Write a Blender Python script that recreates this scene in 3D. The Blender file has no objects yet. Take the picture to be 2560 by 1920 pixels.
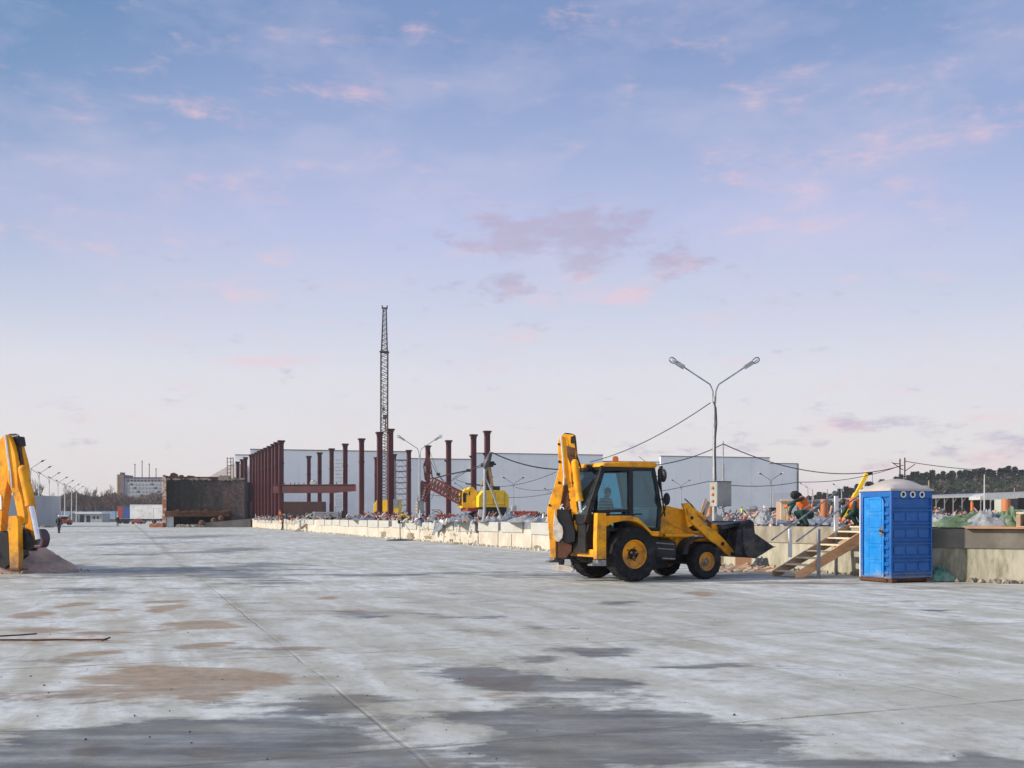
import bpy, bmesh, math, random
from mathutils import Vector, Matrix, noise
R=math.radians; PI=math.pi
F=2600.0; HY=1292.0; CX=1280.0; CZ=1.6
random.seed(7)
scene=bpy.context.scene; col=scene.collection
# ---------- node helpers ----------
class NT:
    def __init__(s,tree): s.t=tree; s.n=tree.nodes; s.l=tree.links
    def node(s,typ,props=None,**ins):
        n=s.n.new(typ)
        for k,v in (props or {}).items(): setattr(n,k,v)
        for k,v in ins.items():
            key=int(k[1:]) if k[0]=='i' and k[1:].isdigit() else k.replace('_',' ')
            s.set(n.inputs[key],v)
        return n
    def set(s,inp,v):
        if isinstance(v,bpy.types.NodeSocket): s.l.new(v,inp)
        elif isinstance(v,bpy.types.Node): s.l.new(v.outputs[0],inp)
        else:
            if isinstance(v,(tuple,list)) and len(v)==3 and inp.type=='RGBA': v=(*v,1)
            inp.default_value=v
    def m(s,op,a,b=0.0,c=None,clamp=False):
        n=s.n.new('ShaderNodeMath'); n.operation=op; n.use_clamp=clamp
        s.set(n.inputs[0],a); s.set(n.inputs[1],b)
        if c is not None: s.set(n.inputs[2],c)
        return n.outputs[0]
    def vm(s,op,a,b=(0,0,0)):
        n=s.n.new('ShaderNodeVectorMath'); n.operation=op; s.set(n.inputs[0],a)
        if op=='SCALE': s.set(n.inputs[3],b)
        else: s.set(n.inputs[1],b)
        return n.outputs[0]
    def mix(s,f,a,b,mode='MIX'):
        n=s.n.new('ShaderNodeMix'); n.data_type='RGBA'; n.blend_type=mode
        s.set(n.inputs[0],f); s.set(n.inputs[6],a); s.set(n.inputs[7],b); return n.outputs[2]
    def mr(s,v,a,b,c=0.0,d=1.0,smooth=False):
        n=s.n.new('ShaderNodeMapRange'); n.interpolation_type='SMOOTHSTEP' if smooth else 'LINEAR'
        for i,x in enumerate((v,a,b,c,d)): s.set(n.inputs[i],x)
        return n.outputs[0]
    def noise(s,vec,scale,detail=4,rough=.55,dist=0.0):
        n=s.node('ShaderNodeTexNoise',Scale=scale,Detail=detail,Roughness=rough,Distortion=dist)
        if vec is not None: s.l.new(vec,n.inputs['Vector'])
        return n.outputs[0]
    def map(s,vec,scale=(1,1,1),loc=(0,0,0),rot=(0,0,0)):
        n=s.node('ShaderNodeMapping'); s.l.new(vec,n.inputs[0])
        n.inputs['Scale'].default_value=scale; n.inputs['Location'].default_value=loc; n.inputs['Rotation'].default_value=rot
        return n.outputs[0]
    def xyz(s,v):
        n=s.node('ShaderNodeSeparateXYZ'); s.l.new(v,n.inputs[0]); return n.outputs
    def comb(s,x=0.0,y=0.0,z=0.0):
        n=s.node('ShaderNodeCombineXYZ'); s.set(n.inputs[0],x); s.set(n.inputs[1],y); s.set(n.inputs[2],z); return n.outputs[0]
def newmat(name):
    m=bpy.data.materials.new(name); m.use_nodes=True; nt=NT(m.node_tree); nt.n.clear()
    out=nt.node('ShaderNodeOutputMaterial'); b=nt.node('ShaderNodeBsdfPrincipled'); nt.l.new(b.outputs[0],out.inputs[0])
    return m,nt,b
def srgb(r,g,b):
    f=lambda c:(c/255/12.92) if c/255<=.04045 else ((c/255+.055)/1.055)**2.4
    return (f(r),f(g),f(b))
MATS={}
def pm(name,c,c2=None,scale=3.0,rough=.6,metal=0.0,bump=0.0,bscale=None,stretch=(1,1,1),lo=.42,hi=.62,dirt=None,dscale=1.3,damt=.5,rvar=.12,spec=None,coat=0.0,mud=None,scr=None):
    """general procedural surface: two tones mixed by noise, worn patches, uneven gloss, fine bump"""
    m,nt,b=newmat(name)
    tc=nt.node('ShaderNodeTexCoord').outputs['Object']; v=nt.map(tc,stretch)
    if c2 is None: c2=tuple(x*.82 for x in c)
    f=nt.mr(nt.noise(v,scale,6,.6),lo,hi)
    colr=nt.mix(f,c,c2)
    if dirt is not None:
        d=nt.m('MULTIPLY',nt.mr(nt.noise(v,dscale,8,.7),.5,.68),damt)
        colr=nt.mix(d,colr,dirt)
    if scr is not None:   # fine scratches and chips
        s_=nt.mr(nt.noise(nt.map(tc,(7,7,1.3)),5,6,.7),.62,.68); colr=nt.mix(nt.m('MULTIPLY',s_,.7),colr,scr)
    if mud is not None:   # splashed mud, thickest near the ground
        zz=nt.xyz(nt.node('ShaderNodeNewGeometry').outputs['Position'])[2]
        k=nt.m('ADD',nt.mr(zz,mud[1],0.0,-.25,.75),nt.m('MULTIPLY',nt.m('SUBTRACT',nt.noise(tc,3.5,8,.7),.5),1.5))
        colr=nt.mix(nt.mr(k,.1,.75,0,.85),colr,mud[0])
    nt.set(b.inputs['Base Color'],colr)
    nt.set(b.inputs['Roughness'],nt.mr(nt.noise(v,scale*2.3,4),.3,.7,max(0.02,rough-rvar),min(1,rough+rvar)))
    b.inputs['Metallic'].default_value=metal
    if spec is not None: b.inputs['Specular IOR Level'].default_value=spec
    if coat: b.inputs['Coat Weight'].default_value=coat; b.inputs['Coat Roughness'].default_value=.15
    if bump:
        bn=nt.node('ShaderNodeBump',Strength=bump,Distance=.02); nt.l.new(nt.noise(v,bscale or scale*6,6,.65),bn.inputs['Height'])
        nt.l.new(bn.outputs[0],b.inputs['Normal'])
    MATS[name]=m; return m
# ---------- mesh helpers ----------
W={}   # world matrices of parents
def wmat(o): return W.get(o.name,Matrix())
def ang(a): return Matrix.Rotation(a,4,'Z')
class MB:
    def __init__(s): s.v=[]; s.f=[]; s.mi=[]; s.cur=0
    def add(s,vs,fs):
        o=len(s.v); s.v+= [Vector(x) for x in vs]
        for f in fs: s.f.append([i+o for i in f]); s.mi.append(s.cur)
        return s
    def hexa(s,p):   # 8 pts: bottom 4, top 4
        return s.add(p,[(3,2,1,0),(4,5,6,7),(0,1,5,4),(1,2,6,5),(2,3,7,6),(3,0,4,7)])
    def mm(s,x0,x1,y0,y1,z0,z1):
        return s.hexa([(x0,y0,z0),(x1,y0,z0),(x1,y1,z0),(x0,y1,z0),(x0,y0,z1),(x1,y0,z1),(x1,y1,z1),(x0,y1,z1)])
    def box(s,c,sz,rot=None):
        h=[x/2 for x in sz]; M=rot.to_3x3() if rot is not None else Matrix.Identity(3); c=Vector(c)
        pts=[c+M@Vector((a*h[0],b*h[1],d*h[2])) for d in (-1,1) for a,b in ((-1,-1),(1,-1),(1,1),(-1,1))]
        return s.hexa(pts)
    def prism(s,poly,y0,y1):     # poly of (x,z)
        n=len(poly); vs=[(x,y0,z) for x,z in poly]+[(x,y1,z) for x,z in poly]
        fs=[tuple(range(n)),tuple(range(2*n-1,n-1,-1))]+[(i,i+n,(i+1)%n+n,(i+1)%n) for i in range(n)]
        return s.add(vs,fs)
    def hprism(s,poly,z0,z1):    # poly of (x,y)
        n=len(poly); vs=[(x,y,z0) for x,y in poly]+[(x,y,z1) for x,y in poly]
        fs=[tuple(range(n)),tuple(range(2*n-1,n-1,-1))]+[(i,i+n,(i+1)%n+n,(i+1)%n) for i in range(n)]
        return s.add(vs,fs)
    def tube(s,pts,r,n=8,cap=True):
        pts=[Vector(p) for p in pts]; rs=r if isinstance(r,(list,tuple)) else [r]*len(pts)
        o=[]; prev=None
        for i,p in enumerate(pts):
            a=pts[max(i-1,0)]; b=pts[min(i+1,len(pts)-1)]; d=(b-a)
            if d.length<1e-9: d=Vector((0,0,1))
            d.normalize()
            if prev is None:
                up=Vector((0,0,1)) if abs(d.z)<.9 else Vector((0,1,0))
                x=d.cross(up).normalized()
            else:
                x=(prev-d*prev.dot(d))
                if x.length<1e-6: x=d.orthogonal()
                x.normalize()
            prev=x; y=d.cross(x)
            o.append([p+(x*math.cos(2*PI*k/n)+y*math.sin(2*PI*k/n))*rs[i] for k in range(n)])
        vs=[q for ring in o for q in ring]; fs=[]
        for i in range(len(pts)-1):
            for k in range(n): fs.append((i*n+k,i*n+(k+1)%n,(i+1)*n+(k+1)%n,(i+1)*n+k))
        if cap: fs.append(tuple(range(n-1,-1,-1))); fs.append(tuple((len(pts)-1)*n+k for k in range(n)))
        return s.add(vs,fs)
    def beam(s,p,q,w,h,up=(0,0,1)):
        p=Vector(p);q=Vector(q); d=(q-p).normalized(); u=Vector(up)
        if abs(d.dot(u))>.98: u=Vector((1,0,0))
        x=d.cross(u).normalized()*w/2; y=x.cross(d).normalized()*h/2
        return s.hexa([p-x-y,p+x-y,p+x+y,p-x+y,q-x-y,q+x-y,q+x+y,q-x+y])
    def lathe(s,prof,o,axis,n=24,arc=2*PI,start=0):   # prof: (r, a)
        o=Vector(o); ax=Vector(axis).normalized(); x=ax.orthogonal().normalized(); y=ax.cross(x)
        full=abs(arc-2*PI)<1e-6; m=n if full else n+1; vs=[];fs=[]; k=len(prof)
        for i in range(m):
            t=start+arc*i/n; e=x*math.cos(t)+y*math.sin(t)
            for r,a in prof: vs.append(o+e*r+ax*a)
        for i in range(n):
            j=(i+1)%m
            for q in range(k-1): fs.append((i*k+q,j*k+q,j*k+q+1,i*k+q+1))
        return s.add(vs,fs)
    def sphere(s,c,r,n=10,m=7):
        c=Vector(c); r=Vector(r) if isinstance(r,(tuple,list,Vector)) else Vector((r,r,r)); vs=[];fs=[]
        for j in range(m+1):
            t=PI*j/m
            for i in range(n):
                p=2*PI*i/n; vs.append((c.x+r.x*math.sin(t)*math.cos(p),c.y+r.y*math.sin(t)*math.sin(p),c.z+r.z*math.cos(t)))
        for j in range(m):
            for i in range(n): fs.append((j*n+i,(j+1)*n+i,(j+1)*n+(i+1)%n,j*n+(i+1)%n))
        return s.add(vs,fs)
    def capsule(s,p,q,r1,r2,n=10):
        s.sphere(p,r1,n,8); s.sphere(q,r2,n,8); return s.tube([p,q],[r1,r2],n)
    def build(s,name,mat,parent=None,world=False,bevel=0,smooth=True,sa=35,merge=True,solid=0,recalc=True):
        me=bpy.data.meshes.new(name)
        vs=s.v
        if world and parent is not None:
            inv=wmat(parent).inverted(); vs=[inv@x for x in vs]
        me.from_pydata([tuple(x) for x in vs],[],s.f)
        mats=mat if isinstance(mat,(list,tuple)) else [mat]
        for m_ in mats: me.materials.append(m_)
        if len(mats)>1: me.polygons.foreach_set('material_index',s.mi)
        if recalc:
            bm=bmesh.new(); bm.from_mesh(me)
            if merge: bmesh.ops.remove_doubles(bm,verts=bm.verts,dist=1e-5)
            bmesh.ops.recalc_face_normals(bm,faces=bm.faces); bm.to_mesh(me); bm.free()
        if smooth:
            me.polygons.foreach_set('use_smooth',[True]*len(me.polygons)); me.set_sharp_from_angle(angle=R(sa))
        me.update()
        o=bpy.data.objects.new(name,me); col.objects.link(o)
        if parent is not None: o.parent=parent
        W[o.name]=wmat(parent) if parent is not None else Matrix()
        if bevel:
            b=o.modifiers.new('b','BEVEL'); b.width=bevel; b.segments=2; b.limit_method='ANGLE'; b.angle_limit=R(40); b.harden_normals=False
        if solid:
            b=o.modifiers.new('s','SOLIDIFY'); b.thickness=solid; b.offset=0
        return o
def empty(name,loc=(0,0,0),rz=0.0,parent=None):
    o=bpy.data.objects.new(name,None); col.objects.link(o); o.location=loc; o.rotation_euler=(0,0,rz); o.empty_display_size=.3
    M=Matrix.Translation(loc)@ang(rz)
    if parent is not None: o.parent=parent; M=wmat(parent)@M
    W[o.name]=M; return o
def tag(o,label=None,cat=None,group=None,kind=None):
    if label: o['label']=label
    if cat:
        o['category']=cat
        if not kind and 'kind' not in o: o['kind']='thing'
    if group: o['group']=group
    if kind: o['kind']=kind
    return o
def thing(name,label,cat,loc=(0,0,0),rz=0.0,group=None): return tag(empty(name,loc,rz),label,cat,group)
def base(o,p):  # put a one-mesh thing's origin at its base (mesh is in world space)
    o.data.transform(Matrix.Translation(-Vector(p))); o.location=p; W[o.name]=Matrix.Translation(p); return o
def copy_tree(o,parent=None,skip=()):
    c=o.copy(); col.objects.link(c)
    if parent is not None: c.parent=parent
    for ch in list(o.children):
        if ch.name.split('.')[0] in skip: continue
        copy_tree(ch,c,skip)
    return c
def P(x,y,Z): return Vector(((x-CX)/F*Z,Z,CZ-(y-HY)*Z/F))
def G(x,y,z=0.0):    # point on the level z seen at a pixel
    Z=(CZ-z)*F/(y-HY); return Vector(((x-CX)/F*Z,Z,z))
def unp(px,py,O,a,yp=0.0):
    """local (x,z) in the vertical plane at local y=yp of a frame at O turned by a"""
    dx=(px-CX)/F; nx,ny=-math.sin(a),math.cos(a); hx,hy=math.cos(a),math.sin(a)
    t=(yp+O[0]*nx+O[1]*ny)/(ny+nx*dx)
    return ((dx*t-O[0])*hx+(t-O[1])*hy, CZ-(py-HY)*t/F)
Z1=lambda u,v:(1340+u*.28029,1050+v*.28029)
Z2=lambda u,v:(1880+u*.30742,1140+v*.30742)
Z3=lambda u,v:(550+u*.18535,1050+v*.18535)
Z4=lambda u,v:(900+u*.22604,1040+v*.22604)
Z5=lambda u,v:(u*.25316,1060+v*.25316)
Z7=lambda u,v:(u*.28933,1060+v*.28933)
Z8=lambda u,v:(1140+u*.13264,1120+v*.13264)
Z9=lambda u,v:(2120+u*.19892,1150+v*.19892)
SA=R(20.4); PH=1.30    # site axis angle, platform height
UD=Vector((-math.sin(SA),math.cos(SA),0)); VD=Vector((math.cos(SA),math.sin(SA),0))
def remeshed(mb,name,mat,parent,vox=.02,sm=3,world=False):
    o=mb.build(name,mat,parent,world=world,smooth=True,sa=180,merge=False)
    r=o.modifiers.new('r','REMESH'); r.mode='VOXEL'; r.voxel_size=vox; r.use_smooth_shade=True
    if sm:
        q=o.modifiers.new('q','SMOOTH'); q.iterations=sm; q.factor=.5
    dg=bpy.context.evaluated_depsgraph_get(); me=bpy.data.meshes.new_from_object(o.evaluated_get(dg))
    o.modifiers.clear(); o.data=me; me.name=name
    if not me.materials: me.materials.append(mat)
    return o
ORD='first second third fourth fifth sixth seventh eighth ninth tenth eleventh twelfth thirteenth fourteenth fifteenth sixteenth seventeenth eighteenth nineteenth twentieth'.split()
# ---------- palette ----------
yel=pm('orange_yellow_paint',(.92,.405,.006),(.78,.31,.006),2.2,.55,bump=.08,dirt=(.16,.095,.04),dscale=2.6,damt=.75,spec=.3,mud=((.15,.115,.08),1.5),scr=(.10,.055,.03))
yelc=pm('crane_yellow_paint',(.95,.62,.012),(.84,.52,.015),1.2,.5,bump=.05,dirt=(.25,.16,.06),damt=.35)
blk=pm('black_rubber_plastic',(.007,.008,.009),(.016,.016,.018),6,.55,dirt=(.05,.045,.04),damt=.3,spec=.35)
tyre=pm('tyre_rubber',(.008,.009,.011),(.018,.018,.020),5,.8,spec=.25,bump=.25,bscale=30,dirt=(.09,.08,.07),dscale=3,damt=.5)
frm=pm('cab_dark_frame',(.006,.007,.010),(.013,.014,.018),3,.45,dirt=(.04,.037,.035),damt=.25,spec=.35)
steel=pm('worn_steel',(.28,.29,.30),(.17,.17,.17),8,.42,metal=.6,bump=.1)
chrome=pm('chrome_rod',(.82,.83,.85),(.7,.71,.74),8,.14,metal=1)
galv=pm('galvanised_steel',(.38,.40,.42),(.29,.305,.32),4,.45,metal=.45,dirt=(.2,.17,.14),damt=.3)
rust=pm('rusty_steel',(.12,.045,.022),(.06,.028,.018),5,.85,bump=.3,dirt=(.3,.14,.05),damt=.5)
buck=pm('scuffed_bucket_steel',(.014,.015,.018),(.05,.05,.053),3.5,.5,metal=.3,bump=.15,dirt=(.17,.13,.09),dscale=1.8,damt=.6,scr=(.22,.21,.2))
bone=pm('polished_worn_steel',(.62,.57,.5),(.42,.37,.31),6,.45,metal=.3,bump=.1,dirt=(.2,.13,.08),damt=.3)
mar=pm('maroon_primer',(.085,.012,.018),(.055,.008,.012),1.4,.55,bump=.05,dirt=(.045,.018,.016),dscale=.7,damt=.6,stretch=(1,1,.35))
redo=pm('red_oxide_paint',(.34,.045,.02),(.22,.03,.018),3,.6,dirt=(.1,.04,.03),damt=.5)
lattm=pm('lattice_paint',(.045,.045,.05),(.08,.06,.045),2,.6)
lattr=pm('brown_red_lattice_paint',(.14,.03,.025),(.09,.02,.02),2,.6)
cream=pm('cream_wall_coating',(.55,.52,.45),(.45,.42,.35),.9,.85,bump=.35,bscale=14,dirt=(.36,.30,.21),dscale=1.1,damt=.55)
panelm=pm('pale_insulation_board',(.44,.45,.43),(.39,.40,.375),1.5,.8,bump=.05,dirt=(.42,.38,.3),damt=.3,stretch=(.6,1,2.5))
conc=pm('raw_concrete',(.33,.30,.235),(.21,.19,.15),1.2,.9,bump=.45,bscale=9,dirt=(.13,.12,.09),dscale=.9,damt=.7,stretch=(1.6,1,.6))
concl=pm('pale_concrete',(.42,.40,.32),(.30,.285,.22),1.6,.9,bump=.45,bscale=10,dirt=(.11,.105,.06),dscale=1.2,damt=.95,stretch=(1.8,1.8,.45))
concd=pm('dark_capping_concrete',(.13,.122,.105),(.185,.172,.145),1.3,.9,bump=.4,bscale=10,dirt=(.08,.075,.06),dscale=1.6,damt=.6)
rough=pm('broken_concrete',(.34,.30,.24),(.16,.14,.11),7,.95,bump=.8,bscale=20)
grey=pm('grey_metal_box',(.33,.35,.335),(.28,.30,.285),2,.5,bump=.03,dirt=(.18,.17,.15),damt=.3)
lgrey=pm('pale_grey_metal',(.55,.57,.57),(.46,.48,.48),3,.5,dirt=(.3,.28,.24),damt=.3)
orng=pm('orange_plastic',(.60,.16,.03),(.7,.2,.035),3,.45,dirt=(.35,.18,.1),damt=.4)
amber=pm('amber_lens',(.9,.25,.02),(.8,.2,.02),3,.2)
tarpg=pm('grey_tarpaulin',(.19,.22,.26),(.13,.15,.175),2.5,.45,bump=.2,dirt=(.35,.34,.32),dscale=1.2,damt=.4)
tarpd=pm('dark_tarpaulin',(.05,.055,.065),(.09,.095,.11),2.5,.4,bump=.2)
tarpgr=pm('green_tarpaulin',(.085,.14,.07),(.15,.20,.135),2,.55,bump=.2,dirt=(.36,.38,.33),dscale=1.1,damt=.5)
tarpp=pm('pale_sheeting',(.25,.265,.28),(.38,.38,.385),2.5,.4,bump=.25,dirt=(.16,.15,.14),damt=.6)
net=pm('green_netting',(.06,.17,.14),(.12,.25,.2),5,.8,bump=.4,dirt=(.32,.34,.32),damt=.4)
wood=pm('new_timber',(.88,.47,.22),(.70,.36,.16),3,.75,bump=.12,stretch=(1,6,6),dirt=(.2,.12,.07),damt=.4)
woodd=pm('weathered_timber',(.46,.32,.22),(.32,.22,.15),3,.8,bump=.15,stretch=(1,6,6))
woodp=pm('pale_tread_boards',(.74,.62,.44),(.62,.50,.34),3,.75,bump=.12,stretch=(6,1,1),dirt=(.3,.24,.16),damt=.4)
rail=pm('handrail_steel',(.30,.34,.39),(.16,.18,.21),4,.35,metal=.6)
vest=pm('orange_vest',(.82,.18,.012),(.70,.13,.01),5,.7)
refl=pm('reflective_tape',(.6,.6,.58),(.5,.5,.5),6,.4)
green=pm('green_workwear',(.008,.04,.035),(.014,.06,.05),6,.85)
navy=pm('dark_workwear',(.010,.012,.018),(.02,.022,.03),6,.85)
teal=pm('teal_trousers',(.01,.12,.14),(.01,.08,.10),6,.85)
skin=pm('skin',(.48,.26,.17),(.42,.21,.14),8,.55)
hair=pm('dark_hair',(.02,.014,.01),(.03,.02,.015),20,.6)
white=pm('white_plastic',(.78,.78,.78),(.7,.7,.7),5,.35)
hivis=pm('yellow_vest',(.6,.8,.03),(.5,.7,.03),5,.7)
pink=pm('pink_wrapping',(.50,.26,.27),(.42,.34,.34),9,.6,bump=.3)
brown=pm('brown_container_paint',(.115,.06,.05),(.095,.048,.04),1,.7)
boot=pm('boot_leather',(.012,.011,.01),(.02,.018,.016),6,.6)
# window glass: tinted pane you can see through, with a mirror sheen
def glassmat(name,tint,sheen=.1):
    m=bpy.data.materials.new(name); m.use_nodes=True; nt=NT(m.node_tree); nt.n.clear()
    out=nt.node('ShaderNodeOutputMaterial'); t=nt.node('ShaderNodeBsdfTransparent',Color=(*tint,1)); g=nt.node('ShaderNodeBsdfGlossy',Roughness=.04,Color=(.9,.95,1,1))
    fr=nt.node('ShaderNodeFresnel',IOR=1.45).outputs[0]
    tc=nt.node('ShaderNodeTexCoord').outputs['Object']; dust=nt.node('ShaderNodeBsdfDiffuse',Color=(.35,.36,.36,1))
    mx=nt.node('ShaderNodeMixShader'); nt.set(mx.inputs[0],nt.m('ADD',fr,sheen*.3)); nt.l.new(t.outputs[0],mx.inputs[1]); nt.l.new(g.outputs[0],mx.inputs[2])
    m2=nt.node('ShaderNodeMixShader'); nt.set(m2.inputs[0],nt.mr(nt.noise(tc,2.5,5),.4,.75,.015,.08)); nt.l.new(mx.outputs[0],m2.inputs[1]); nt.l.new(dust.outputs[0],m2.inputs[2])
    nt.l.new(m2.outputs[0],out.inputs[0]); return m
glass=glassmat('tinted_cab_glass',(.50,.80,.88)); glassc=glassmat('clear_lamp_glass',(.93,.95,.96),.3)
# ---------- camera, sun, sky ----------
cam=bpy.data.cameras.new('camera'); co=bpy.data.objects.new('camera',cam); col.objects.link(co)
cam.sensor_width=36; cam.lens=36*F/2560; cam.shift_y=(HY-960)/2560; cam.clip_end=6000; cam.clip_start=.1
co.location=(0,0,CZ); co.rotation_euler=(R(90),0,0); scene.camera=co
SUNV=Vector((-.97,-.242,0)).normalized(); EL=R(24)
sv=Vector((SUNV.x*math.cos(EL),SUNV.y*math.cos(EL),math.sin(EL)))
sl=bpy.data.lights.new('sun','SUN'); sl.energy=4.4; sl.angle=R(.8); sl.color=(1,.88,.72)
so=bpy.data.objects.new('sun',sl); col.objects.link(so); so.rotation_euler=sv.to_track_quat('Z','Y').to_euler(); so.location=(-30,-10,40)
w=bpy.data.worlds.new('World'); scene.world=w; w.use_nodes=True
nt=NT(w.node_tree); nt.n.clear()
out=nt.node('ShaderNodeOutputWorld'); bg=nt.node('ShaderNodeBackground',Strength=.1); nt.l.new(bg.outputs[0],out.inputs[0])
sky=nt.node('ShaderNodeTexSky',{'sky_type':'NISHITA','sun_disc':False}); sky.sun_elevation=EL; sky.sun_rotation=math.atan2(sv.x,sv.y); sky.dust_density=2.5; sky.air_density=1.2
d=nt.node('ShaderNodeTexCoord').outputs['Generated']; X,Y,Zz=nt.xyz(d)[0:3]
az=nt.m('ARCTAN2',X,Y); el=nt.m('ARCSINE',Zz)
ramp=nt.node('ShaderNodeValToRGB'); cr=ramp.color_ramp
def elv(y): return math.atan((HY-y)/F)
stops=[(-.6,(150,150,155)),(elv(1292),(228,221,216)),(elv(1130),(228,224,225)),(elv(950),(221,221,230)),(elv(760),(200,207,229)),(elv(560),(184,192,227)),(elv(330),(156,172,212)),(elv(80),(127,151,196)),(.62,(100,136,190)),(1.57,(70,110,175))]
cr.elements.remove(cr.elements[1])
for i,(e,c) in enumerate(stops):
    p=(e+.6)/2.2
    q=cr.elements[0] if i==0 else cr.elements.new(p)
    q.position=p; q.color=(*srgb(*c),1)
nt.set(ramp.inputs[0],nt.m('DIVIDE',nt.m('ADD',el,.6),2.2))
base_c=ramp.outputs[0]
# the sky turns a deeper, greener blue towards the left, higher up
left=nt.m('MULTIPLY',nt.mr(az,-.12,-.62,smooth=True),nt.m('MULTIPLY',nt.mr(el,.14,.5),nt.mr(az,-1.3,-.9)))
base_c=nt.mix(nt.m('MULTIPLY',left,.9),base_c,srgb(66,126,170))
rt=nt.m('MULTIPLY',nt.mr(az,.2,.6,smooth=True),nt.m('MULTIPLY',nt.mr(el,.15,.5),nt.mr(az,1.3,.9)))
base_c=nt.mix(nt.m('MULTIPLY',rt,.5),base_c,srgb(112,150,200))
# clouds: noise streaks in azimuth/elevation, gathered where banks of them hang
uv=nt.comb(az,nt.m('MULTIPLY',el,2.6),0.0)
warp=nt.noise(uv,5,3); uv2=nt.vm('ADD',uv,nt.vm('SCALE',nt.comb(warp,nt.m('MULTIPLY',warp,.7),0.0),.06))
n1=nt.noise(uv2,23,9,.64); n2=nt.noise(nt.vm('ADD',uv2,(3.1,1.7,0)),13,9,.66); n3=nt.noise(uv,3.2,4)
def bank(x,y,rx,ry,amp):
    a=math.atan((x-CX)/F); e=math.atan((HY-y)/math.hypot(F,x-CX)); 
    u=nt.m('DIVIDE',nt.m('SUBTRACT',az,a),rx/F); v=nt.m('DIVIDE',nt.m('SUBTRACT',el,e),ry/F)
    r2=nt.m('ADD',nt.m('MULTIPLY',u,u),nt.m('MULTIPLY',v,v)); return nt.m('MULTIPLY',nt.m('EXPONENT',nt.m('MULTIPLY',r2,-1.0)),amp)
def total(lst):
    t=None
    for b_ in lst:
        q=bank(*b_); t=q if t is None else nt.m('ADD',t,q)
    return t
greyb=total([(1290,585,190,60,.27),(1500,570,150,60,.25),(1270,720,120,35,.22),(1660,660,110,45,.27),(1430,665,70,30,.15),(2130,1060,120,24,.25),(2480,1110,150,45,.2),(1950,1115,170,25,.12),(1700,1125,150,18,.14),(1330,830,90,30,.10)])
pinkb=total([(1580,740,90,30,.20),(1680,680,90,25,.15),(1440,690,60,20,.2),(1290,740,90,25,.12),(1250,620,120,20,.1),(1830,580,50,14,.2),(480,285,50,14,.2),(390,320,80,16,.15),(390,250,60,12,.13),(780,410,80,16,.17),(900,260,120,50,.10),(800,800,60,12,.17),(600,905,80,14,.18),(740,905,110,16,.16),(1300,850,80,22,.16),(870,895,60,10,.14),(1040,75,50,20,.12),(690,85,40,30,.13),(2060,240,170,40,.12),(1930,290,100,25,.12),(1040,425,60,10,.12),(2100,440,230,60,.10),(2400,280,180,70,.11),(2150,1070,130,18,.10),(2450,1150,150,40,.14),(2060,1180,200,30,.14),(200,530,60,14,.14),(300,720,50,14,.10),(130,610,60,14,.08),(1180,960,60,8,.10),(1900,560,120,30,.14),(2080,400,120,40,.12),(1760,450,90,25,.1),(1350,955,60,8,.08),(1220,1070,160,6,.12),(500,620,500,200,.03)])
gm=nt.mr(nt.m('ADD',n1,greyb),.58,.82,smooth=True)
pmk=nt.mr(nt.m('ADD',n2,nt.m('ADD',pinkb,nt.m('MULTIPLY',n3,.08))),.57,.98,smooth=True)
c=nt.mix(nt.m('MULTIPLY',gm,.75),base_c,srgb(178,170,198))
c=nt.mix(nt.m('MULTIPLY',pmk,.9),c,srgb(240,200,208))
veil=nt.mr(nt.noise(uv2,4.5,6,.6),.45,.75); veil=nt.m('MULTIPLY',veil,nt.mr(el,.05,.3,.2,.46))
c=nt.mix(veil,c,srgb(214,205,226))
# brighter, warmer sky round the sun (left, out of view) and behind the camera
sd=nt.node('ShaderNodeVectorMath',{'operation':'DOT_PRODUCT'}); nt.l.new(d,sd.inputs[0]); sd.inputs[1].default_value=tuple(sv)
glow=nt.m('POWER',nt.m('MAXIMUM',sd.outputs['Value'],0.0),5.0)
c=nt.mix(nt.mr(Y,.25,-.4,0,.42,smooth=True),c,(.66,.72,.84))
c=nt.vm('ADD',c,nt.vm('SCALE',nt.comb(1.0,.86,.72),nt.m('MULTIPLY',glow,.8)))
c10=nt.vm('SCALE',c,10.0)
fin=nt.mix(.06,c10,sky.outputs[0])
nt.set(bg.inputs[0],fin)
scene.view_settings.view_transform='Standard'; scene.view_settings.look='None'; scene.view_settings.exposure=0.09; scene.view_settings.gamma=1
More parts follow.
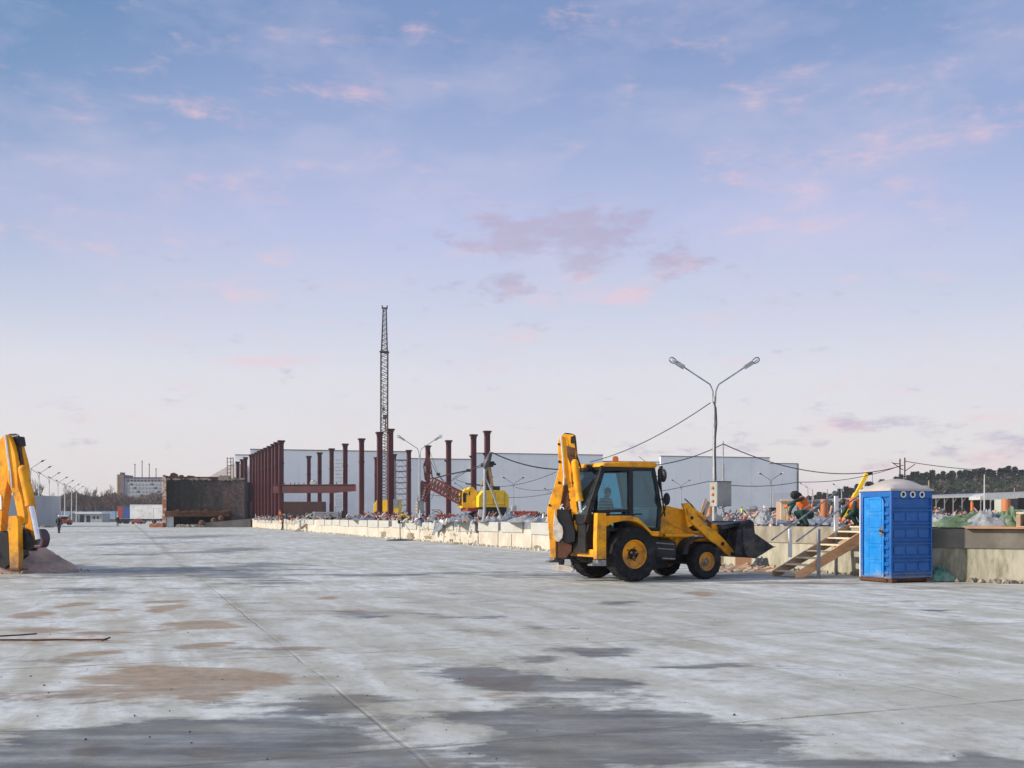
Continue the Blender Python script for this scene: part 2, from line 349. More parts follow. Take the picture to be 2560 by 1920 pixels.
# ---------- ground ----------
def stain(lst,X,Y):
    t=0
    for (cx,cy,rx,ry,ax,ay,amp) in lst:
        dx=(X-cx); dy=(Y-cy)
        u=(dx)/rx; v=(dy)/ry; r2=u*u+v*v
        if r2<6: t+=amp*math.exp(-r2*.9)
    return t
def mk(l):
    o=[]
    for (x,y,rx,ry,amp) in l:
        p=G(x,y); o.append((p.x,p.y,rx*p.y/F,max(.12,ry*p.y*p.y/(F*CZ)),0,0,amp))
    return o
wet=mk([(260,1900,480,110,.42),(1500,1900,420,40,.3),(2450,1915,260,45,.35),(1480,1830,290,60,1.1),(1650,1800,120,30,.5),(1780,1850,200,38,1.0),(1270,1790,110,20,.8),(1430,1720,150,20,1.0),(1170,1680,120,18,.85),(1260,1705,80,25,.8),(1480,1621,90,8,.9),(1360,1645,90,10,.4),
 (120,1880,330,85,.95),(420,1840,220,60,.62),(740,1775,160,45,.75),(660,1860,180,45,.95),(900,1830,120,40,.6),(2480,1910,200,25,.5),(840,1725,170,16,.5),(560,1900,250,35,.7),(1000,1880,120,30,.45),
 (330,1432,190,13,.95),(620,1436,120,14,.65),(220,1477,120,8,.7),(640,1412,120,8,.6),(640,1455,120,8,.4),(980,1538,130,8,.7),(870,1533,60,6,.5),(1210,1547,60,4,.7),(1180,1563,60,4,.5),(2190,1902,190,18,.85),
 (1712,1660,65,4,1.2),(1560,1507,50,4,.9),(1330,1567,60,4,.8),(2340,1527,45,3.5,.9),(2517,1848,26,4,1.1),(900,1437,90,4,1.0),(1040,1434,130,3,.8),(330,1385,100,5,.6),(520,1340,120,4,.6),(420,1358,140,5,.5),(260,1362,80,4,.4),(600,1372,90,4,.6),(440,1345,110,3,.5),(300,1330,120,4,.4),(550,1380,120,5,.5),(1480,1436,250,8,.7),(1880,1432,200,8,.5),(1750,1785,60,5,.5),(1150,1795,60,14,.5),(1700,1870,240,28,.5)])
brn=mk([(475,1700,130,24,1.1),(580,1690,70,12,.6),(550,1618,65,8,1.0),(492,1563,100,8,1.1),(440,1522,48,13,1.0),(390,1506,70,5,.8),(133,1514,45,8,.9),(40,1533,60,8,.8),(260,1525,45,5,.8),(120,1570,70,6,.5),(240,1640,50,6,.7),(150,1600,280,40,.45),(250,1710,260,45,.4),(780,1620,60,4,.7),(1737,1485,55,6,.9),(781,1490,35,6,.9),(185,1880,60,25,1.0),(520,1867,70,20,.9),(350,1870,70,16,.6),(860,1524,60,5,.6),(1900,1456,250,7,.5),(1190,1730,80,8,.7),(1120,1690,90,12,.5),(650,1500,120,4,.3),(1230,1700,60,16,.7),(2300,1470,300,10,.3),(800,1860,150,40,.3)])
def make_ground():
    ys=[-400,-120,-40,-15,0]; y=3.0
    while y<2600: ys.append(y); y*=1.0085 if y<150 else 1.05
    nx=330; vs=[];fs=[]; aw=[];ab=[]
    for y in ys:
        hw=max(60,y*1.0)
        inner=max(5,y*.55)
        xs=[-hw*1.6-400,-hw]+[ -inner+2*inner*i/nx for i in range(nx+1)]+[hw,hw*1.6+400]
        for x in xs:
            vs.append((x,y,0))
            if 3<=y<260 and abs(x)<=inner:
                sc=.5 if y<20 else .22
                wv=noise.noise_vector(Vector((x*sc,y*sc,0)))*.55*(1 if y<20 else 2.0)+noise.noise_vector(Vector((x*1.9,y*1.9,3)))*.22
                aw.append(stain(wet,x+wv.x,y+wv.y)); ab.append(stain(brn,x+wv.x,y+wv.y))
            else: aw.append(0); ab.append(0)
    m=nx+5
    for j in range(len(ys)-1):
        for i in range(m-1): fs.append((j*m+i,j*m+i+1,(j+1)*m+i+1,(j+1)*m+i))
    me=bpy.data.meshes.new('ground'); me.from_pydata(vs,[],fs)
    a=me.attributes.new('wet','FLOAT','POINT'); a.data.foreach_set('value',aw)
    a=me.attributes.new('brn','FLOAT','POINT'); a.data.foreach_set('value',ab)
    o=bpy.data.objects.new('ground',me); col.objects.link(o); return tag(o,kind='structure')
gr=make_ground()
m,nt,b=newmat('cast_concrete_yard')
pos=nt.node('ShaderNodeNewGeometry').outputs['Position']
site=nt.map(pos,rot=(0,0,-SA))           # x across the slabs, y along them
sx,sy,_=nt.xyz(site)[0:3]
wetA=nt.node('ShaderNodeAttribute',{'attribute_name':'wet'}).outputs['Fac']; brA=nt.node('ShaderNodeAttribute',{'attribute_name':'brn'}).outputs['Fac']
fine=nt.noise(pos,6,8,.65); med=nt.noise(pos,1.1,8,.65); big=nt.noise(pos,.22,6,.6); vfine=nt.noise(pos,60,4,.6)
streak=nt.noise(nt.map(site,(1.6,.35,1)),1.0,7,.62,.6)
cl=nt.mix(nt.mr(big,.38,.62),srgb(188,191,185),srgb(177,177,166))
cl=nt.mix(nt.mr(streak,.42,.60),cl,srgb(213,218,218))
cl=nt.mix(nt.m('MULTIPLY',nt.mr(med,.48,.66),.65),cl,srgb(156,152,136))
cl=nt.mix(nt.m('MULTIPLY',nt.mr(fine,.46,.66),.5),cl,srgb(150,152,150))
# each cast bay has its own tone
q0=(Vector((-3.0,13.33,0)).dot(VD)); p0=Vector((0,12.88,0)).dot(UD); S=5.1
def cell(v,o): return nt.m('DIVIDE',nt.m('SUBTRACT',v,o),S)
jit=nt.m('MULTIPLY',nt.m('SUBTRACT',nt.noise(pos,.7,4),.5),.02)
qx=nt.m('ADD',cell(sx,q0),jit); qy=nt.m('ADD',cell(sy,p0),jit)
wn=nt.node('ShaderNodeTexWhiteNoise',{'noise_dimensions':'2D'}); nt.l.new(nt.comb(nt.m('FLOOR',qx),nt.m('FLOOR',nt.m('MULTIPLY',qy,.5)),0.0),wn.inputs[0])
cl=nt.mix(nt.m('MULTIPLY',wn.outputs[0],.42),cl,srgb(152,151,140))
# stains
md2=nt.noise(nt.map(pos,(.55,1.7,1)),.62,9,.7,.8)
brk=nt.m('ADD',nt.m('ADD',nt.m('MULTIPLY',nt.m('SUBTRACT',med,.5),.9),nt.m('MULTIPLY',nt.m('SUBTRACT',fine,.5),.5)),nt.m('MULTIPLY',nt.m('SUBTRACT',md2,.5),2.6))
wv=nt.m('ADD',nt.m('ADD',wetA,brk),nt.m('MULTIPLY',nt.mr(streak,.60,.76),.18))
wm=nt.m('MULTIPLY',nt.m('ADD',nt.mr(wv,.22,.46,0,.45,smooth=True),nt.mr(wv,.42,.62,0,.55,smooth=True)),nt.mr(nt.noise(nt.map(pos,(.5,2.2,1)),1.7,7,.65),.36,.58,.62,1.0))
bv=nt.m('ADD',nt.m('ADD',brA,brk),nt.m('MULTIPLY',nt.mr(big,.58,.75),.25)); bmk=nt.mr(bv,.30,.62,smooth=True)
cl=nt.mix(nt.m('MULTIPLY',bmk,.8),cl,nt.mix(nt.mr(fine,.38,.62),srgb(126,104,82),srgb(160,140,114)))
sp=nt.mr(nt.noise(pos,17,5,.7),.62,.72); cl=nt.mix(nt.m('MULTIPLY',sp,.35),cl,srgb(118,112,100))
cl=nt.mix(nt.m('MULTIPLY',wm,.86),cl,nt.mix(nt.mr(md2,.4,.6),srgb(54,58,63),srgb(76,74,67)))
# joints
def joint(q,wd,off=0.0):
    fr=nt.m('ABSOLUTE',nt.m('SUBTRACT',nt.m('FRACT',nt.m('ADD',q,.5+off)),.5)); return nt.mr(fr,wd/S*.35,wd/S,1.0,0.0)
gap=nt.mr(nt.noise(pos,1.3,5),.36,.5,.15,1)
jx=nt.m('MULTIPLY',joint(qx,.026),nt.m('MULTIPLY',gap,nt.mr(nt.noise(pos,.16,4),.38,.52,.35,1))); jy=nt.m('MULTIPLY',joint(qy,.026),gap)
jt=nt.m('MAXIMUM',nt.m('MULTIPLY',jx,.45),nt.m('MULTIPLY',jy,1.5)); cl=nt.mix(nt.m('MULTIPLY',jt,.42),cl,srgb(112,106,94))
wide=nt.m('MULTIPLY',joint(nt.m('ADD',qx,nt.m('MULTIPLY',nt.m('SUBTRACT',med,.5),.06)),.30),nt.mr(med,.36,.56)); wide=nt.m('MULTIPLY',wide,nt.mr(nt.m('ABSOLUTE',qx),.4,.6,1,.15))
cl=nt.mix(nt.m('MULTIPLY',wide,nt.mr(nt.noise(pos,.2,4),.38,.58,.2,.6)),cl,srgb(122,115,96))
# pale laitance arcs and hairline cracks
vor=nt.node('ShaderNodeTexVoronoi',{'feature':'DISTANCE_TO_EDGE'},Scale=.33); nt.l.new(nt.vm('ADD',pos,nt.vm('SCALE',nt.comb(med,fine,0.0),1.2)),vor.inputs['Vector'])
crk=nt.m('MULTIPLY',nt.mr(vor.outputs[0],.0,.006,1,0),nt.mr(nt.noise(pos,.35,3),.5,.6)); cl=nt.mix(nt.m('MULTIPLY',crk,.4),cl,srgb(105,102,96))
rx,ry,_z=nt.xyz(nt.vm('SUBTRACT',pos,(-6.5,20,0)))[0:3]; rad=nt.m('ADD',nt.m('SQRT',nt.m('ADD',nt.m('MULTIPLY',rx,rx),nt.m('MULTIPLY',ry,ry))),nt.m('MULTIPLY',big,1.2))
trk=None
for r0 in (9.2,11.0,14.6,16.4):
    k_=nt.mr(nt.m('ABSOLUTE',nt.m('SUBTRACT',rad,r0)),.10,.24,1,0); trk=k_ if trk is None else nt.m('MAXIMUM',trk,k_)
trk=nt.m('MULTIPLY',trk,nt.mr(med,.40,.62,.0,.20)); cl=nt.mix(trk,cl,srgb(112,108,98))
damp=nt.mr(nt.m('ADD',nt.mr(md2,.35,.7),nt.m('MULTIPLY',nt.m('SUBTRACT',fine,.5),.6)),.45,.95,0,.22); cl=nt.mix(damp,cl,srgb(120,124,130))
grit=nt.mr(nt.noise(pos,34,4,.75),.60,.70); cl=nt.mix(nt.m('MULTIPLY',grit,.32),cl,srgb(96,92,86))
nt.set(b.inputs['Base Color'],cl)
rg=nt.mr(med,.3,.7,.62,.85); nt.set(b.inputs['Roughness'],nt.m('SUBTRACT',rg,nt.m('MULTIPLY',wm,.30)))
b.inputs['Specular IOR Level'].default_value=.35
bp=nt.node('ShaderNodeBump',Strength=.6,Distance=.02); h=nt.m('SUBTRACT',nt.m('ADD',nt.m('MULTIPLY',fine,.6),nt.m('MULTIPLY',vfine,.25)),nt.m('MULTIPLY',jt,1.2)); nt.l.new(h,bp.inputs['Height']); nt.l.new(bp.outputs[0],b.inputs['Normal'])
gr.data.materials.append(m); ground_mat=m
# ---------- platform (raised building plot behind the long wall) ----------
WA=Vector((10.5,26,0)); WDIR=Vector((-50.5,134,0)).normalized(); WN=Vector((WDIR.y*-1,WDIR.x,0))   # normal towards the yard
if WN.x>0: WN=-WN
WB=WA+WDIR*143.2; WC=Vector((12.3,24.87,0)); RD=(WC-WA).normalized(); WE=WA+RD*14
RN=Vector((RD.y,-RD.x,0)); 
if RN.y>0: RN=-RN
def wl(px,off=0.0):
    k=(px-CX)/F; O=WA+WN*off; t=(O.x-k*O.y)/(k*WDIR.y-WDIR.x); return O+WDIR*t
plm=pm('dusty_site_floor',(.30,.28,.25),(.22,.20,.17),.35,.95,bump=.5,bscale=3,dirt=(.12,.11,.1),dscale=.5,damt=.5)
pl=MB().hprism([(a.x,a.y) for a in (WA+WN*-.3+RN*-.1,WE+RN*-.3,Vector((150,20,0)),Vector((420,400,0)),Vector((-20,420,0)),WB+UD*60-WN*.3,WB-WN*.3)],.02,PH-.02).build('platform',plm,smooth=False); tag(pl,kind='structure')
# ---------- long cream wall ----------
wall=thing('retaining_wall','long cream coated retaining wall with pale boards along its top','wall',tuple(wl(1100)),math.atan2(WDIR.y,WDIR.x))
def wbar(mb,px0,px1,o0,o1,z0,z1):
    a0=wl(px0);a1=wl(px1)
    mb.hexa([a0+WN*o0+Vector((0,0,z0)),a1+WN*o0+Vector((0,0,z0)),a1+WN*o1+Vector((0,0,z0)),a0+WN*o1+Vector((0,0,z0)),a0+WN*o0+Vector((0,0,z1)),a1+WN*o0+Vector((0,0,z1)),a1+WN*o1+Vector((0,0,z1)),a0+WN*o1+Vector((0,0,z1))])
mb=MB(); wbar(mb,622,1640,-.32,0,0.0,PH); mb.build('wall_core',cream,wall,world=True,smooth=False)
mb=MB(); wbar(mb,1500,1890,.02,.05,.86,PH-.01); mb.build('dark_band',concd,wall,world=True)
edges=[1640,1590]
for u in (2100,1910): edges.append(Z4(u,0)[0])
near=[(1905,2105),(1570,1808),(1312,1540),(1095,1282),(945,1040),(690,835),(505,632),(362,470),(215,325),(97,205),(-10,85)]
pans=[(Z4(a,0)[0],Z4(b_,0)[0]) for a,b_ in near]
pans+=[(Z3(a,0)[0],Z3(b_,0)[0]) for a,b_ in ((1880,1750),(1740,1630),(1620,1535),(1515,1425),(1415,1330),(1270,1165),(1150,1025),(1010,955),(940,860),(800,720),(705,672),(660,580),(570,490))]
for i,(a,b_) in enumerate(pans):
    if a>b_: a,b_=b_,a
    mb=MB(); zb=PH-.50 if i%3 else PH-.56
    wbar(mb,a,b_,.005,.07,zb,PH+.015+.02*(i%2)); mb.build('board',panelm,wall,world=True,bevel=.008)
pierm0=pm('bare_blockwork',(.30,.25,.17),(.16,.13,.10),4,.95,bump=.7,bscale=14)
# rough lower patches and coats that stand proud, openings in the lower wall
random.seed(3)
for (a,b_,z0,z1,mt) in ((1812,1905,0,.80,cream),(1110,1270,.02,.72,cream),(1320,1530,.02,.74,cream),(1600,1680,0,.72,cream),(860,930,0,.7,cream),(1270,1310,0,.66,cream)):
    mb=MB(); wbar(mb,Z4(a,0)[0],Z4(b_,0)[0],.003,.045,z0,z1); mb.build('render_coat',mt,wall,world=True,bevel=.012)
for (a,b_,z0,z1) in ((225,290,.02,.52),(520,610,.02,.50),(710,800,.12,.36),(1130,1260,.03,.18),(1925,2010,.03,.22),(990,1030,.1,.25)):
    c0=wl(Z4((a+b_)/2,0)[0]); hw=(wl(Z4(a,0)[0])-wl(Z4(b_,0)[0])).length/2; zc=(z0+z1)/2; hz0=(z1-z0)/2; q=[]
    for k in range(26):
        t=2*PI*k/26; r=random.uniform(.6,1.05); q.append((math.copysign(abs(math.cos(t))**.6,math.cos(t))*hw*r,zc+math.copysign(abs(math.sin(t))**.6,math.sin(t))*hz0*r))
    n=len(q); vs=[c0+WDIR*x+WN*o+Vector((0,0,max(.005,z))) for o in (.002,.03) for x,z in q]
    MB().add(vs,[tuple(range(n)),tuple(range(2*n-1,n-1,-1))]+[(i,i+n,(i+1)%n+n,(i+1)%n) for i in range(n)]).build('bare_patch',pierm0,wall,world=True)
for (a,b_) in ((2106,2160),(1808,1905),(1540,1570),(1282,1312),(1040,1095),(632,690),(470,505),(325,362),(205,215),(835,850)):
    mb=MB(); wbar(mb,Z4(a,0)[0],Z4(b_,0)[0],.001,.03,PH-.42 if b_-a<40 else PH-.3,PH-.01); mb.build('gap_sheet',tarpd if b_-a<40 else tarpg,wall,world=True)
# ---------- bare concrete wall at the stairs and behind the toilet ----------
w2=thing('concrete_wall','stained bare concrete wall with projecting dark cap behind the blue toilet','wall',tuple(WA),0)
def seg(mb,A,D,N,t0,t1,o0,o1,z0,z1):
    q=[A+D*t0+N*o0,A+D*t1+N*o0,A+D*t1+N*o1,A+D*t0+N*o1]; mb.hexa([x+Vector((0,0,z0)) for x in q]+[x+Vector((0,0,z1)) for x in q])
mb=MB(); seg(mb,WA,RD,RN,0,14,-.3,.03,0,.83); mb.build('lower_wall',concl,w2,world=True,smooth=False)
mb=MB(); seg(mb,WA,RD,RN,-.03,14,-.3,.075,.83,PH); mb.build('cap_beam',concd,w2,world=True,bevel=.012)
t1=(wl(1885)-WA).length
mb=MB(); seg(mb,WA,WDIR,WN,.0,t1+3.5,.004,.06,.0,.80); mb.build('lower_wall',concl,w2,world=True,smooth=False)
mb=MB(); seg(mb,WA,WDIR,WN,2.6,t1+3.2,.061,.10,.81,PH+.005); mb.build('cap_panel',conc,w2,world=True,bevel=.01)
mb=MB(); seg(mb,WA,WDIR,WN,-.02,2.5,.061,.09,.81,PH+.003); mb.build('cap_panel',conc,w2,world=True,bevel=.01)
mb=MB(); random.seed(5)
for k in range(90):
    t=random.uniform(.5,8); s_=random.uniform(.04,.16)*(1 if random.random()<.7 else 1.5); p=WA+RD*t+RN*random.uniform(.03,.25)+Vector((0,0,s_*.3))
    mb.box(p,(s_*1.5,s_,s_),Matrix.Rotation(random.uniform(0,3),4,Vector((random.random(),random.random(),random.random()+.1)).normalized()))
for k in range(50):
    t=random.uniform(.2,9); p=WA+WDIR*t+WN*random.uniform(.07,.3); s_=random.uniform(.03,.1); mb.box(p+Vector((0,0,s_*.3)),(s_*1.5,s_,s_),Matrix.Rotation(random.uniform(0,3),4,Vector((random.random(),random.random(),.5)).normalized()))
tag(mb.build('rubble',rough),'crumbled concrete rubble along the foot of the concrete wall','rubble',kind='stuff')
mb=MB()
for k in range(420):
    px=random.uniform(600,1460); s_=random.uniform(.03,.14); p=wl(px,random.uniform(.05,.5))+Vector((0,0,s_*.25)); mb.box(p,(s_*1.4,s_,s_*.8),Matrix.Rotation(random.uniform(0,3),4,Vector((random.random(),random.random(),.5)).normalized()))
tag(mb.build('plaster_debris',cream),'pale plaster crumbs lying along the foot of the cream wall','debris',kind='stuff')
# scattered small stones on the yard
mb=MB(); random.seed(11)
for k in range(150):
    x=random.uniform(-100,2660); y=1470+430*random.random()**1.1; p=G(x,y); s_=random.uniform(.003,.009)*(1.7 if random.random()<.06 else 1)
    if 0<x<700 and random.random()<.4: s_*=1.5
    mb.box(p+Vector((0,0,s_*.3)),(s_*1.5,s_,s_*.8),Matrix.Rotation(random.uniform(0,3),4,Vector((random.random(),random.random(),.5)).normalized()))
tag(mb.build('pebbles',pm('dark_stone',(.09,.085,.08),(.05,.048,.045),20,.9)),'small dark stones scattered over the concrete yard','pebbles',kind='stuff')
# ================= backhoe loader =================
BA=R(27); BO=(2.545,26.475)
def bl(yp): return lambda u,v: unp(*Z1(u,v),BO,BA,yp)
def poly(pts,yp,f=None):
    f=f or bl(yp); return [f(*p) for p in pts]
def wheel(parent,name,c,rad,wid,rimr,lugs,side,nm='wheel'):
    wh=empty(nm,c,0,parent)
    h=wid/2; prof=[(rimr,-h*.62),(rimr*1.12,-h*.86),(rad*.80,-h),(rad*.93,-h*.92),(rad*.975,-h*.6),(rad*.985,0),(rad*.975,h*.6),(rad*.93,h*.92),(rad*.80,h),(rimr*1.12,h*.86),(rimr,h*.62),(rimr*.98,0),(rimr,-h*.62)]
    mb=MB().lathe(prof,(0,0,0),(0,1,0),40)
    for k in range(lugs):
        for sd in (-1,1):
            a=2*PI*(k+(.5 if sd>0 else 0))/lugs
            pts=[]
            for (da,yy,r0,r1) in ((0.0,0.0,rad*.97,rad*1.0),(.11,sd*h*.5,rad*.965,rad*.998),(.20,sd*h*.94,rad*.91,rad*.965),(.22,sd*h*1.03,rad*.83,rad*.90)):
                t=a+da; pts.append((t,yy,r0,r1))
            for i in range(3):
                vs=[]
                for (t,yy,r0,r1) in (pts[i],pts[i+1]):
                    for r in (r0,r1):
                        for dd in (-.028,.028):
                            vs.append((math.cos(t+dd)*r,yy,math.sin(t+dd)*r))
                mb.add(vs,[(0,1,3,2),(4,6,7,5),(0,4,5,1),(2,3,7,6),(0,2,6,4),(1,5,7,3)])
    mb.build('tyre',tyre,wh,sa=30,merge=False)
    s=side; rp=[(rimr*1.0,s*h*.66),(rimr*1.03,s*h*.74),(rimr*.97,s*h*.74),(rimr*.90,s*h*.5),(rimr*.86,s*h*.30),(rimr*.5,s*h*.24),(rimr*.42,s*h*.32),(rimr*.0,s*h*.32)]
    mb=MB().lathe(rp,(0,0,0),(0,1,0),36).lathe([(rimr*1.0,-s*h*.66),(rimr*.9,-s*h*.4),(0,-s*h*.35)],(0,0,0),(0,1,0),36)
    for k in range(8):
        a=2*PI*k/8+.3; mb.box((math.cos(a)*rimr*.93,s*h*.56,math.sin(a)*rimr*.93),(rimr*.10,.05,rimr*.05),Matrix.Rotation(-a,4,'Y'))
    mb.build('rim',yel,wh,sa=35)
    mb=MB().lathe([(rimr*.40,s*h*.26),(rimr*.40,s*h*.42),(rimr*.33,s*h*.48),(rimr*.30,s*h*.36),(rimr*.2,s*h*.36),(rimr*.18,s*h*.55),(0,s*h*.58)],(0,0,0),(0,1,0),24)
    for k in range(5):
        a=2*PI*k/5; mb.tube([(math.cos(a)*rimr*.48,s*h*.22,math.sin(a)*rimr*.48),(math.cos(a)*rimr*.48,s*h*.40,math.sin(a)*rimr*.48)],rimr*.05,6)
    mb.build('hub',blk if nm=='rear_wheel' else steel,wh)
    mb=MB()
    for k in range(3):
        a=2*PI*k/3+.5; mb.box((math.cos(a)*rimr*.16,s*h*.50,math.sin(a)*rimr*.16),(rimr*.26,.02,rimr*.14),Matrix.Rotation(-a,4,'Y'))
    mb.build('hub_cap',yel,wh)
    return wh
bh=thing('backhoe_loader','yellow backhoe loader with its front bucket against the wall, whole machine in view','backhoe loader',(BO[0],BO[1],0),BA,'yellow backhoe loaders')
for y,s in ((-.87,-1),(.87,1)):
    wheel(bh,'w',(0,y,.68),.685,.46,.345,17,s,'rear_wheel')
    fx=bl(-.87)(1502,1252)[0]
    wheel(bh,'w',(fx,y*.98,.455),.458,.33,.235,15,s,'front_wheel')
# chassis, axles, transmission
mb=MB().mm(-.75,fx+.75,-.36,.36,.45,.80).mm(fx-.12,fx+.12,-.72,.72,.36,.56).mm(-.14,.14,-.66,.66,.56,.82)
mb.prism([(.4,.28),(1.5,.26),(1.6,.5),(.3,.5)],-.30,.30).mm(fx+.3,fx+.8,-.33,.33,.45,.95)
mb.tube([(0,-.7,.68),(0,.7,.68)],.16,12).tube([(.2,0,.52),(fx,0,.46)],.06,8)
mb.build('chassis',blk,bh,bevel=.015)
# hood and side bodywork
yb=-.52
hood=poly([(1125,785),(1170,765),(1330,800),(1345,880),(1368,960),(1418,1000),(1400,1045),(1105,1045),(1112,900)],yb)
mb=MB().prism(hood,yb,-yb)
mb.prism(poly([(1185,905),(1340,968),(1415,1000),(1415,1025),(1330,990),(1180,930)],yb-.03),yb-.03,yb+.02)
mb.build('engine_hood',yel,bh,bevel=.03)
hx=hood[2][0]
MB().mm(hx-.05,fx+.62,-.42,.42,.95,1.22).build('front_hood',yel,bh,bevel=.05)
mb=MB()
for k in range(7): mb.mm(fx+.62,fx+.64,-.36,.36,.96+k*.035,.975+k*.035)
mb.build('grille',blk,bh)
mb=MB().prism(poly([(1245,1050),(1405,1045),(1400,1095),(1340,1130),(1325,1190),(1250,1190)],-.6),-.60,-.45); mb.prism(poly([(1110,1000),(1420,1000),(1400,1095),(1245,1095)],-.5),-.50,.50)
mb.build('side_frame',yel,bh,bevel=.012)
mb=MB().prism(poly([(1045,1062),(1110,1070),(1255,1085),(1252,1225),(1230,1240),(1050,1235)],-.95),-.95,-.5)
mb.build('fuel_tank',blk,bh,bevel=.035); MB().prism(poly([(1045,1062),(1110,1070),(1255,1085),(1252,1225),(1230,1240),(1050,1235)],-.95),.5,.95).build('battery_box',blk,bh,bevel=.035)
mb=MB()
for k in range(2): mb.prism(poly([(1075,1092+k*48),(1235,1105+k*48),(1235,1112+k*48),(1075,1099+k*48)],-.97),-.96,-.94)
mb.prism(poly([(1125,1228),(1240,1232),(1240,1244),(1125,1240)],-1.0),-1.02,-.85)
mb.build('step_plate',steel,bh)
# loader lower rams
for s in (-1,1):
    a=bl(-.66)(1145,1030); b_=bl(-.66)(1400,1035); c_=bl(-.66)(1485,1048)
    rm=MB().tube([(a[0],s*.66,a[1]),(b_[0],s*.66,b_[1])],.055,12).tube([(b_[0]-.03,s*.66,b_[1]),(b_[0]+.01,s*.66,b_[1])],.065,12).build('lift_ram',yel,bh)
    MB().tube([(b_[0],s*.66,b_[1]),(c_[0],s*.66,c_[1])],.03,10).build('rod',chrome,rm)
# rear fenders (curved band over each rear wheel)
f=bl(-1.06)
outer=[(603,965),(603,860),(700,853),(850,853),(905,870),(960,915),(1000,960),(1030,990),(1104,992),(1103,1040),(1038,1035),(1000,990),(955,945),(905,912),(850,900),(790,898),(700,915),(640,945)]
op=[f(*p) for p in outer]
for s in (-1,1):
    y0,y1=(-1.06,-.52) if s<0 else (.52,1.06)
    MB().prism(op,y0,y1).build('rear_fender',yel,bh,bevel=.015)
# cab
cf=bl(-.84)
def bar(mb,pts,w,y0,y1,f=cf):   # chain of flat bars following a side outline
    q=[f(*p) for p in pts]
    for a,b_ in zip(q,q[1:]):
        d=Vector((b_[0]-a[0],b_[1]-a[1])); n=Vector((-d.y,d.x)).normalized()*w/2; e=d.normalized()*w*.3
        mb.prism([(a[0]-n.x-e.x,a[1]-n.y-e.y),(b_[0]-n.x+e.x,b_[1]-n.y+e.y),(b_[0]+n.x+e.x,b_[1]+n.y+e.y),(a[0]+n.x-e.x,a[1]+n.y-e.y)],y0,y1)
rt_=cf(600,425); rb_=cf(455,905); ft_=cf(1050,425); fm_=cf(1108,770); fb_=cf(1105,985)
mb=MB()
for s in (-1,1):
    y0,y1=(-.86,-.78) if s<0 else (.78,.86)
    bar(mb,[(600,425),(560,560),(505,720),(452,905)],.13,y0,y1)
    bar(mb,[(843,425),(845,850)],.13,y0-.004*s*-1,y1)
    bar(mb,[(1047,430),(1080,600),(1106,770),(1093,975)],.085,y0,y1)
    bar(mb,[(600,437),(1050,437)],.10,y0,y1); bar(mb,[(556,815),(850,808)],.07,y0,y1)
    bar(mb,[(480,870),(860,860)],.14,y0,y1); bar(mb,[(865,865),(925,910),(985,965),(1095,975)],.06,y0,y1)
    mb.prism([cf(*p) for p in ((470,905),(540,840),(860,840),(860,890),(700,905),(610,940),(600,1000),(450,1000))],y0,y1)
for (p,q) in ((rt_,rb_),):
    pass
mb.beam((rt_[0],-.8,rt_[1]),(rt_[0],.8,rt_[1]),.09,.10); mb.beam((ft_[0],-.8,ft_[1]),(ft_[0],.8,ft_[1]),.08,.1); mb.beam((fm_[0],-.8,fm_[1]),(fm_[0],.8,fm_[1]),.06,.06)
mb.beam((rb_[0],-.8,rb_[1]+.05),(rb_[0],.8,rb_[1]+.05),.1,.25)
fl=cf(700,930)
mb.mm(rb_[0],fb_[0],-.80,.80,fb_[1]-.02,fb_[1]+.06)
mb.build('cab_frame',frm,bh,bevel=.012)
MB().mm(rb_[0]-.02,rb_[0]+.04,-.80,.80,.72,rb_[1]).mm(rb_[0],.35,-.5,.5,.72,1.12).build('cab_floor',blk,bh)
mb=MB().prism([cf(*p) for p in ((605,470),(815,470),(820,800),(548,808))],-.815,-.805); mb.build('side_window',glass,bh,smooth=False)
mb=MB().prism([cf(*p) for p in ((605,470),(815,470),(820,800),(548,808))],.805,.815); mb.build('side_window',glass,bh,smooth=False)
dp=((868,455),(1040,455),(1072,600),(1098,765),(1085,965),(990,960),(925,900),(870,855))
for s in (-1,1):
    dr=MB().prism([cf(*p) for p in dp],min(s*.815,s*.805),max(s*.815,s*.805)).build('door_window',glass,bh,smooth=False)
    a=cf(905,835); h_=MB(); bar(h_,[(868,845),(900,838),(940,840)],.03,min(s*.87,s*.855),max(s*.87,s*.855)); h_.build('door_handle',blk,dr)
    sb=MB(); bar(sb,[(868,470),(1042,470)],.05,min(s*.835,s*.825),max(s*.835,s*.825)); 
# rear and front glass
def quadpane(name,a,b_,y,parent):
    return MB().add([(a[0],-y,a[1]),(a[0],y,a[1]),(b_[0],y,b_[1]),(b_[0],-y,b_[1]),(a[0]+.008,-y,a[1]),(a[0]+.008,y,a[1]),(b_[0]+.008,y,b_[1]),(b_[0]+.008,-y,b_[1])],[(0,1,2,3),(7,6,5,4),(0,4,5,1),(1,5,6,2),(2,6,7,3),(3,7,4,0)]).build(name,glass,parent,smooth=False)
quadpane('rear_window',(rt_[0],rt_[1]-.05),(rb_[0],rb_[1]+.15),.77,bh)
quadpane('windscreen',(ft_[0],ft_[1]-.05),(fm_[0],fm_[1]),.77,bh); quadpane('lower_windscreen',(fm_[0],fm_[1]-.04),(fb_[0]-.02,fb_[1]+.1),.77,bh)
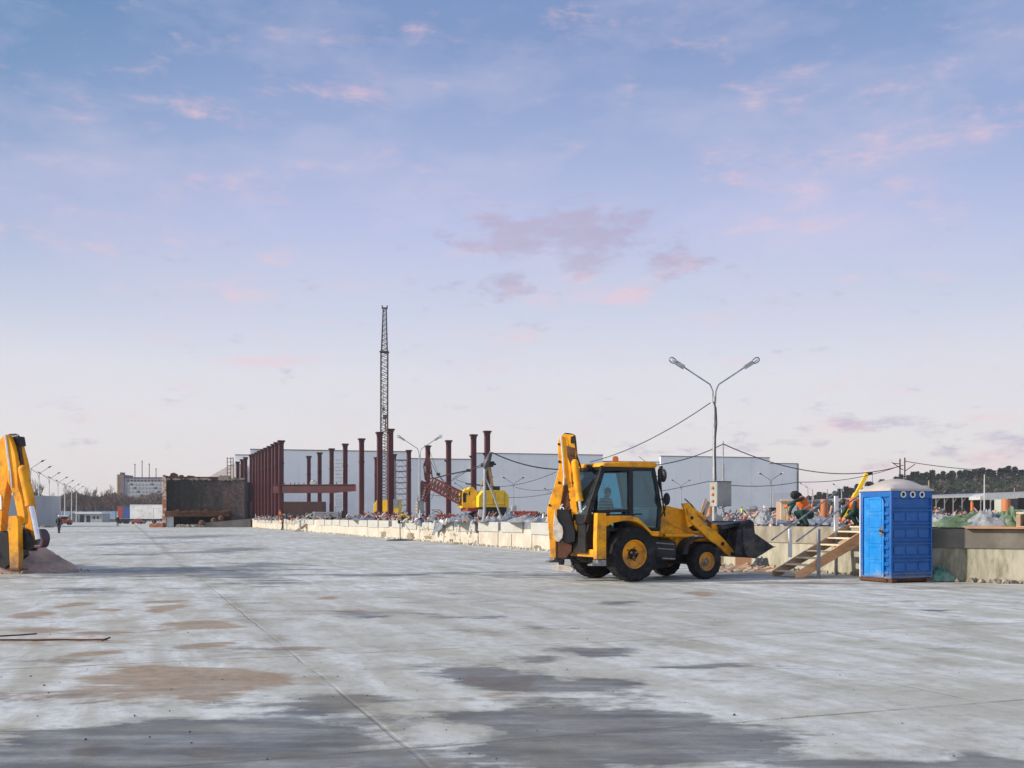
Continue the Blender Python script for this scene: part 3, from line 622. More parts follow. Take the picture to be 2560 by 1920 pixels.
# roof
rp=[cf(*p) for p in ((372,400),(400,385),(470,378),(800,371),(1010,374),(1060,385),(1080,398),(1062,428),(600,414),(480,438),(385,425))]
rx0=rp[0][0]; lx=cf(592,0)[0]
MB().prism([cf(*p) for p in ((585,402),(600,379),(800,371),(1010,374),(1060,384),(1082,398),(1062,426),(600,416))],-.90,.90).build('cab_roof',yel,bh,bevel=.03)
z0=cf(560,402)
MB().mm(lx-.02,lx+.12,-.86,.86,cf(500,440)[1]+.04,cf(500,390)[1]).build('roof_visor',yel,bh,bevel=.04)
for y in (-.34,.38):
    lz=cf(500,415)[1]
    wl_=MB().lathe([(0,-.02),(.075,-.02),(.085,.07),(.04,.12),(0,.12)],(lx-.10,y,lz-.01),(1,0,-.1),14).build('work_light',blk,bh)
    MB().lathe([(0,-.025),(.07,-.025),(.07,-.015),(0,-.015)],(lx-.105,y,lz-.01),(1,0,-.1),14).build('lens',glassc,wl_)
bx=cf(815,0)[0]; bz=cf(815,372)[1]
bc=MB().lathe([(0,.15),(.05,.14),(.075,.10),(.08,.03),(.085,0)],(bx,-.3,bz+.02),(0,0,1),16).build('beacon',amber,bh); MB().lathe([(.10,.035),(.10,-.02),(0,-.02)],(bx,-.3,bz),(0,0,1),16).build('beacon_base',amber,bc)
a=cf(1050,385); t_=cf(966,322); MB().tube([(a[0],-.6,a[1]),(t_[0],-.6,t_[1])],.006,5).build('aerial',blk,bh)
# exhaust stack, mirrors
ex=bl(-.62); e=[ex(1150,860),ex(1118,640),ex(1103,560),ex(1103,450),ex(1120,415)]
MB().tube([(p[0],-.62,p[1]) for p in e],[.02,.02,.05,.05,.045],10).build('exhaust_stack',blk,bh)
for (tp,arm,sz,yy) in (((1135,495),(1075,505),(.10,.17),-.98),((1165,705),(1120,710),(.10,.17),-1.0)):
    c_=bl(yy)(*tp); g_=bl(yy)(*arm)
    mr_=MB().sphere((c_[0],yy,c_[1]),(.06,.13,.17 if tp[1]<600 else .16),12,8).build('mirror',blk,bh)
    MB().tube([(c_[0],yy,c_[1]),(g_[0],-.84,g_[1])],.014,6).build('bracket',blk,mr_)
c_=bl(-.8)(1160,700); g_=bl(-.8)(1160,800); g2=bl(-.8)(1135,900)
MB().tube([(c_[0],-.8,c_[1]),(g_[0],-.75,g_[1]),(g2[0],-.6,g2[1])],.018,6).build('hose',blk,bh)
# seat, wheel, console
sx=cf(650,0)[0]+.1
MB().mm(sx-.25,sx+.25,-.25,.25,1.15,1.30).prism([(sx-.28,1.25),(sx-.18,1.25),(sx-.26,2.0),(sx-.38,2.0)],-.25,.25).mm(sx-.1,sx+.1,-.1,.1,.75,1.16).build('driver_seat',blk,bh,bevel=.04)
st=MB().lathe([(.19,-.012),(.205,0),(.19,.012),(.175,0),(.19,-.012)],(sx+.62,0,1.56),(-.5,0,1),20).tube([(sx+.75,0,1.2),(sx+.62,0,1.56)],.03,8).tube([(sx+.62,-.18,1.56),(sx+.62,.18,1.56)],.015,6).build('steering_wheel',blk,bh)
MB().prism([(sx+.7,.95),(sx+1.05,.95),(sx+1.02,1.45),(sx+.85,1.55),(sx+.68,1.3)],-.3,.3).mm(sx+.3,sx+.6,-.62,-.42,.95,1.35).build('dashboard',blk,bh,bevel=.03)
# loader arms
for s in (-1,1):
    yo=s*.74 ; f=bl(-.74)
    y0,y1=sorted((s*.70,s*.78))
    MB().prism([f(*p) for p in ((1308,745),(1372,738),(1378,775),(1390,850),(1410,935),(1362,962),(1345,880),(1330,800))],y0-.05*s,y1-.05*s).build('loader_tower',yel,bh,bevel=.01)
    lp=[f(*p) for p in ((1340,790),(1368,760),(1400,790),(1450,880),(1520,940),(1610,1000),(1680,1075),(1758,1165),(1752,1210),(1735,1222),(1690,1190),(1600,1110),(1530,1065),(1470,1000),(1400,935),(1365,900))]
    arm_=MB().prism(lp,y0,y1).build('loader_arm',yel,bh,bevel=.012)
    for (u,v,r) in ((1381,873,.045),(1655,1103,.05),(1738,1195,.05)):
        p=f(u,v); MB().tube([(p[0],y0-.02,p[1]),(p[0],y1+.02,p[1])],r,12).build('pivot_pin',blk,arm_)
    a=f(1365,762); b_=f(1530,880); c_=f(1612,952)
    rm=MB().tube([(a[0],yo-.12*s,a[1]),(b_[0],yo-.12*s,b_[1])],.062,12).tube([(b_[0]-.03,yo-.12*s,b_[1]+.02),(b_[0]+.01,yo-.12*s,b_[1]-.007)],.072,12).build('tilt_ram',yel,bh)
    MB().tube([(b_[0],yo-.12*s,b_[1]),(c_[0],yo-.12*s,c_[1])],.035,10).build('rod',rust,rm)
    y2,y3=sorted((s*.56,s*.60))
    MB().prism([f(*p) for p in ((1575,930),(1620,925),(1632,950),(1660,975),(1750,1080),(1745,1115),(1715,1110),(1620,1010),(1590,975))],y2,y3).prism([f(*p) for p in ((1575,930),(1620,925),(1632,960),(1600,1010),(1580,1000))],y2+.1*s,y3+.1*s).build('tilt_lever',yel,bh,bevel=.008)
p=bl(-.7)(1600,1065); MB().tube([(p[0],-.7,p[1]),(p[0],.7,p[1])],.07,12).build('cross_tube',yel,bh)
p=[bl(-.6)(*q) for q in ((1330,720),(1380,765),(1450,850),(1500,900),(1600,960))]; MB().tube([(q[0],-.62,q[1]+.03) for q in p],.016,6).tube([(q[0],-.58,q[1]+.05) for q in p],.016,6).build('hose',blk,bh)
# front fenders
for s in (-1,1):
    f=bl(-1.0); q=[(1312,1200),(1322,1140),(1352,1085),(1400,1052),(1455,1038),(1512,1045)]; q2=[(1512,1058),(1460,1058),(1410,1075),(1372,1110),(1360,1150),(1358,1200)]
    y0,y1=sorted((s*.66,s*1.0)); MB().prism([f(*p) for p in q+q2],y0,y1).build('front_fender',blk,bh,bevel=.012)
# front bucket: curved shell, side plates, lip, teeth
f=bl(-1.12); B0=[(1852,938),(1858,1235),(1975,1240),(1972,1215),(2118,1133)]
lipx,lipz=f(2118,1133); bx0,bz1=f(1850,935); _,bz0=f(1900,1238)
prof=[(bx0+.10,bz1+.10),(bx0-.02,bz1-.05),(bx0-.06,bz1-.35),(bx0-.03,bz1-.62),(bx0+.10,bz0+.12),(bx0+.30,bz0+.02),(bx0+.45,bz0+.03),(lipx,lipz)]
inner_=[(x+.035,z+.03) for x,z in prof[1:-1]]
MB().prism(prof+list(reversed(inner_)),-1.13,1.13).build('bucket_shell',buck,bh,sa=25)
side_=[(bx0-.04,bz1-.10),(bx0+.04,bz1+.08),f(1895,900),f(1935,925),f(1945,1010),f(2015,1060),(lipx,lipz),f(1972,1213),f(1960,1236),(bx0+.25,bz0+.02),(bx0+.08,bz0+.10),(bx0-.02,bz0+.3)]
for s in (-1,1):
    y0,y1=sorted((s*1.13,s*1.16)); MB().prism(side_,y0,y1).build('bucket_side',buck,bh,bevel=.006)
f2=bl(-.8); 
for y in (-1.1,-.72,.72,1.1): MB().prism([(bx0-.28,bz0+.16),(bx0-.05,bz0+.1),(bx0-.02,bz1-.1),(bx0-.16,bz1-.12)],y-.02,y+.02).build('hitch_plate',buck,bh,bevel=.006)
cl_=[f(*p) for p in ((1845,935),(1900,885),(1938,915),(1928,960),(1870,975))]
MB().prism(cl_,-1.17,-1.02).build('bucket_jaw_ram',blk,bh,bevel=.02); MB().prism(cl_,1.02,1.17).build('bucket_jaw_ram',blk,bh,bevel=.02)

for k in range(8):
    y=-1.05+k*.3; MB().prism([(lipx-.16,lipz+.02),(lipx+.10,lipz+.015),(lipx+.10,lipz),(lipx-.14,lipz-.05)],y-.04,y+.04).build('bucket_tooth',steel,bh)
a=f2(1690,900); MB().prism([(bx0-.55,bz1-.0),(bx0+.1,bz1+.07),(bx0+.1,bz1-.02),(bx0-.5,bz1-.12)],-.9,.9).build('bucket_top_plate',buck,bh,bevel=.006)
MB().prism([(bx0-.45,bz0+.30),(bx0-.05,bz0+.2),(bx0-.05,bz1-.05),(bx0-.40,bz1-.1)],-.62,.62).build('bucket_back',buck,bh,bevel=.01)
# rear frame, stabilisers
f=bl(-1.0)
for s in (-1,1):
    y0,y1=sorted((s*.98,s*1.14))
    lg=MB().prism([f(*p) for p in ((520,830),(600,832),(600,1240),(515,1240),(512,1090))],y0,y1).build('stabiliser_leg',yel,bh,bevel=.012)
    MB().prism([f(*p) for p in ((516,1245),(596,1245),(596,1270),(598,1300),(468,1300),(468,1286),(516,1272))],y0-.02,y1+.03).build('foot_pad',steel,lg,bevel=.008)
    mb=MB(); bar(mb,[(590,835),(590,1235)],.03,y0-.012,y1+.012,f); mb.build('wear_strip',yel,lg)
a=f(330,1190); b_=f(520,1235); xa=a[0]; xb=b_[0]
MB().mm(f(512,0)[0],f(598,0)[0],-1.0,1.0,f(0,1235)[1],f(0,1165)[1]).mm(xa+.75,xb+.1,-1.0,1.0,f(0,1200)[1],f(0,1180)[1]).build('rear_crossframe',yel,bh,bevel=.01)
MB().mm(f(512,0)[0]-.02,f(598,0)[0]+.35,-.78,.78,f(0,1160)[1],f(0,880)[1]).mm(-.75,-.3,-.5,.5,.5,1.1).build('rear_frame',frm,bh,bevel=.02)
KP=(f(455,0)[0]-.02,0.0)     # king post
# ---- boom set, slewed ----
SL=R(-40); kw=Matrix.Translation((BO[0],BO[1],0))@ang(BA)@Vector((KP[0],KP[1],0)); bf=empty('boom_assembly',(KP[0],KP[1],0),SL,bh)
bs=lambda yp:(lambda u,v: unp(*Z1(u,v),(kw.x,kw.y),BA+SL,yp))
def bp_(name,pts,y0,y1,mt,par=bf,bev=.01,yp=None):
    g=bs(y0 if yp is None else yp); return MB().prism([g(*p) for p in pts],y0,y1).build(name,mt,par,bevel=bev)
# dipper (outer, left): two skins and a box between
dip=bp_('dipper',[(228,130),(262,128),(285,170),(300,330),(315,430),(322,560),(250,575),(243,620),(214,800),(195,830),(180,900),(178,1230),(160,1235),(128,1225),(120,1100),(100,860),(98,800),(120,720),(155,610),(185,500),(205,420),(200,340),(193,250),(198,180)],-.16,.10,yel,bev=.015)
bp_('dipper_channel_shade',[(262,590),(300,600),(320,860),(300,1090),(200,1090),(215,830),(240,700)],-.10,.08,rust,dip)  # brown colour stands in for the shade inside the channel plates
for (u,v,r) in ((204,216,.03),(210,372,.035),(209,560,.035),(122,760,.03)):
    p=bs(-.16)(u,v); MB().tube([(p[0],-.18,p[1]),(p[0],.12,p[1])],r,12).build('pivot_pin',blk,dip)
p=bs(-.2)(222,140); q=bs(-.2)(252,520); r_=bs(-.2)(250,580)
MB().tube([(p[0],-.20,p[1]),(q[0],-.20,q[1])],.022,8).build('hydraulic_pipe',chrome,dip); MB().tube([(q[0],-.20,q[1]),(r_[0],-.20,r_[1])],.032,8).build('pipe_union',bone,dip)
# boom (inner, right)
boom=bp_('boom',[(262,128),(338,130),(345,200),(358,330),(352,420),(352,640),(380,900),(403,1000),(398,1095),(380,1120),(362,1095),(345,960),(320,880),(300,700),(275,500),(262,300)],-.15,.15,yel,bev=.015)
bp_('boom_web',[(272,230),(345,250),(350,400),(330,420),(300,380),(280,330)],-.17,-.12,rust,boom)
for (u,v,r) in ((285,636,.022),(296,712,.022),(308,800,.022),(318,872,.026),(330,560,.02)):
    p=bs(-.15)(u,v); MB().tube([(p[0],-.165,p[1]),(p[0],-.14,p[1])],r,10).build('bolt',blk,boom)
a=bs(-.22)(347,380); b_=bs(-.22)(388,720); c_=bs(-.22)(425,1000)
rm=MB().tube([(a[0],-.22,a[1]),(b_[0],-.22,b_[1])],.088,16).tube([(b_[0]-.005,-.22,b_[1]+.06),(b_[0],-.22,b_[1]-.01)],.1,16).sphere((a[0],-.22,a[1]),.088,12,8).build('boom_ram',yel,boom)
MB().tube([(b_[0],-.22,b_[1]),(c_[0],-.22,c_[1])],.05,12).build('rod',chrome,rm)
# hoses looping at the head
hp=[bs(-.05)(*q) for q in ((235,140),(262,118),(300,122),(335,128),(345,200),(350,300),(372,360),(392,420))]
MB().tube([(q[0],-.05,q[1]) for q in hp],.014,6).tube([(q[0]+.02,.02,q[1]-.02) for q in hp],.014,6).tube([(q[0]+.03,-.12,q[1]-.03) for q in hp[3:]],.014,6).build('hose',blk,boom)
hp=[bs(-.2)(*q) for q in ((300,310),(340,320),(362,360),(330,420),(322,500),(326,600))]
MB().tube([(q[0],-.2,q[1]) for q in hp],.012,6).build('hose',blk,boom)
bp_('head_lug',[(310,150),(338,140),(342,205),(308,205)],-.19,-.15,blk,boom,.004)
# king post casting
kp=bp_('king_post',[(400,960),(440,930),(468,1010),(465,1075),(430,1095),(385,1130),(365,1110)],-.20,.20,rust)
MB().tube([(.0,0,.55),(.0,0,1.35)],.13,14).build('slew_post',frm,kp)
bp_('slew_bracket',[(335,905),(352,890),(392,1000),(400,1040),(385,1115),(372,1125),(362,1060),(365,1000),(345,960)],-.24,-.17,yel,kp)
# rear bucket tucked between dipper and boom
g=bs(-.32)
bk=MB().prism([g(*p) for p in ((183,795),(285,800),(325,900),(352,1000),(350,1085),(300,1100),(240,1090),(210,1060),(190,960))],-.32,.32).build('digging_bucket',frm,bf,bevel=.015)
sp=[g(*p) for p in ((173,790),(180,850),(205,910),(238,950),(246,1000),(238,1050),(205,1090),(182,1080),(165,1050),(155,990),(158,900))]
MB().prism(sp,-.36,-.32).build('cheek_plate',bone,bk,bevel=.01); MB().prism(sp,.32,.36).build('cheek_plate',bone,bk,bevel=.01)
bp_('bucket_linkage',[(175,1090),(300,1100),(322,1110),(318,1170),(270,1230),(172,1232)],-.13,.13,rust)
bp_('dipper_end_plate',[(182,1228),(245,1228),(240,1290),(205,1292),(196,1262),(176,1270)],-.10,.10,frm)
tp=bp_('ripper_tooth',[(150,1308),(180,1288),(205,1278),(225,1290),(300,1300),(330,1318),(340,1335),(312,1362),(255,1352),(215,1348),(150,1345)],-.09,.09,bone)
mb=MB()
p=bs(-.17)(233,775)
cu=bpy.data.curves.new('fleet_number','FONT'); cu.body='6'; cu.size=.26; cu.extrude=.003
to=bpy.data.objects.new('fleet_number_text',cu); col.objects.link(to)
dg=bpy.context.evaluated_depsgraph_get(); me=bpy.data.meshes.new_from_object(to.evaluated_get(dg)); bpy.data.objects.remove(to)
me.transform(Matrix.Translation((p[0]-.07,-.171,p[1]-.1))@Matrix.Rotation(R(90),4,'X')); me.materials.clear(); me.materials.append(white)
fo=bpy.data.objects.new('fleet_number',me); col.objects.link(fo); fo.parent=dip
# ================= second machine, cut by the left edge =================
bh2=copy_tree(bh,None,skip=('boom_assembly',))
B2A=R(118); B2O=(-16.55,30.4)
bh2.location=(B2O[0],B2O[1],0); bh2.rotation_euler=(0,0,B2A); W[bh2.name]=Matrix.Translation((*B2O,0))@ang(B2A)
tag(bh2,'yellow backhoe loader cut off by the left edge, folded arm over the sand heap')
for ch in list(bh2.children):
    if ch.name.split('.')[0] in ('stabiliser_leg',): 
        pass
A2=R(-12); K2=Vector((-14.35,29.6,0))
M2=wmat(bh2).inverted()
l2=M2@K2
bf2=empty('boom_assembly',tuple(l2),A2-B2A,bh2)
cs=lambda yp:(lambda u,v: unp(*Z5(u,v),(K2.x,K2.y),A2,yp))
def cp_(name,pts,y0,y1,mt,par=bf2,bev=.012):
    g=cs(y0); return MB().prism([g(*p) for p in pts],y0,y1).build(name,mt,par,bevel=bev)
dip2=cp_('dipper',[(-150,300),(-40,170),(10,140),(42,104),(62,115),(110,300),(120,380),(62,420),(72,560),(48,700),(20,880),(10,1060),(-20,1065),(-40,900),(-110,700),(-130,500)],-.14,.14,yel)
cp_('logo_plate',[(-6,700),(12,705),(16,840),(-6,852)],-.16,-.143,white,dip2,.002)
boom2=cp_('boom',[(45,104),(62,100),(80,108),(112,180),(150,300),(165,420),(178,620),(212,720),(245,900),(243,975),(225,990),(205,990),(170,890),(140,740),(100,620),(72,560),(62,420),(50,250)],-.24,-.08,yel)
cp_('boom_inner_plate',[(110,130),(185,125),(205,230),(250,400),(262,560),(300,700),(350,1140),(345,1180),(318,1220),(290,1180),(250,1040),(232,900),(200,640),(160,420),(130,260)],.06,.24,yel,boom2)
cp_('head_block',[(100,128),(180,120),(190,175),(195,215),(140,210),(108,160)],-.08,.2,frm,boom2)
cp_('boom_web',[(128,220),(190,215),(215,420),(235,640),(225,700),(195,640),(165,420)],-.06,.05,rust,boom2)
g=cs(.0); a=g(212,400); b_=g(300,800); c_=g(378,1140); yy=-.36
g=cs(yy); a=g(228,450); b_=g(305,805); c_=g(375,1140)
rm=MB().tube([(a[0],yy,a[1]),(b_[0],yy,b_[1])],.135,16).tube([(b_[0]-.02,yy,b_[1]+.08),(b_[0],yy,b_[1]-.01)],.15,16).sphere((a[0],yy,a[1]),.13,12,8).build('boom_ram',yel,boom2)
MB().tube([(b_[0],yy,b_[1]),(c_[0],yy,c_[1])],.075,12).build('rod',chrome,rm)
g=cs(.3); q=[g(*p) for p in ((182,118),(210,230),(240,360),(262,430),(272,520))]; MB().tube([(p[0],.3,p[1]) for p in q],.035,8).build('hydraulic_pipe',redo,boom2)
g=cs(-.26); q=[g(*p) for p in ((50,108),(62,180),(75,300),(100,470),(112,620))]; MB().tube([(p[0],-.26,p[1]) for p in q],.03,8).build('hydraulic_pipe',chrome,boom2)
g=cs(-.05)
for k in range(3):
    q=[g(*p) for p in ((70+k*14,112),(100+k*14,100-k*3),(130+k*12,104),(150+k*8,125),(160+k*6,180))]; MB().tube([(p[0],-.05+k*.05,p[1]) for p in q],.014,6).build('hose',blk,boom2)
q=[g(*p) for p in ((120,255),(150,245),(190,255),(205,330),(195,380),(200,420))]; MB().tube([(p[0],-.1,p[1]) for p in q],.018,6).build('hose',blk,boom2)
q=[cs(.22)(*p) for p in ((235,980),(262,1010),(300,1020),(340,1060))]; MB().tube([(p[0],.22,p[1]) for p in q],.03,6).build('hose',blk,boom2)
bk2=cp_('digging_bucket',[(130,1000),(240,1040),(300,1200),(345,1150),(400,1120),(395,1210),(330,1222),(310,1255),(190,1240),(120,1150)],-.2,.02,frm)
cp_('cheek_plate',[(372,1035),(400,1050),(425,1095),(430,1140),(415,1200),(395,1222),(330,1225),(340,1196),(388,1195),(398,1140),(390,1080)],-.24,.06,pm('dusty_plum_bucket_paint',(.10,.03,.06),(.06,.03,.04),3,.5),bk2)
cp_('slew_bracket',[(85,912),(160,905),(178,940),(185,1300),(185,1432),(95,1430),(92,1300),(78,1000)],-.42,-.22,yel,bf2)
cp_('king_post',[(-20,1060),(80,1080),(88,1240),(120,1260),(190,1250),(200,1300),(40,1430),(-30,1400)],-.2,.2,frm,bf2)
cp_('foot_pad',[(88,1432),(192,1432),(196,1446),(84,1446)],-.5,-.14,rust,bf2)
mb=MB(); vs=[];fs=[]; n=16
for j in range(n+1):
    for i in range(n+1):
        u=i/n; v=j/n; x=bx0+.04+u*(.50); y=-1.08+2.16*v; z=bz1-.22-u*.42+.13*math.sin(PI*v)*(1-u)+.09*noise.noise(Vector((x*4,y*3,1)))+.04*noise.noise(Vector((x*12,y*12,4)))
        vs.append((x,y,z))
for j in range(n):
    for i in range(n): a=j*(n+1)+i; fs.append((a,a+1,a+n+2,a+n+1))
so_=mb.add(vs,fs).build('bucket_soil',pm('brown_soil',(.11,.08,.055),(.06,.045,.03),6,.95,bump=.6),bh,solid=.05)
# ================= people =================
def person(label,loc,face,J,top,trou,hat=None,hatm=None,vox=.022,vestm=None,cat='person',fat=1.0,fingers=False,band=False,nm='person',group=None):
    p=thing(nm,label,cat,loc,face,group)
    V={k:Vector(v) for k,v in J.items()}
    b=MB()
    hd=V['head']; nk=V['neck']; up=(hd-nk).normalized(); fw=V.get('look',Vector((1,0,0))).normalized()
    b.sphere(hd,(.094,.078,.118),12,10); b.capsule(nk,hd-up*.04,.056,.056)
    b.sphere(hd+fw*.098-up*.01,(.016,.013,.022),8,6); b.sphere(hd+fw*.05-up*.07,(.05,.045,.045),8,6)
    lat=up.cross(fw).normalized() if up.cross(fw).length>.1 else Vector((0,1,0))
    for s in (-1,1):
        b.sphere(hd+lat*s*.08,(.014,.012,.03),6,5)
    b.capsule(V['pelvis'],V['chest'],.135,.15); b.capsule(V['chest'],nk,.12,.06)
    for s in 'LR':
        b.capsule(V['sh'+s],V['el'+s],.058,.045); b.capsule(V['el'+s],V['ha'+s],.043,.03); b.capsule(V['chest'],V['sh'+s],.1,.065)
        b.capsule(V['hip'+s],V['kn'+s],.088,.06); b.capsule(V['kn'+s],V['an'+s],.058,.04); b.capsule(V['pelvis'],V['hip'+s],.12,.095)
        h=V['ha'+s]; d=(h-V['el'+s]).normalized(); sd=d.orthogonal().normalized(); fwd=d.cross(sd)
        b.sphere(h+d*.05,(.042,.036,.048),8,6)
        for k in range(4):
            o=h+d*.085+sd*(k-1.5)*.021; L=(.055,.068,.062,.048)[k]
            b.capsule(o,o+d*L*.6+fwd*.012,.0105,.0095,6); b.capsule(o+d*L*.6+fwd*.012,o+d*L*.8+fwd*.045,.0095,.008,6)
        b.capsule(h+d*.03+sd*-.035,h+d*.075+sd*-.06+fwd*.02,.013,.011,6)
    body=remeshed(b,'body',skin,p,.012 if vox<.03 else .022,2)
    c=MB(); q=.02*fat
    c.capsule(V['pelvis'],V['chest'],.150*fat,.165*fat); c.capsule(V['chest'],nk,.14*fat,.07)
    for s in 'LR':
        c.capsule(V['chest'],V['sh'+s],.12,.08); c.capsule(V['sh'+s],V['el'+s],.076,.06); c.capsule(V['el'+s],V['ha'+s],.058,.046)
    c.capsule(V['pelvis'],V['pelvis']-(V['chest']-V['pelvis']).normalized()*.08,.155*fat,.15*fat)
    remeshed(c,'jacket',top,p,vox,3)
    c=MB()
    for s in 'LR':
        c.capsule(V['pelvis'],V['hip'+s],.135,.112); c.capsule(V['hip'+s],V['kn'+s],.106,.080); c.capsule(V['kn'+s],V['an'+s],.078,.068)
    remeshed(c,'trousers',trou,p,vox,3)
    for s in 'LR':
        t=V['an'+s]; tf=V.get('toe'+s,Vector((.16,0,-.05)))
        MB().capsule(t+Vector((-.03,0,-.05)),t+tf,.055,.045).capsule(t+Vector((0,0,.03)),t+Vector((-.02,0,-.04)),.06,.055).build('boot',boot,p,merge=False)
    if vestm is not None:
        c=MB(); c.capsule(V['pelvis'].lerp(V['chest'],.05),V['chest'],.172*fat,.185*fat); 
        for s in 'LR': c.capsule(V['chest'],V['chest'].lerp(V['sh'+s],.75),.14,.115)
        vo=remeshed(c,'vest',vestm,p,vox,3)
        if band:
            a=V['pelvis'];d=(V['chest']-a)
            for t in (.18,.52):
                MB().lathe([(.186*fat,-.022),(.19*fat,0),(.186*fat,.022)],a+d*t,d,20).build('reflective_band',refl,vo)
    if hat=='helmet':
        c=MB().lathe([(.0,.125),(.05,.118),(.092,.08),(.115,.02),(.118,-.01),(.145,-.02),(.145,-.03),(.11,-.03)],hd+up*.03,up,18); c.build('helmet',hatm,p)
    elif hat=='hood':
        c=MB().sphere(hd+up*.015-fw*.02,(.13,.12,.14),12,10).capsule(hd-fw*.06,nk-fw*.05,.12,.12); remeshed(c,'hood',hatm,p,vox,2)
    else:
        MB().sphere(hd+up*.03-fw*.012,(.1,.086,.105),12,9).build('hair',hair,p)
    return p
walk=dict(pelvis=(0,0,.93),chest=(.02,0,1.33),neck=(.02,0,1.50),head=(.05,0,1.63),shL=(.02,.20,1.42),shR=(.02,-.20,1.42),elL=(-.03,.27,1.15),elR=(.02,-.27,1.14),haL=(.05,.27,.92),haR=(.12,-.26,.93),
 hipL=(0,.10,.88),hipR=(0,-.10,.88),knL=(.10,.11,.48),knR=(.0,-.11,.48),anL=(.10,.11,.09),anR=(-.12,-.11,.10))
bend=dict(pelvis=(-.22,0,.90),chest=(.18,0,1.12),neck=(.36,0,1.10),head=(.47,0,1.03),look=(.5,0,-.9),shL=(.24,.19,1.10),shR=(.24,-.19,1.10),elL=(.30,.24,.82),elR=(.34,-.24,.80),haL=(.48,.12,.60),haR=(.52,-.10,.62),
 hipL=(-.2,.12,.85),hipR=(-.2,-.12,.85),knL=(-.02,.16,.47),knR=(-.10,-.16,.47),anL=(-.12,.16,.09),anR=(-.20,-.16,.09))
squat=dict(pelvis=(-.26,0,.42),chest=(.12,0,.68),neck=(.27,0,.73),head=(.39,0,.72),look=(.6,0,-.8),shL=(.17,.19,.70),shR=(.17,-.19,.70),elL=(.24,.25,.44),elR=(.28,-.25,.42),haL=(.42,.12,.24),haR=(.46,-.10,.26),
 hipL=(-.22,.12,.40),hipR=(-.22,-.12,.40),knL=(.12,.22,.46),knR=(.10,-.22,.42),anL=(-.08,.18,.09),anR=(-.10,-.18,.09))
g=G(147,1333); person('person in black jacket and white helmet walking alone beside the grey curved tank',tuple(g),R(80),walk,navy,navy,'helmet',white,.035,nm='person')
g=G(294,1315); person('small distant person in teal trousers and white helmet near the long trailer',tuple(g),R(100),walk,navy,teal,'helmet',white,.035)
g=wl(706,.5); person('person in orange vest standing by the far end of the cream wall',tuple(g),R(20),walk,navy,green,'hair',None,.035,vestm=vest)
wk2=dict(walk); 
p=P(1855,1297,150); person('far person in yellow vest beside the wrapped pallet load',(p.x,p.y,PH),R(200),walk,navy,navy,'hair',None,.035,vestm=hivis)
# two workers bending on the raised floor
p=P(2005,1315,33.5); bendA=dict(squat); bendA.update(pelvis=(-.22,0,.44),chest=(.02,0,.80),neck=(.15,0,.93),head=(.27,0,.98),shL=(.08,.19,.88),shR=(.08,-.19,.88),elL=(.36,.24,.80),elR=(.26,-.25,.58),haL=(.52,.06,.66),haR=(.40,-.12,.34),look=(.7,0,-.7))
wa=person('bending worker with black hood and orange vest gripping a shovel left of the stair handrails',(p.x,p.y,PH),R(190),bendA,green,green,'hood',navy,.02,vestm=vest,fat=1.0,band=True)
p2=P(2142,1318,30.0); wb=person('bending worker in bright orange vest and green trousers beside the blue toilet',(p2.x,p2.y,PH),R(190),squat,green,green,'hair',None,.02,vestm=vest,band=True)
for wk in (wa,wb):
    for s,k in (('L','haL'),('R','haR')):
        J=bendA if wk is wa else squat; h=Vector(J[k]); e=Vector(J['el'+s]); d=(h-e).normalized()
        MB().capsule(h-d*.02,h+d*.05,.042,.042).capsule(h+d*.04,h+d*.11+Vector((0,.0,-.02)),.038,.026).capsule(h+d*.02,h+d*.07+Vector((0,.05,0)),.02,.018).build('glove',vest,wk,merge=False)
M=W[wa.name]; a=M@Vector((.56,.05,.70)); b_=M@Vector((.36,-.12,.12))
sh=thing('shovel','dark shovel held by the hooded bending worker','shovel',(b_.x,b_.y,PH))
MB().tube([a,b_],.016,8).build('handle',woodd,sh,world=True); MB().prism([(b_.x-.1,b_.z+.06),(b_.x+.1,b_.z+.06),(b_.x+.09,PH+.05),(b_.x,PH+.0),(b_.x-.09,PH+.05)],b_.y-.01,b_.y+.01).build('blade',steel,sh,world=True)
# operator in the cab (sits sideways, striped sweater)
m,nt,b=newmat('striped_sweater'); tc=nt.node('ShaderNodeTexCoord').outputs['Object']; zz=nt.xyz(tc)[2]
st_=nt.m('FRACT',nt.m('MULTIPLY',zz,13)); s1=nt.mr(st_,.45,.5); f1=nt.noise(tc,20,3)
nt.set(b.inputs['Base Color'],nt.mix(s1,nt.mix(f1,(.07,.06,.065),(.11,.09,.09)),(.30,.24,.20))); b.inputs['Roughness'].default_value=.9; sweat=m
sit=dict(pelvis=(0,0,.12),chest=(.06,0,.50),neck=(.10,0,.66),head=(.14,0,.79),shL=(.06,.19,.58),shR=(.06,-.19,.58),elL=(.14,.24,.34),elR=(.14,-.24,.34),haL=(.38,.16,.36),haR=(.38,-.16,.36),
 hipL=(.05,.10,.10),hipR=(.05,-.10,.10),knL=(.45,.12,.12),knR=(.45,-.12,.12),anL=(.50,.12,-.28),anR=(.50,-.12,-.28))
q=wmat(bh)@Vector((sx+.18,-.12,1.42))
person('machine operator in striped sweater seated inside the glazed cab',tuple(q),BA,sit,sweat,navy,'hair',None,.022)
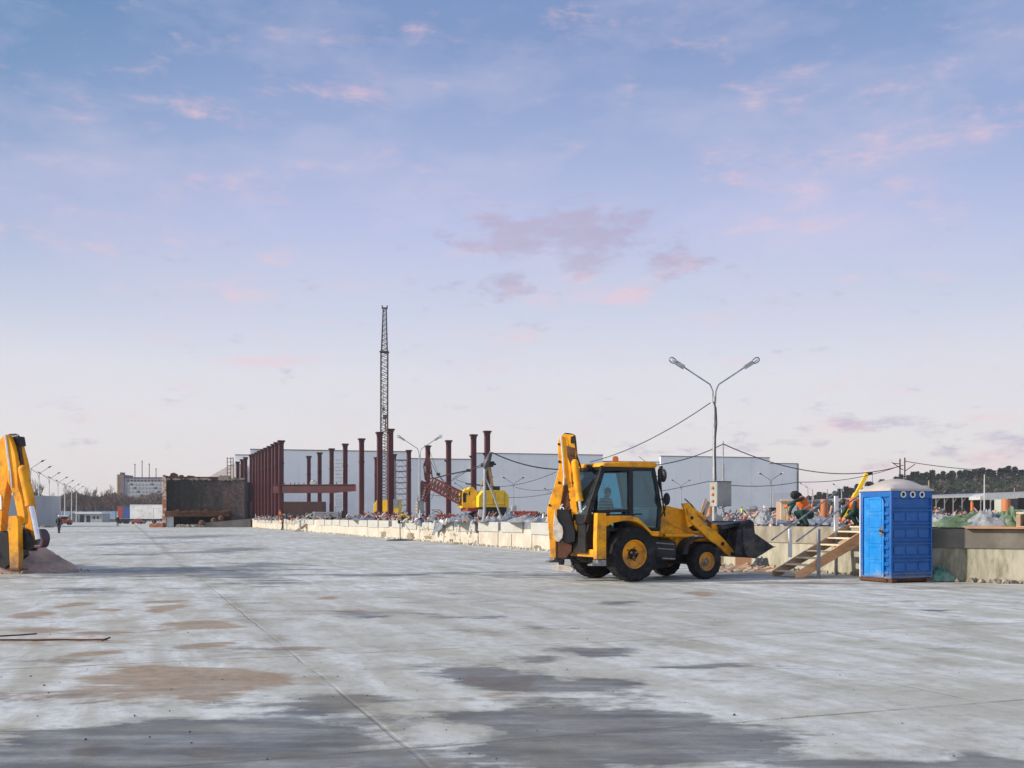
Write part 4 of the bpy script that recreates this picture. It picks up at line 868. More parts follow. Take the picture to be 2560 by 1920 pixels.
# ================= portable toilet =================
TA=R(20); TL,TD,TH=1.22,1.09,2.25
tc_=(9.13,25.06); blu=pm('blue_moulded_plastic',(.002,.095,.36),(.003,.115,.41),1.5,.45,bump=.08,dirt=(.07,.15,.30),dscale=3,damt=.4,mud=((.24,.22,.19),.45),scr=(.12,.22,.40))
blu_lit=pm('blue_plastic_sunlit',(.005,.20,.58),(.008,.23,.63),1.8,.42,bump=.06,dirt=(.16,.30,.52),dscale=5,damt=.3,mud=((.30,.28,.24),.4),scr=(.30,.45,.62))  # same plastic as the cabin, sunlight on the door put into a lighter blue
t=thing('portable_toilet','bright blue portable toilet with white domed roof at the foot of the stairs','portable toilet',(tc_[0],tc_[1],0),TA)
zb=.10
mb=MB().mm(.02,TL-.02,.02,TD-.02,zb,TH)
# right-hand face (local y=0) ribs
for i in range(5):
    z=zb+.05+i*.405
    mb.mm(.0,TL,-.022,.03,z-.03,z+.012) ; mb.mm(.0,TL,-.022,.03,z+.055,z+.095)
    for k in range(3):
        x=.09+k*.37; mb.mm(x,x+.30,-.0045,.03,z+.13,z+.335) if i<5 and z+.335<TH-.22 else None
mb.mm(0,TL,-.024,.03,TH-.20,TH); mb.mm(0,.035,-.03,.03,zb,TH); mb.mm(TL-.035,TL,-.03,.03,zb,TH)
# far faces
for i in range(6):
    z=zb+.03+i*.40; mb.mm(TL-.03,TL+.02,0.03,TD,z,z+.06); mb.mm(.03,TL-.03,TD-.03,TD+.02,z,z+.06)
mb.mm(TL-.03,TL+.021,.031,TD,TH-.1,TH-.001); mb.mm(.03,TL-.03,TD-.03,TD+.021,TH-.1,TH-.001)
# door face frame (local x=0)
mb.mm(-.02,.03,-.03,.05,zb,TH+.002); mb.mm(-.022,.03,TD-.09,TD+.02,zb,TH+.001); mb.mm(-.018,.03,.05,TD-.09,TH-.17,TH-.002); mb.mm(-.018,.03,.05,TD-.09,zb,zb+.05)
for i in range(10):
    z=zb+.1+i*.205
    if z<TH-.3: mb.mm(-.03,.0,.055,.20,z,z+.09); mb.mm(-.028,.0,TD-.085,TD-.01,z,z+.07)
mb.build('cabin',blu,t,bevel=.012)
mb=MB(); d0,d1=.215,.93; pts=[(d0,zb+.03),(d1,zb+.03),(d1,TH-.20),(d1-.0,TH-.18),(d0+.14,TH-.16),(d0+.05,TH-.20),(d0,TH-.30)]
n=len(pts); vs=[(-.045,y,z) for y,z in pts]+[(-.005,y,z) for y,z in pts]; mb.add(vs,[tuple(range(n)),tuple(range(2*n-1,n-1,-1))]+[(i,i+n,(i+1)%n+n,(i+1)%n) for i in range(n)])
dr=mb.build('door',blu_lit,t,bevel=.012)
mb=MB()
for i in range(5):
    z=zb+.10+i*.39; h_=.27 if i<4 else .27
    # raised frames round each sunken panel
    for (y0,y1,za,zc) in ((d0+.06,d1-.17,z+h_,z+h_+.035),(d0+.06,d1-.17,z-.035,z),(d0+.06,d0+.10,z,z+h_),(d1-.20,d1-.165,z,z+h_)): mb.mm(-.058,-.04,y0,y1,za,zc)
    mb.mm(-.055,-.04,d1-.12,d1-.02,z+.02,z+.20)
mb.build('door_ribs',blu_lit,dr,bevel=.005)
lk=MB().mm(-.062,-.046,.235,.345,1.14,1.36).build('lock_plate',steel,dr,bevel=.005); MB().box((-.075,.235,1.24),(.03,.10,.03),Matrix.Rotation(.5,4,'X')).tube([(-.07,.29,1.26),(-.10,.29,1.26)],.022,10).build('latch',blk,lk)
MB().mm(-.03,.0,TD+.0,TD+.03,zb,TH-.05).build('corner_post',white,t,bevel=.006)
# roof: shallow dome with drip edge
mb=MB(); N_=14; vs=[];fs=[]
for j in range(N_+1):
    for i in range(N_+1):
        u=i/N_; v=j/N_; x=-.03+u*(TL+.06); y=-.03+v*(TD+.06)
        e=min(u,1-u,v,1-v)*2; rr=max(abs(u-.5),abs(v-.5))*2; ru=math.hypot(u-.5,v-.5)*2
        z=TH+.015+.10*min(1,(1-rr)*7)+.175*max(0,1-ru**2)*1.0*min(1,(1-rr)*3)
        vs.append((x,y,z))
for j in range(N_):
    for i in range(N_): a=j*(N_+1)+i; fs.append((a,a+1,a+N_+2,a+N_+1))
roofm=pm('white_translucent_roof',(.47,.43,.40),(.40,.37,.35),2,.5,dirt=(.45,.36,.28),dscale=2,damt=.4)
mb.add(vs,fs); ro=mb.build('roof',roofm,t,sa=50)
mb=MB().mm(-.04,TL+.04,-.042,-.026,TH-.02,TH+.03).mm(-.04,TL+.04,TD+.026,TD+.042,TH-.02,TH+.03).mm(-.042,-.026,-.026,TD+.026,TH-.02,TH+.03).mm(TL+.026,TL+.042,-.026,TD+.026,TH-.02,TH+.03); mb.build('drip_edge',roofm,ro)
for k,xx in enumerate((.33,.61,.89)):
    v=MB().lathe([(.052,.0),(.052,.02),(.078,.02),(.078,.0)],(xx,-.036,TH-.11),(0,-1,0),20).build('vent_ring',white,t); MB().lathe([(0,.004),(.055,.004)],(xx,-.036,TH-.11),(0,-1,0),18).build('vent_mesh',blk,v)
mb=MB().mm(.0,.16,-.03,TD+.02,0.0,zb).mm(TL-.16,TL,-.03,TD+.02,0,zb).mm(.16,TL-.16,.05,TD-.05,.03,zb-.002).mm(-.04,.0,.12,TD+.02,.02,zb-.01); mb.build('skid',rust,t,bevel=.01)
# ================= timber stairs =================
SO=G(1991,1446); ST=thing('stairs','timber site stairs with steel handrails rising to the raised floor','stairs',tuple(SO),SA)
LEN=2.42; RISE=PH+.02; SW=1.02; n=8
for y in (0.0,SW):
    MB().prism([(-.02,.0),(.17,0),(LEN+.1,RISE-.22),(LEN+.1,RISE+.06),(LEN-.05,RISE+.06),(-.02,.15)],y-.025,y+.025).build('stringer',wood if y==0 else woodd,ST,bevel=.004)
for k in range(7):
    z=.13+k*(RISE-.1)/7.0; x=.10+k*(LEN-.05)/7.0
    MB().mm(x-.10,x+.22,.03,SW-.03,z,z+.04).build('tread',woodp,ST,bevel=.005)
ux=lambda px,py,yp: unp(px,py,(SO.x,SO.y),SA,yp)
for (a,b_,yp) in (((1991,1353.6),(2160,1229),-.05),((1929,1350.6),(2095,1227.6),SW+.05)):
    A_=ux(*a,yp);B_=ux(*b_,yp); MB().tube([(A_[0],yp,A_[1]),(B_[0],yp,B_[1])],.022,10).build('handrail',rail,ST)
for (px,y0,y1,yp,m_,w_) in ((2043,1322,1446,-.05,galv,.085),(1972,1322,1393,SW+.06,white,.10),(2087,1240,1330,SW+.06,white,.12),(2087,1330,1436,SW+.0,galv,.08)):
    A_=ux(px,y0,yp);B_=ux(px,y1,yp); zb_=max(0,B_[1]) if yp>0 and px==1972 else 0 if px!=2087 else (0 if y1>1400 else PH-.1)
    MB().mm(A_[0]-w_/2,A_[0]+w_/2,yp-.085,yp-.03,max(zb_,0.002),A_[1]).build('rail_post',m_,ST,bevel=.006)
for (x_,z_) in ((.75,.7),(1.9,.9)): pass
# landing board
MB().mm(LEN+.0,LEN+.45,.05,SW-.05,PH+.005,PH+.045).build('landing',woodp,ST)
# small things by the stairs
def tarp(name,label,cat,c,sx,sy,h,rz,mt,seed=0,n=26,flat=.0,group=None,kind=None,power=.8,fr=3.0):
    mb=MB(); vs=[];fs=[]
    for j in range(n+1):
        for i in range(n+1):
            u=i/n*2-1; v=j/n*2-1; r=min(1,(abs(u)**2.6+abs(v)**2.6)**(1/2.6)); e=(1-r)**power
            nz=noise.noise(Vector((u*fr*.6+seed,v*fr*.6,seed*.7))); rg=1-abs(noise.noise(Vector((u*fr+seed*3,v*fr*1.3,seed))))*2.2; fn=abs(noise.noise(Vector((u*fr*3,v*fr*3,seed*2))))
            z=h*(e*(.45+.45*rg+.5*nz)+flat*(1-r)+.04)+h*.16*fn*(.3+e); k=1+.16*noise.noise(Vector((u*2.5,v*2.5,seed+9)))
            vs.append((u*sx/2*k,v*sy/2*k,max(.005,z)))
    for j in range(n):
        for i in range(n): a=j*(n+1)+i; fs.append((a,a+1,a+n+2,a+n+1))
    o=mb.add(vs,fs).build(name,mt,sa=22,solid=.008); o.location=c; o.rotation_euler=(0,0,rz); return tag(o,label,cat,group,kind)
g=G(2290,1452); tarp('netting','torn green netting crumpled on the ground beside the blue toilet','netting',(g.x+.45,g.y-.25,0),1.0,.7,.42,.2,net,3,n=20)
g=G(2370,1449); tarp('cloth_scrap','flat grey cloth scrap lying at the foot of the concrete wall','cloth',(g.x+.0,g.y-.1,0),1.1,.35,.09,-.4,tarpg,8,n=14)
g=G(1850,1425,.0); 
bx_=thing('broken_crate','splintered orange and green board crate below the loader bucket','crate',(G(1838,1417).x,G(1838,1417).y,0),R(5))
MB().mm(0,1.0,0,.04,.0,.36).build('front_board',pm('faded_orange_board',(.55,.27,.15),(.5,.33,.2),3,.8,dirt=(.2,.25,.12)),bx_,bevel=.004); MB().mm(.0,1.0,.05,.45,.30,.36).build('top_board',pm('faded_green_board',(.22,.33,.2),(.3,.35,.22),3,.8),bx_); MB().mm(.86,1.0,-.02,-.002,0,.3).build('red_slat',redo,bx_)
g=G(1805,1412); ob=MB().mm(0,.75,0,.3,0,.46).build('concrete_block',rough,None,bevel=.02); ob.location=(g.x-.1,g.y+.2,0); tag(ob,'pale rough concrete block beside the front wheel','concrete block')
mb=MB(); random.seed(21)
for k in range(60):
    g=G(random.uniform(1800,1960),random.uniform(1415,1430)); s_=random.uniform(.04,.22); mb.box(g+Vector((0,0,.02+s_*.15)),(s_*2.2,s_*.5,.02+s_*.2),ang(random.uniform(-1,1))@Matrix.Rotation(random.uniform(-.5,.5),4,'Y'))
tag(mb.build('broken_boards',woodd),'splintered boards and scraps littered under the loader bucket','debris',kind='stuff')
g=G(1905,1420); tarp('black_bag','crumpled black rubbish bag on the ground under the loader bucket','bag',(g.x,g.y,0),.8,.5,.5,.3,tarpd,5,n=16)
# sand heap at the left
g=G(70,1446); sandm=pm('pinkish_sand',(.50,.35,.27),(.36,.26,.21),1.8,.95,bump=.6,bscale=12,dirt=(.19,.15,.125),dscale=1.4,damt=.6)
mb=MB(); vs=[];fs=[]; n=60
for j in range(n+1):
    for i in range(n+1):
        u=i/n*2-1; v=j/n*2-1; x=u*2.6; y=v*1.9; r=math.hypot(x/1.42,y/1.4)
        z=1.12*max(0,1-r*.82)+.30*max(0,1-math.hypot((x+1.3)/1.2,(y+.3)/1.0))
        nz=noise.noise(Vector((x*1.3,y*1.3,2))); rdg=abs(noise.noise(Vector((x*2.6,y*.9,7))))
        z*=1+.34*nz-.45*rdg; z+=(.07*noise.noise(Vector((x*3.1,y*3.1,5)))+.10*max(0,noise.noise(Vector((x*1.1,y*2.2,11)))))*(z>.06); z+=.035*noise.noise(Vector((x*6,y*6,1)))*(z>.03)-.012
        vs.append((x,y,z))
for j in range(n):
    for i in range(n): a=j*(n+1)+i; fs.append((a,a+1,a+n+2,a+n+1))
o=mb.add(vs,fs).build('sand_heap',sandm,sa=60); c0=G(60,1432); o.location=(c0.x-.78,c0.y+1.2,0); tag(o,'heap of pinkish sand and soil under the left excavator arm','sand heap')
mb=MB(); random.seed(66)
for k in range(420):
    t=random.uniform(-.9,1); r_=random.uniform(.8,1.35); x=o.location.x+math.sin(t*1.6)*1.75*r_; y=o.location.y-math.cos(t*1.6)*1.45*r_; s_=random.uniform(.008,.05)*(1.8 if random.random()<.07 else 1); mb.box((x,y,s_*.3),(s_*1.3,s_,s_),Matrix.Rotation(random.uniform(0,3),4,Vector((random.random(),random.random(),.5)).normalized()))
tag(mb.build('spilled_clods',sandm),'loose clods and grit spilled round the foot of the sand heap','clods',kind='stuff')
# rebar rods
for (a,b_,lab,r,hook) in (((-30,1602),(266,1601),'longer rusty steel rod with a bent tip lying on the concrete at left',.012,True),((-30,1594),(92,1586),'shorter rusty steel rod lying just beyond the longer one',.010,False)):
    A_=G(*a)+Vector((0,0,r));B_=G(*b_)+Vector((0,0,r)); mid=[A_.lerp(B_,t)+Vector((0,noise.noise(Vector((t*4,0,r*500)))*.05,0)) for t in (0,.2,.4,.6,.8,1)]
    if hook: mid+= [B_+Vector((.03,.04,.02)),B_+Vector((-.02,-.10,.0))]
    tag(base(MB().tube(mid,r,6).build('steel_rod',rust),tuple(A_)),lab,'steel rod')
# ================= white hall =================
HA=R(14.3)
hm=pm('pale_blue_cladding',(.88,.92,.92),(.85,.89,.89),.05,.5,dirt=(.5,.55,.6),dscale=.08,damt=.35)
capm=pm('grey_parapet_trim',(.13,.14,.16),(.16,.17,.19),.5,.5)
Z0=198.0; p0_=P(588,1138,Z0); HO=(p0_.x,p0_.y)
hall=thing('warehouse_hall','long pale blue-grey windowless warehouse hall with stepped parapet filling the background','warehouse',(HO[0],HO[1],0),HA)
hx_=lambda px,py,yp=0.0: unp(px,py,HO,HA,yp)
segs=[(588,626,1138,0.5),(626,1022,1124,0),(1022,1190,1147,.9),(1190,1507,1133.5,.0),(1507,1652,1154,.9),(1652,1924,1141,0),(1924,1994,1159,.4)]
for (a,b_,y,rec) in segs:
    xa,za=hx_(a,y,rec); xb,_=hx_(b_,y,rec)
    mb=MB().mm(xa,xb,rec,rec+.6,0,za); mb.build('wall',hm,hall,smooth=False)
    MB().mm(xa-.06,xb+.06,rec-.12,rec+.68,za+.001,za+.16).build('parapet_trim',capm,hall,smooth=False)
MB().mm(hx_(600,1170,2)[0],hx_(1990,1170,2)[0],1.7,60,0,hx_(1150,1170,2)[1]).build('roof_block',hm,hall,smooth=False)
# fine panel joints
mb=MB()
for (a,b_,y,rec) in segs:
    xa,za=hx_(a,y,rec); xb,_=hx_(b_,y,rec)
    x=xa+3
    while x<xb: mb.mm(x,x+.03,rec-.03,rec-.001,0,za-.01); x+=6.0
mb.build('panel_joints',pm('joint_grey',(.76,.81,.84),None,.3,.5),hall,smooth=False)
xa,za=hx_(1994,1159,.4); MB().mm(xa-.15,xa+.1,.1,.35,0,za).build('downpipe',capm,hall)
x1,z1=hx_(1932,1234,-.2); x2,_=hx_(1992,1234,-.2); MB().mm(x1,x2,-.25,-.05,z1,z1+.10).mm(x1,x1+.1,-.25,-.05,1,z1).mm(x2-.1,x2,-.25,-.05,1,z1).build('door_frame',white,hall)
# lower annexe and ladder left of the hall
an=thing('gabled_annexe','cream gabled annexe with sloping roof at the left end of the hall','building',tuple(P(560,1290,190)*1.0)[:2]+(0,),0)
q=lambda x,y:(lambda v:(v.x,v.z))(P(x,y,190)); ax=P(560,0,190).x
MB().prism([(q(505,1290)[0]-ax,0)]+[(q(*p)[0]-ax,q(*p)[1]) for p in ((505,1196),(575,1157),(588,1157))]+[(q(588,0)[0]-ax,0)],2.,14).build('gable_wall',pm('cream_rendered_gable',(.66,.60,.56),None,.3,.7),an,smooth=False)
la=thing('roof_ladder','small steel access ladder and cage above the derelict wall','ladder',tuple(P(572,1200,180)),0)
mb=MB(); a=P(568,1200,180); 
for x in (568,577,583): 
    A_=P(x,1200,180);B_=P(x,1143,180); mb.tube([A_,B_],.07,5)
for y in range(1146,1200,9): mb.tube([P(568,y,180),P(583 if y<1165 else 577,y,180)],.05,5)
mb.build('rails',lattm,la,world=True)
# ================= steel columns =================
def column(x,ytop,label,group,w_=.56,H=10.0,bri=None,rz=None):
    h=HY-ytop; Z=F*H/h; X=(x-CX)/F*Z; top=CZ+H
    c=thing('steel_column',label,'column',(X,Z,PH),SA if rz is None else rz,group)
    zt=top-PH
    mb=MB().mm(-w_/2,w_/2,-w_/2,-w_/2+.04,0,zt-.25).mm(-w_/2,w_/2,w_/2-.04,w_/2,0,zt-.25).mm(-.03,.03,-w_/2+.041,w_/2-.041,0,zt-.251)
    mb.mm(-w_/2+.001,-w_/2+.03,-w_/2+.041,w_/2-.041,.4,zt-.6)
    mb.build('shaft',mar,c,bevel=.0)
    MB().mm(-w_*.80,w_*.80,-w_*.6,w_*.6,zt-.2,zt).mm(-w_*.62,w_*.62,-w_*.45,w_*.45,zt-.42,zt-.201).build('cap_plate',mar,c,bevel=.03)
    MB().mm(-w_*.8,w_*.8,-w_*.8,w_*.8,.0,.08).build('base_plate',mar,c)
    if bri: MB().prism([(-w_/2-.35,zt-bri),(-w_/2,zt-bri+.02),(-w_/2,zt-bri-.35)],-.1,.1).build('bracket',mar,c)
    else: MB().mm(-w_/2-.04,w_/2+.04,-w_/2-.04,w_/2+.04,zt-3.1,zt-2.9).build('splice_plate',mar,c)
    return c
A_cols=[(425,465),(460,455),(503,437),(540,415),(583,395),(627,375),(675,352),(728,325),(770,300),(825,275)]
A_cols=[(Z3(u,0)[0],Z3(0,v)[1]) for u,v in A_cols][::-1]
gA='dense left row of maroon steel columns'
for i,(x,y) in enumerate(A_cols): column(x,y,('nearest maroon column at the right end of the dense left row' if i==0 else ORD[i]+' maroon column from the right in the dense left row'),gA,.60,rz=SA)
for i,(x,y) in enumerate([(614,1143),(605.5,1148),(594,1154)]): column(x,y,('maroon column just right of the derelict wall','maroon column rising behind the right end of the derelict wall','leftmost maroon column standing behind the derelict wall')[i],'maroon steel columns',.52)
for i,(x,y) in enumerate([(976,1072),(949,1080),(904,1096),(863,1109),(829,1121),(799,1131),(772,1140)]):
    column(x,y,('tallest maroon column standing right of the upright lattice boom','maroon column just left of the upright lattice boom','maroon column at the right end of the horizontal beam','maroon column right of the white scaffold tower','maroon column left of the white scaffold tower','maroon column above the right end of the brown container','leftmost and shortest maroon column crossed by the beam')[i],'maroon steel columns',.56)
for i,(x,y) in enumerate([(1218,1077),(1184,1086),(1121.5,1100.6),(1069.5,1113.5),(1022,1125),(985,1135),(941,1143)]):
    column(x,y,('maroon column directly behind the crane gantry peak','maroon column just left of the crane gantry','maroon column behind the sloping red lattice boom','maroon column at the folded end of the red lattice boom','maroon column right of the grey scaffold tower','maroon column left of the grey scaffold tower','narrow maroon column mostly hidden left of the upright boom')[i],'maroon steel columns',.56,bri=2.6 if i<4 else None)
# girder across the rows
a=P(703,1212,136.2); b_=P(890,1213,134.0)
gd=thing('steel_beam','deep maroon steel beam spanning between the column rows','beam',(a.x,a.y,a.z-1.05),math.atan2(b_.y-a.y,b_.x-a.x))
L_=(Vector((b_.x,b_.y))-Vector((a.x,a.y))).length
MB().prism([(-1.0,.0),(L_*.72,-.02),(L_,.22),(L_,.98),(-1.0,1.02)],-.33,-.29).prism([(-1.0,1.02),(L_,.98),(L_,1.05),(-1.0,1.08)],-.48,-.14).prism([(-1.0,-.05),(L_*.72,-.06),(L_,.17),(L_,.22),(L_*.72,-.02),(-1.0,.0)],-.48,-.14).build('web',mar,gd)
mb=MB(); 
for x in (.6,1.4,2.0,2.6,3.3,5.6,6.8,7.8): mb.mm(x,x+.07,-.35,-.28,1.06,1.06+.25)
mb.build('studs',mar,gd)
MB().prism([(L_-.01,.2),(L_+.1,.24),(L_+.1,.96),(L_-.01,1.0)],-.4,-.2).build('end_plate',redo,gd)
MB().mm(4.2,5.0,-.45,-.1,1.10,1.45).sphere((4.6,-.3,1.5),(.3,.2,.2),8,6).build('grey_bundle',galv,gd)
# ladders / scaffold towers
def scaffold(nm,label,x0,x1,y0,y1,Z,n,m_,diag=False):
    a=P(x0,y1,Z); t=thing(nm,label,'scaffold',(a.x,a.y,PH),0); b_=P(x1,y0,Z)
    for x in (a.x,b_.x):
        for yy in (0,1.0): MB().tube([(x,a.y+yy,PH),(x,a.y+yy,b_.z)],.05,6).build('upright',m_,t,world=True)
    mb=MB()
    for k in range(n+1):
        z=PH+.3+(b_.z-PH-.35)*k/n
        for yy in (0,1.0): mb.tube([(a.x,a.y+yy,z),(b_.x,a.y+yy,z)],.045,5)
        if diag and k<n:
            z2=PH+.3+(b_.z-PH-.35)*(k+1)/n; mid=(a.x+b_.x)/2; mb.tube([(a.x,a.y,z),(mid,a.y,z2)],.03,4).tube([(mid,a.y,z2),(b_.x,a.y,z)],.03,4)
    mb.build('rungs',m_,t,world=True)
    if diag:
        mb=MB()
        for k in range(0,n+1,2):
            z=PH+.38+(b_.z-PH-.35)*k/n; mb.mm(a.x,b_.x,a.y+.1,a.y+.9,z,z+.05)
        mb.build('deck',lattm,t,world=True)
scaffold('scaffold_tower','narrow white scaffold ladder tower between two maroon columns',836,857,1148,1290,150,16,lgrey)
scaffold('scaffold_tower','grey scaffold tower with crossed braces right of the upright boom',987,1016,1150,1290,160,10,pm('scaffold_grey',(.20,.21,.24),None,2,.5,metal=.3),True)
# brown container, grey panels, clutter behind the wall
a=P(706,1254,150); b_=P(809,1254,150)
cn=thing('site_container','long flat brown site container behind the dense column row','container',(a.x,a.y,PH),R(3))
MB().mm(0,b_.x-a.x,0,2.5,.15,a.z-PH).build('container_box',brown,cn,bevel=.03); mb=MB()
for k in range(18): mb.mm(k*(b_.x-a.x)/18+.05,k*(b_.x-a.x)/18+.10,-.03,-.001,.2,a.z-PH-.1)
mb.build('corrugation',brown,cn)
a=P(617,1254,165); b_=P(626,1254,165); t=MB().mm(a.x,b_.x,165,167,PH,a.z).build('brown_panel',brown); tag(t,'narrow brown panel between the derelict wall and dense column row','panel')
a=P(785,1281,120); b_=P(845,1281,120)
t=thing('trench_shield','stack of long grey ribbed steel sheets on the raised floor','steel sheets',(a.x,120,PH),R(4))
for k in range(4): MB().mm(0,b_.x-a.x,0,1.5,.02+k*.22,.20+k*.22).build('sheet',galv,t,bevel=.02)
# ================= cranes =================
def lattice(mb,A,B,wa,wb,n,r,up=(0,1,0),rd=None):
    A=Vector(A);B=Vector(B); d=(B-A).normalized(); x=d.cross(Vector(up)).normalized(); y=d.cross(x); rd=rd or r*.6
    def c(t,i):
        w_=(wa+(wb-wa)*t)/2; s=((-1,-1),(1,-1),(1,1),(-1,1))[i]; return A+(B-A)*t+x*s[0]*w_+y*s[1]*w_
    for i in range(4): mb.tube([c(0,i),c(1,i)],r,5)
    for k in range(n):
        t0,t1=k/n,(k+1)/n; tm=(t0+t1)/2
        for i in range(4):
            j=(i+1)%4
            mb.tube([c(t0,i),c(tm,j)],rd,4); mb.tube([c(tm,j),c(t1,i)],rd,4)
    return mb
ZC=127
c1=thing('lattice_crane','yellow crawler crane carrying the tall upright dark lattice boom','crane',(P(960,1290,ZC).x,ZC,PH),0)
q=lambda x,y,dz=0:P(x,y,ZC+dz)
mb=MB(); p=[q(934,1297),q(934,1262),q(942,1250),q(997,1250),q(998,1292),q(990,1297)]
mb.prism([(v.x,v.z) for v in p],ZC,ZC+3.4); mb.build('crane_house',yelc,c1,world=True,bevel=.03)
p=[q(980,1248),q(996,1248),q(997,1270),q(981,1272)]; MB().prism([(v.x,v.z) for v in p],ZC-.9,ZC-.02).build('crane_cab',galv,c1,world=True)
p=[q(978,1272),q(998,1270),q(998,1290),q(978,1290)]; MB().prism([(v.x,v.z) for v in p],ZC-.9,ZC-.02).build('cab_base',yelc,c1,world=True)
MB().mm(q(935,0).x,q(997,0).x,ZC-.6,ZC+4,PH,PH+.9).build('crawler_track',blk,c1,world=True,bevel=.2)
cb=q(960,1285,1.7)
ctp=P(961.8,770,ZC+1.7); cmid=P(961,880,ZC+1.7)
b1=lattice(MB(),cb,cmid,.84,.84,26,.05,rd=.035); b1.build('boom_section',lattm,c1,world=True)
b2=lattice(MB(),cmid,ctp,.72,.38,9,.05,rd=.035); b2.tube([ctp+Vector((-.33,0,0)),ctp+Vector((.33,0,0))],.09,8).box(ctp+Vector((-.3,0,.1)),(.12,.3,.4)).box(ctp+Vector((.3,0,.1)),(.12,.3,.4)).box(cmid,(1.1,1.0,.16)); b2.build('boom_tip',lattm,c1,world=True)
mb=MB()
for (x,y0,y1) in ((951,880,1150),(958,960,1012),(958,1012,1060),(962,1060,1150)): mb.tube([q(x,y0),q(x,y1)],.03,4)
mb.box(q(959,1023),(.3,.3,.4)).box(q(963,1042),(.4,.3,.5)).tube([q(963,1042),q(965,1080)],.07,6)
mb.build('hoist_rope',lattm,c1,world=True)
# second crane
ZD=112; CA=R(17); CO=Z8(430,1115); p=P(*CO,ZD); c2=thing('lattice_crane','bright yellow crawler crane with red skirt and sloping red lattice boom','crane',(p.x,p.y,PH),CA)
cu_=lambda u,v,yp=0.0:(lambda r:(r[0],r[1]-PH))(unp(*Z8(u,v),(p.x,p.y),CA,yp))
MB().prism([cu_(*q) for q in ((430,1115),(430,915),(520,800),(910,795),(995,900),(995,1115))],0,3.0).build('machine_house',yelc,c2,bevel=.03)
mb=MB()
for (u0,v0,u1,v1) in ((700,815,700,1070),(735,815,735,1070),(915,830,915,1110)):
    A_=cu_(u0,v0);B_=cu_(u1,v1); mb.mm(A_[0],A_[0]+.04,-.03,-.001,B_[1],A_[1])
A_=cu_(540,1072);B_=cu_(915,1064); mb.mm(A_[0],B_[0],-.035,-.001,A_[1],A_[1]+.04); mb.build('panel_seams',pm('dark_yellow_seam',(.35,.2,.01),None,3,.6),c2)
cabp=[(118,1130),(118,840),(158,800),(160,785),(235,780),(265,740),(330,735),(375,800),(400,830),(400,925),(400,1130)]
y0=1.2; MB().prism([cu_(*q,y0) for q in cabp],y0,3.4).build('operator_cab',yelc,c2,bevel=.03)
wp=[cu_(*q,y0-.02) for q in ((132,850),(188,848),(192,1020),(138,1025))]; MB().prism(wp,y0-.04,y0-.002).build('window',blk,c2); 
wp=[cu_(*q,y0-.02) for q in ((245,820),(268,820),(268,880),(245,900))]; MB().prism(wp,y0-.04,y0-.002).build('window',blk,c2)
wp=[cu_(*q,.0) for q in ((265,1130),(430,1130),(430,1190),(265,1190))]; MB().prism([cu_(*q,1.0) for q in ((185,1132),(430,1132),(430,1192),(185,1195))],.1,3.2).build('red_skirt',redo,c2,bevel=.02)
MB().prism([cu_(*q) for q in ((430,1118),(960,1118),(1020,1130),(1018,1205),(960,1215),(600,1215),(430,1200))],.05,2.9).build('counterweight',frm,c2,bevel=.03)
MB().prism([cu_(*q) for q in ((955,1130),(1015,1130),(1015,1200),(955,1205))],-.05,.04).build('grey_locker',lgrey,c2)
MB().prism([cu_(*q) for q in ((380,1215),(900,1215),(960,1260),(930,1320),(400,1330),(350,1280))],-.4,.5).prism([cu_(*q) for q in ((380,1215),(900,1215),(960,1260),(930,1320),(400,1330),(350,1280))],2.3,3.2).build('crawler_track',blk,c2,bevel=.05)
MB().prism([cu_(*q) for q in ((420,1335),(980,1325),(980,1395),(420,1400))],-.8,-.5).build('red_bottom_beam',redo,c2)
MB().prism([cu_(*q,-.3) for q in ((415,1165),(480,1155),(500,1200),(470,1310),(395,1300))],-.6,-.45).build('white_panel',white,c2)
# gantry
mb=MB(); pk=(600,330)
for (u0,v0,u1,v1,yp,rr) in ((600,330,455,770,.3,.07),(600,330,685,790,.3,.10),(640,330,700,780,2.2,.10),(600,330,560,400,2.2,.07),(540,380,545,520,.2,.05),(610,340,650,520,.5,.05),(560,400,600,330,1,.06)):
    A_=cu_(u0,v0,yp);B_=cu_(u1,v1,yp); mb.tube([(A_[0],yp,A_[1]),(B_[0],yp,B_[1])],rr,6)
A_=cu_(640,545,.3);B_=cu_(700,545,.3); mb.tube([(A_[0],.3,A_[1]),(B_[0],.3,B_[1])],.08,6)
mb.build('gantry_frame',pm('faded_ochre_steel',(.42,.27,.08),(.3,.2,.08),2,.6),c2)
A_=cu_(600,320,.3); MB().box((A_[0],.6,A_[1]),(1.2,.8,.4)).tube([(A_[0],.3,A_[1]),(A_[0]+.9,.3,A_[1]+.1)],.12,6).build('gantry_head',frm,c2)
A_=cu_(350,760,.6); MB().tube([(A_[0]-1,.6,A_[1]+.5),(A_[0]+2.2,.6,A_[1]+.2)],.08,6).box((A_[0]+2.3,.8,A_[1]+.0),(1.0,.8,.5)).build('winch',frm,c2)
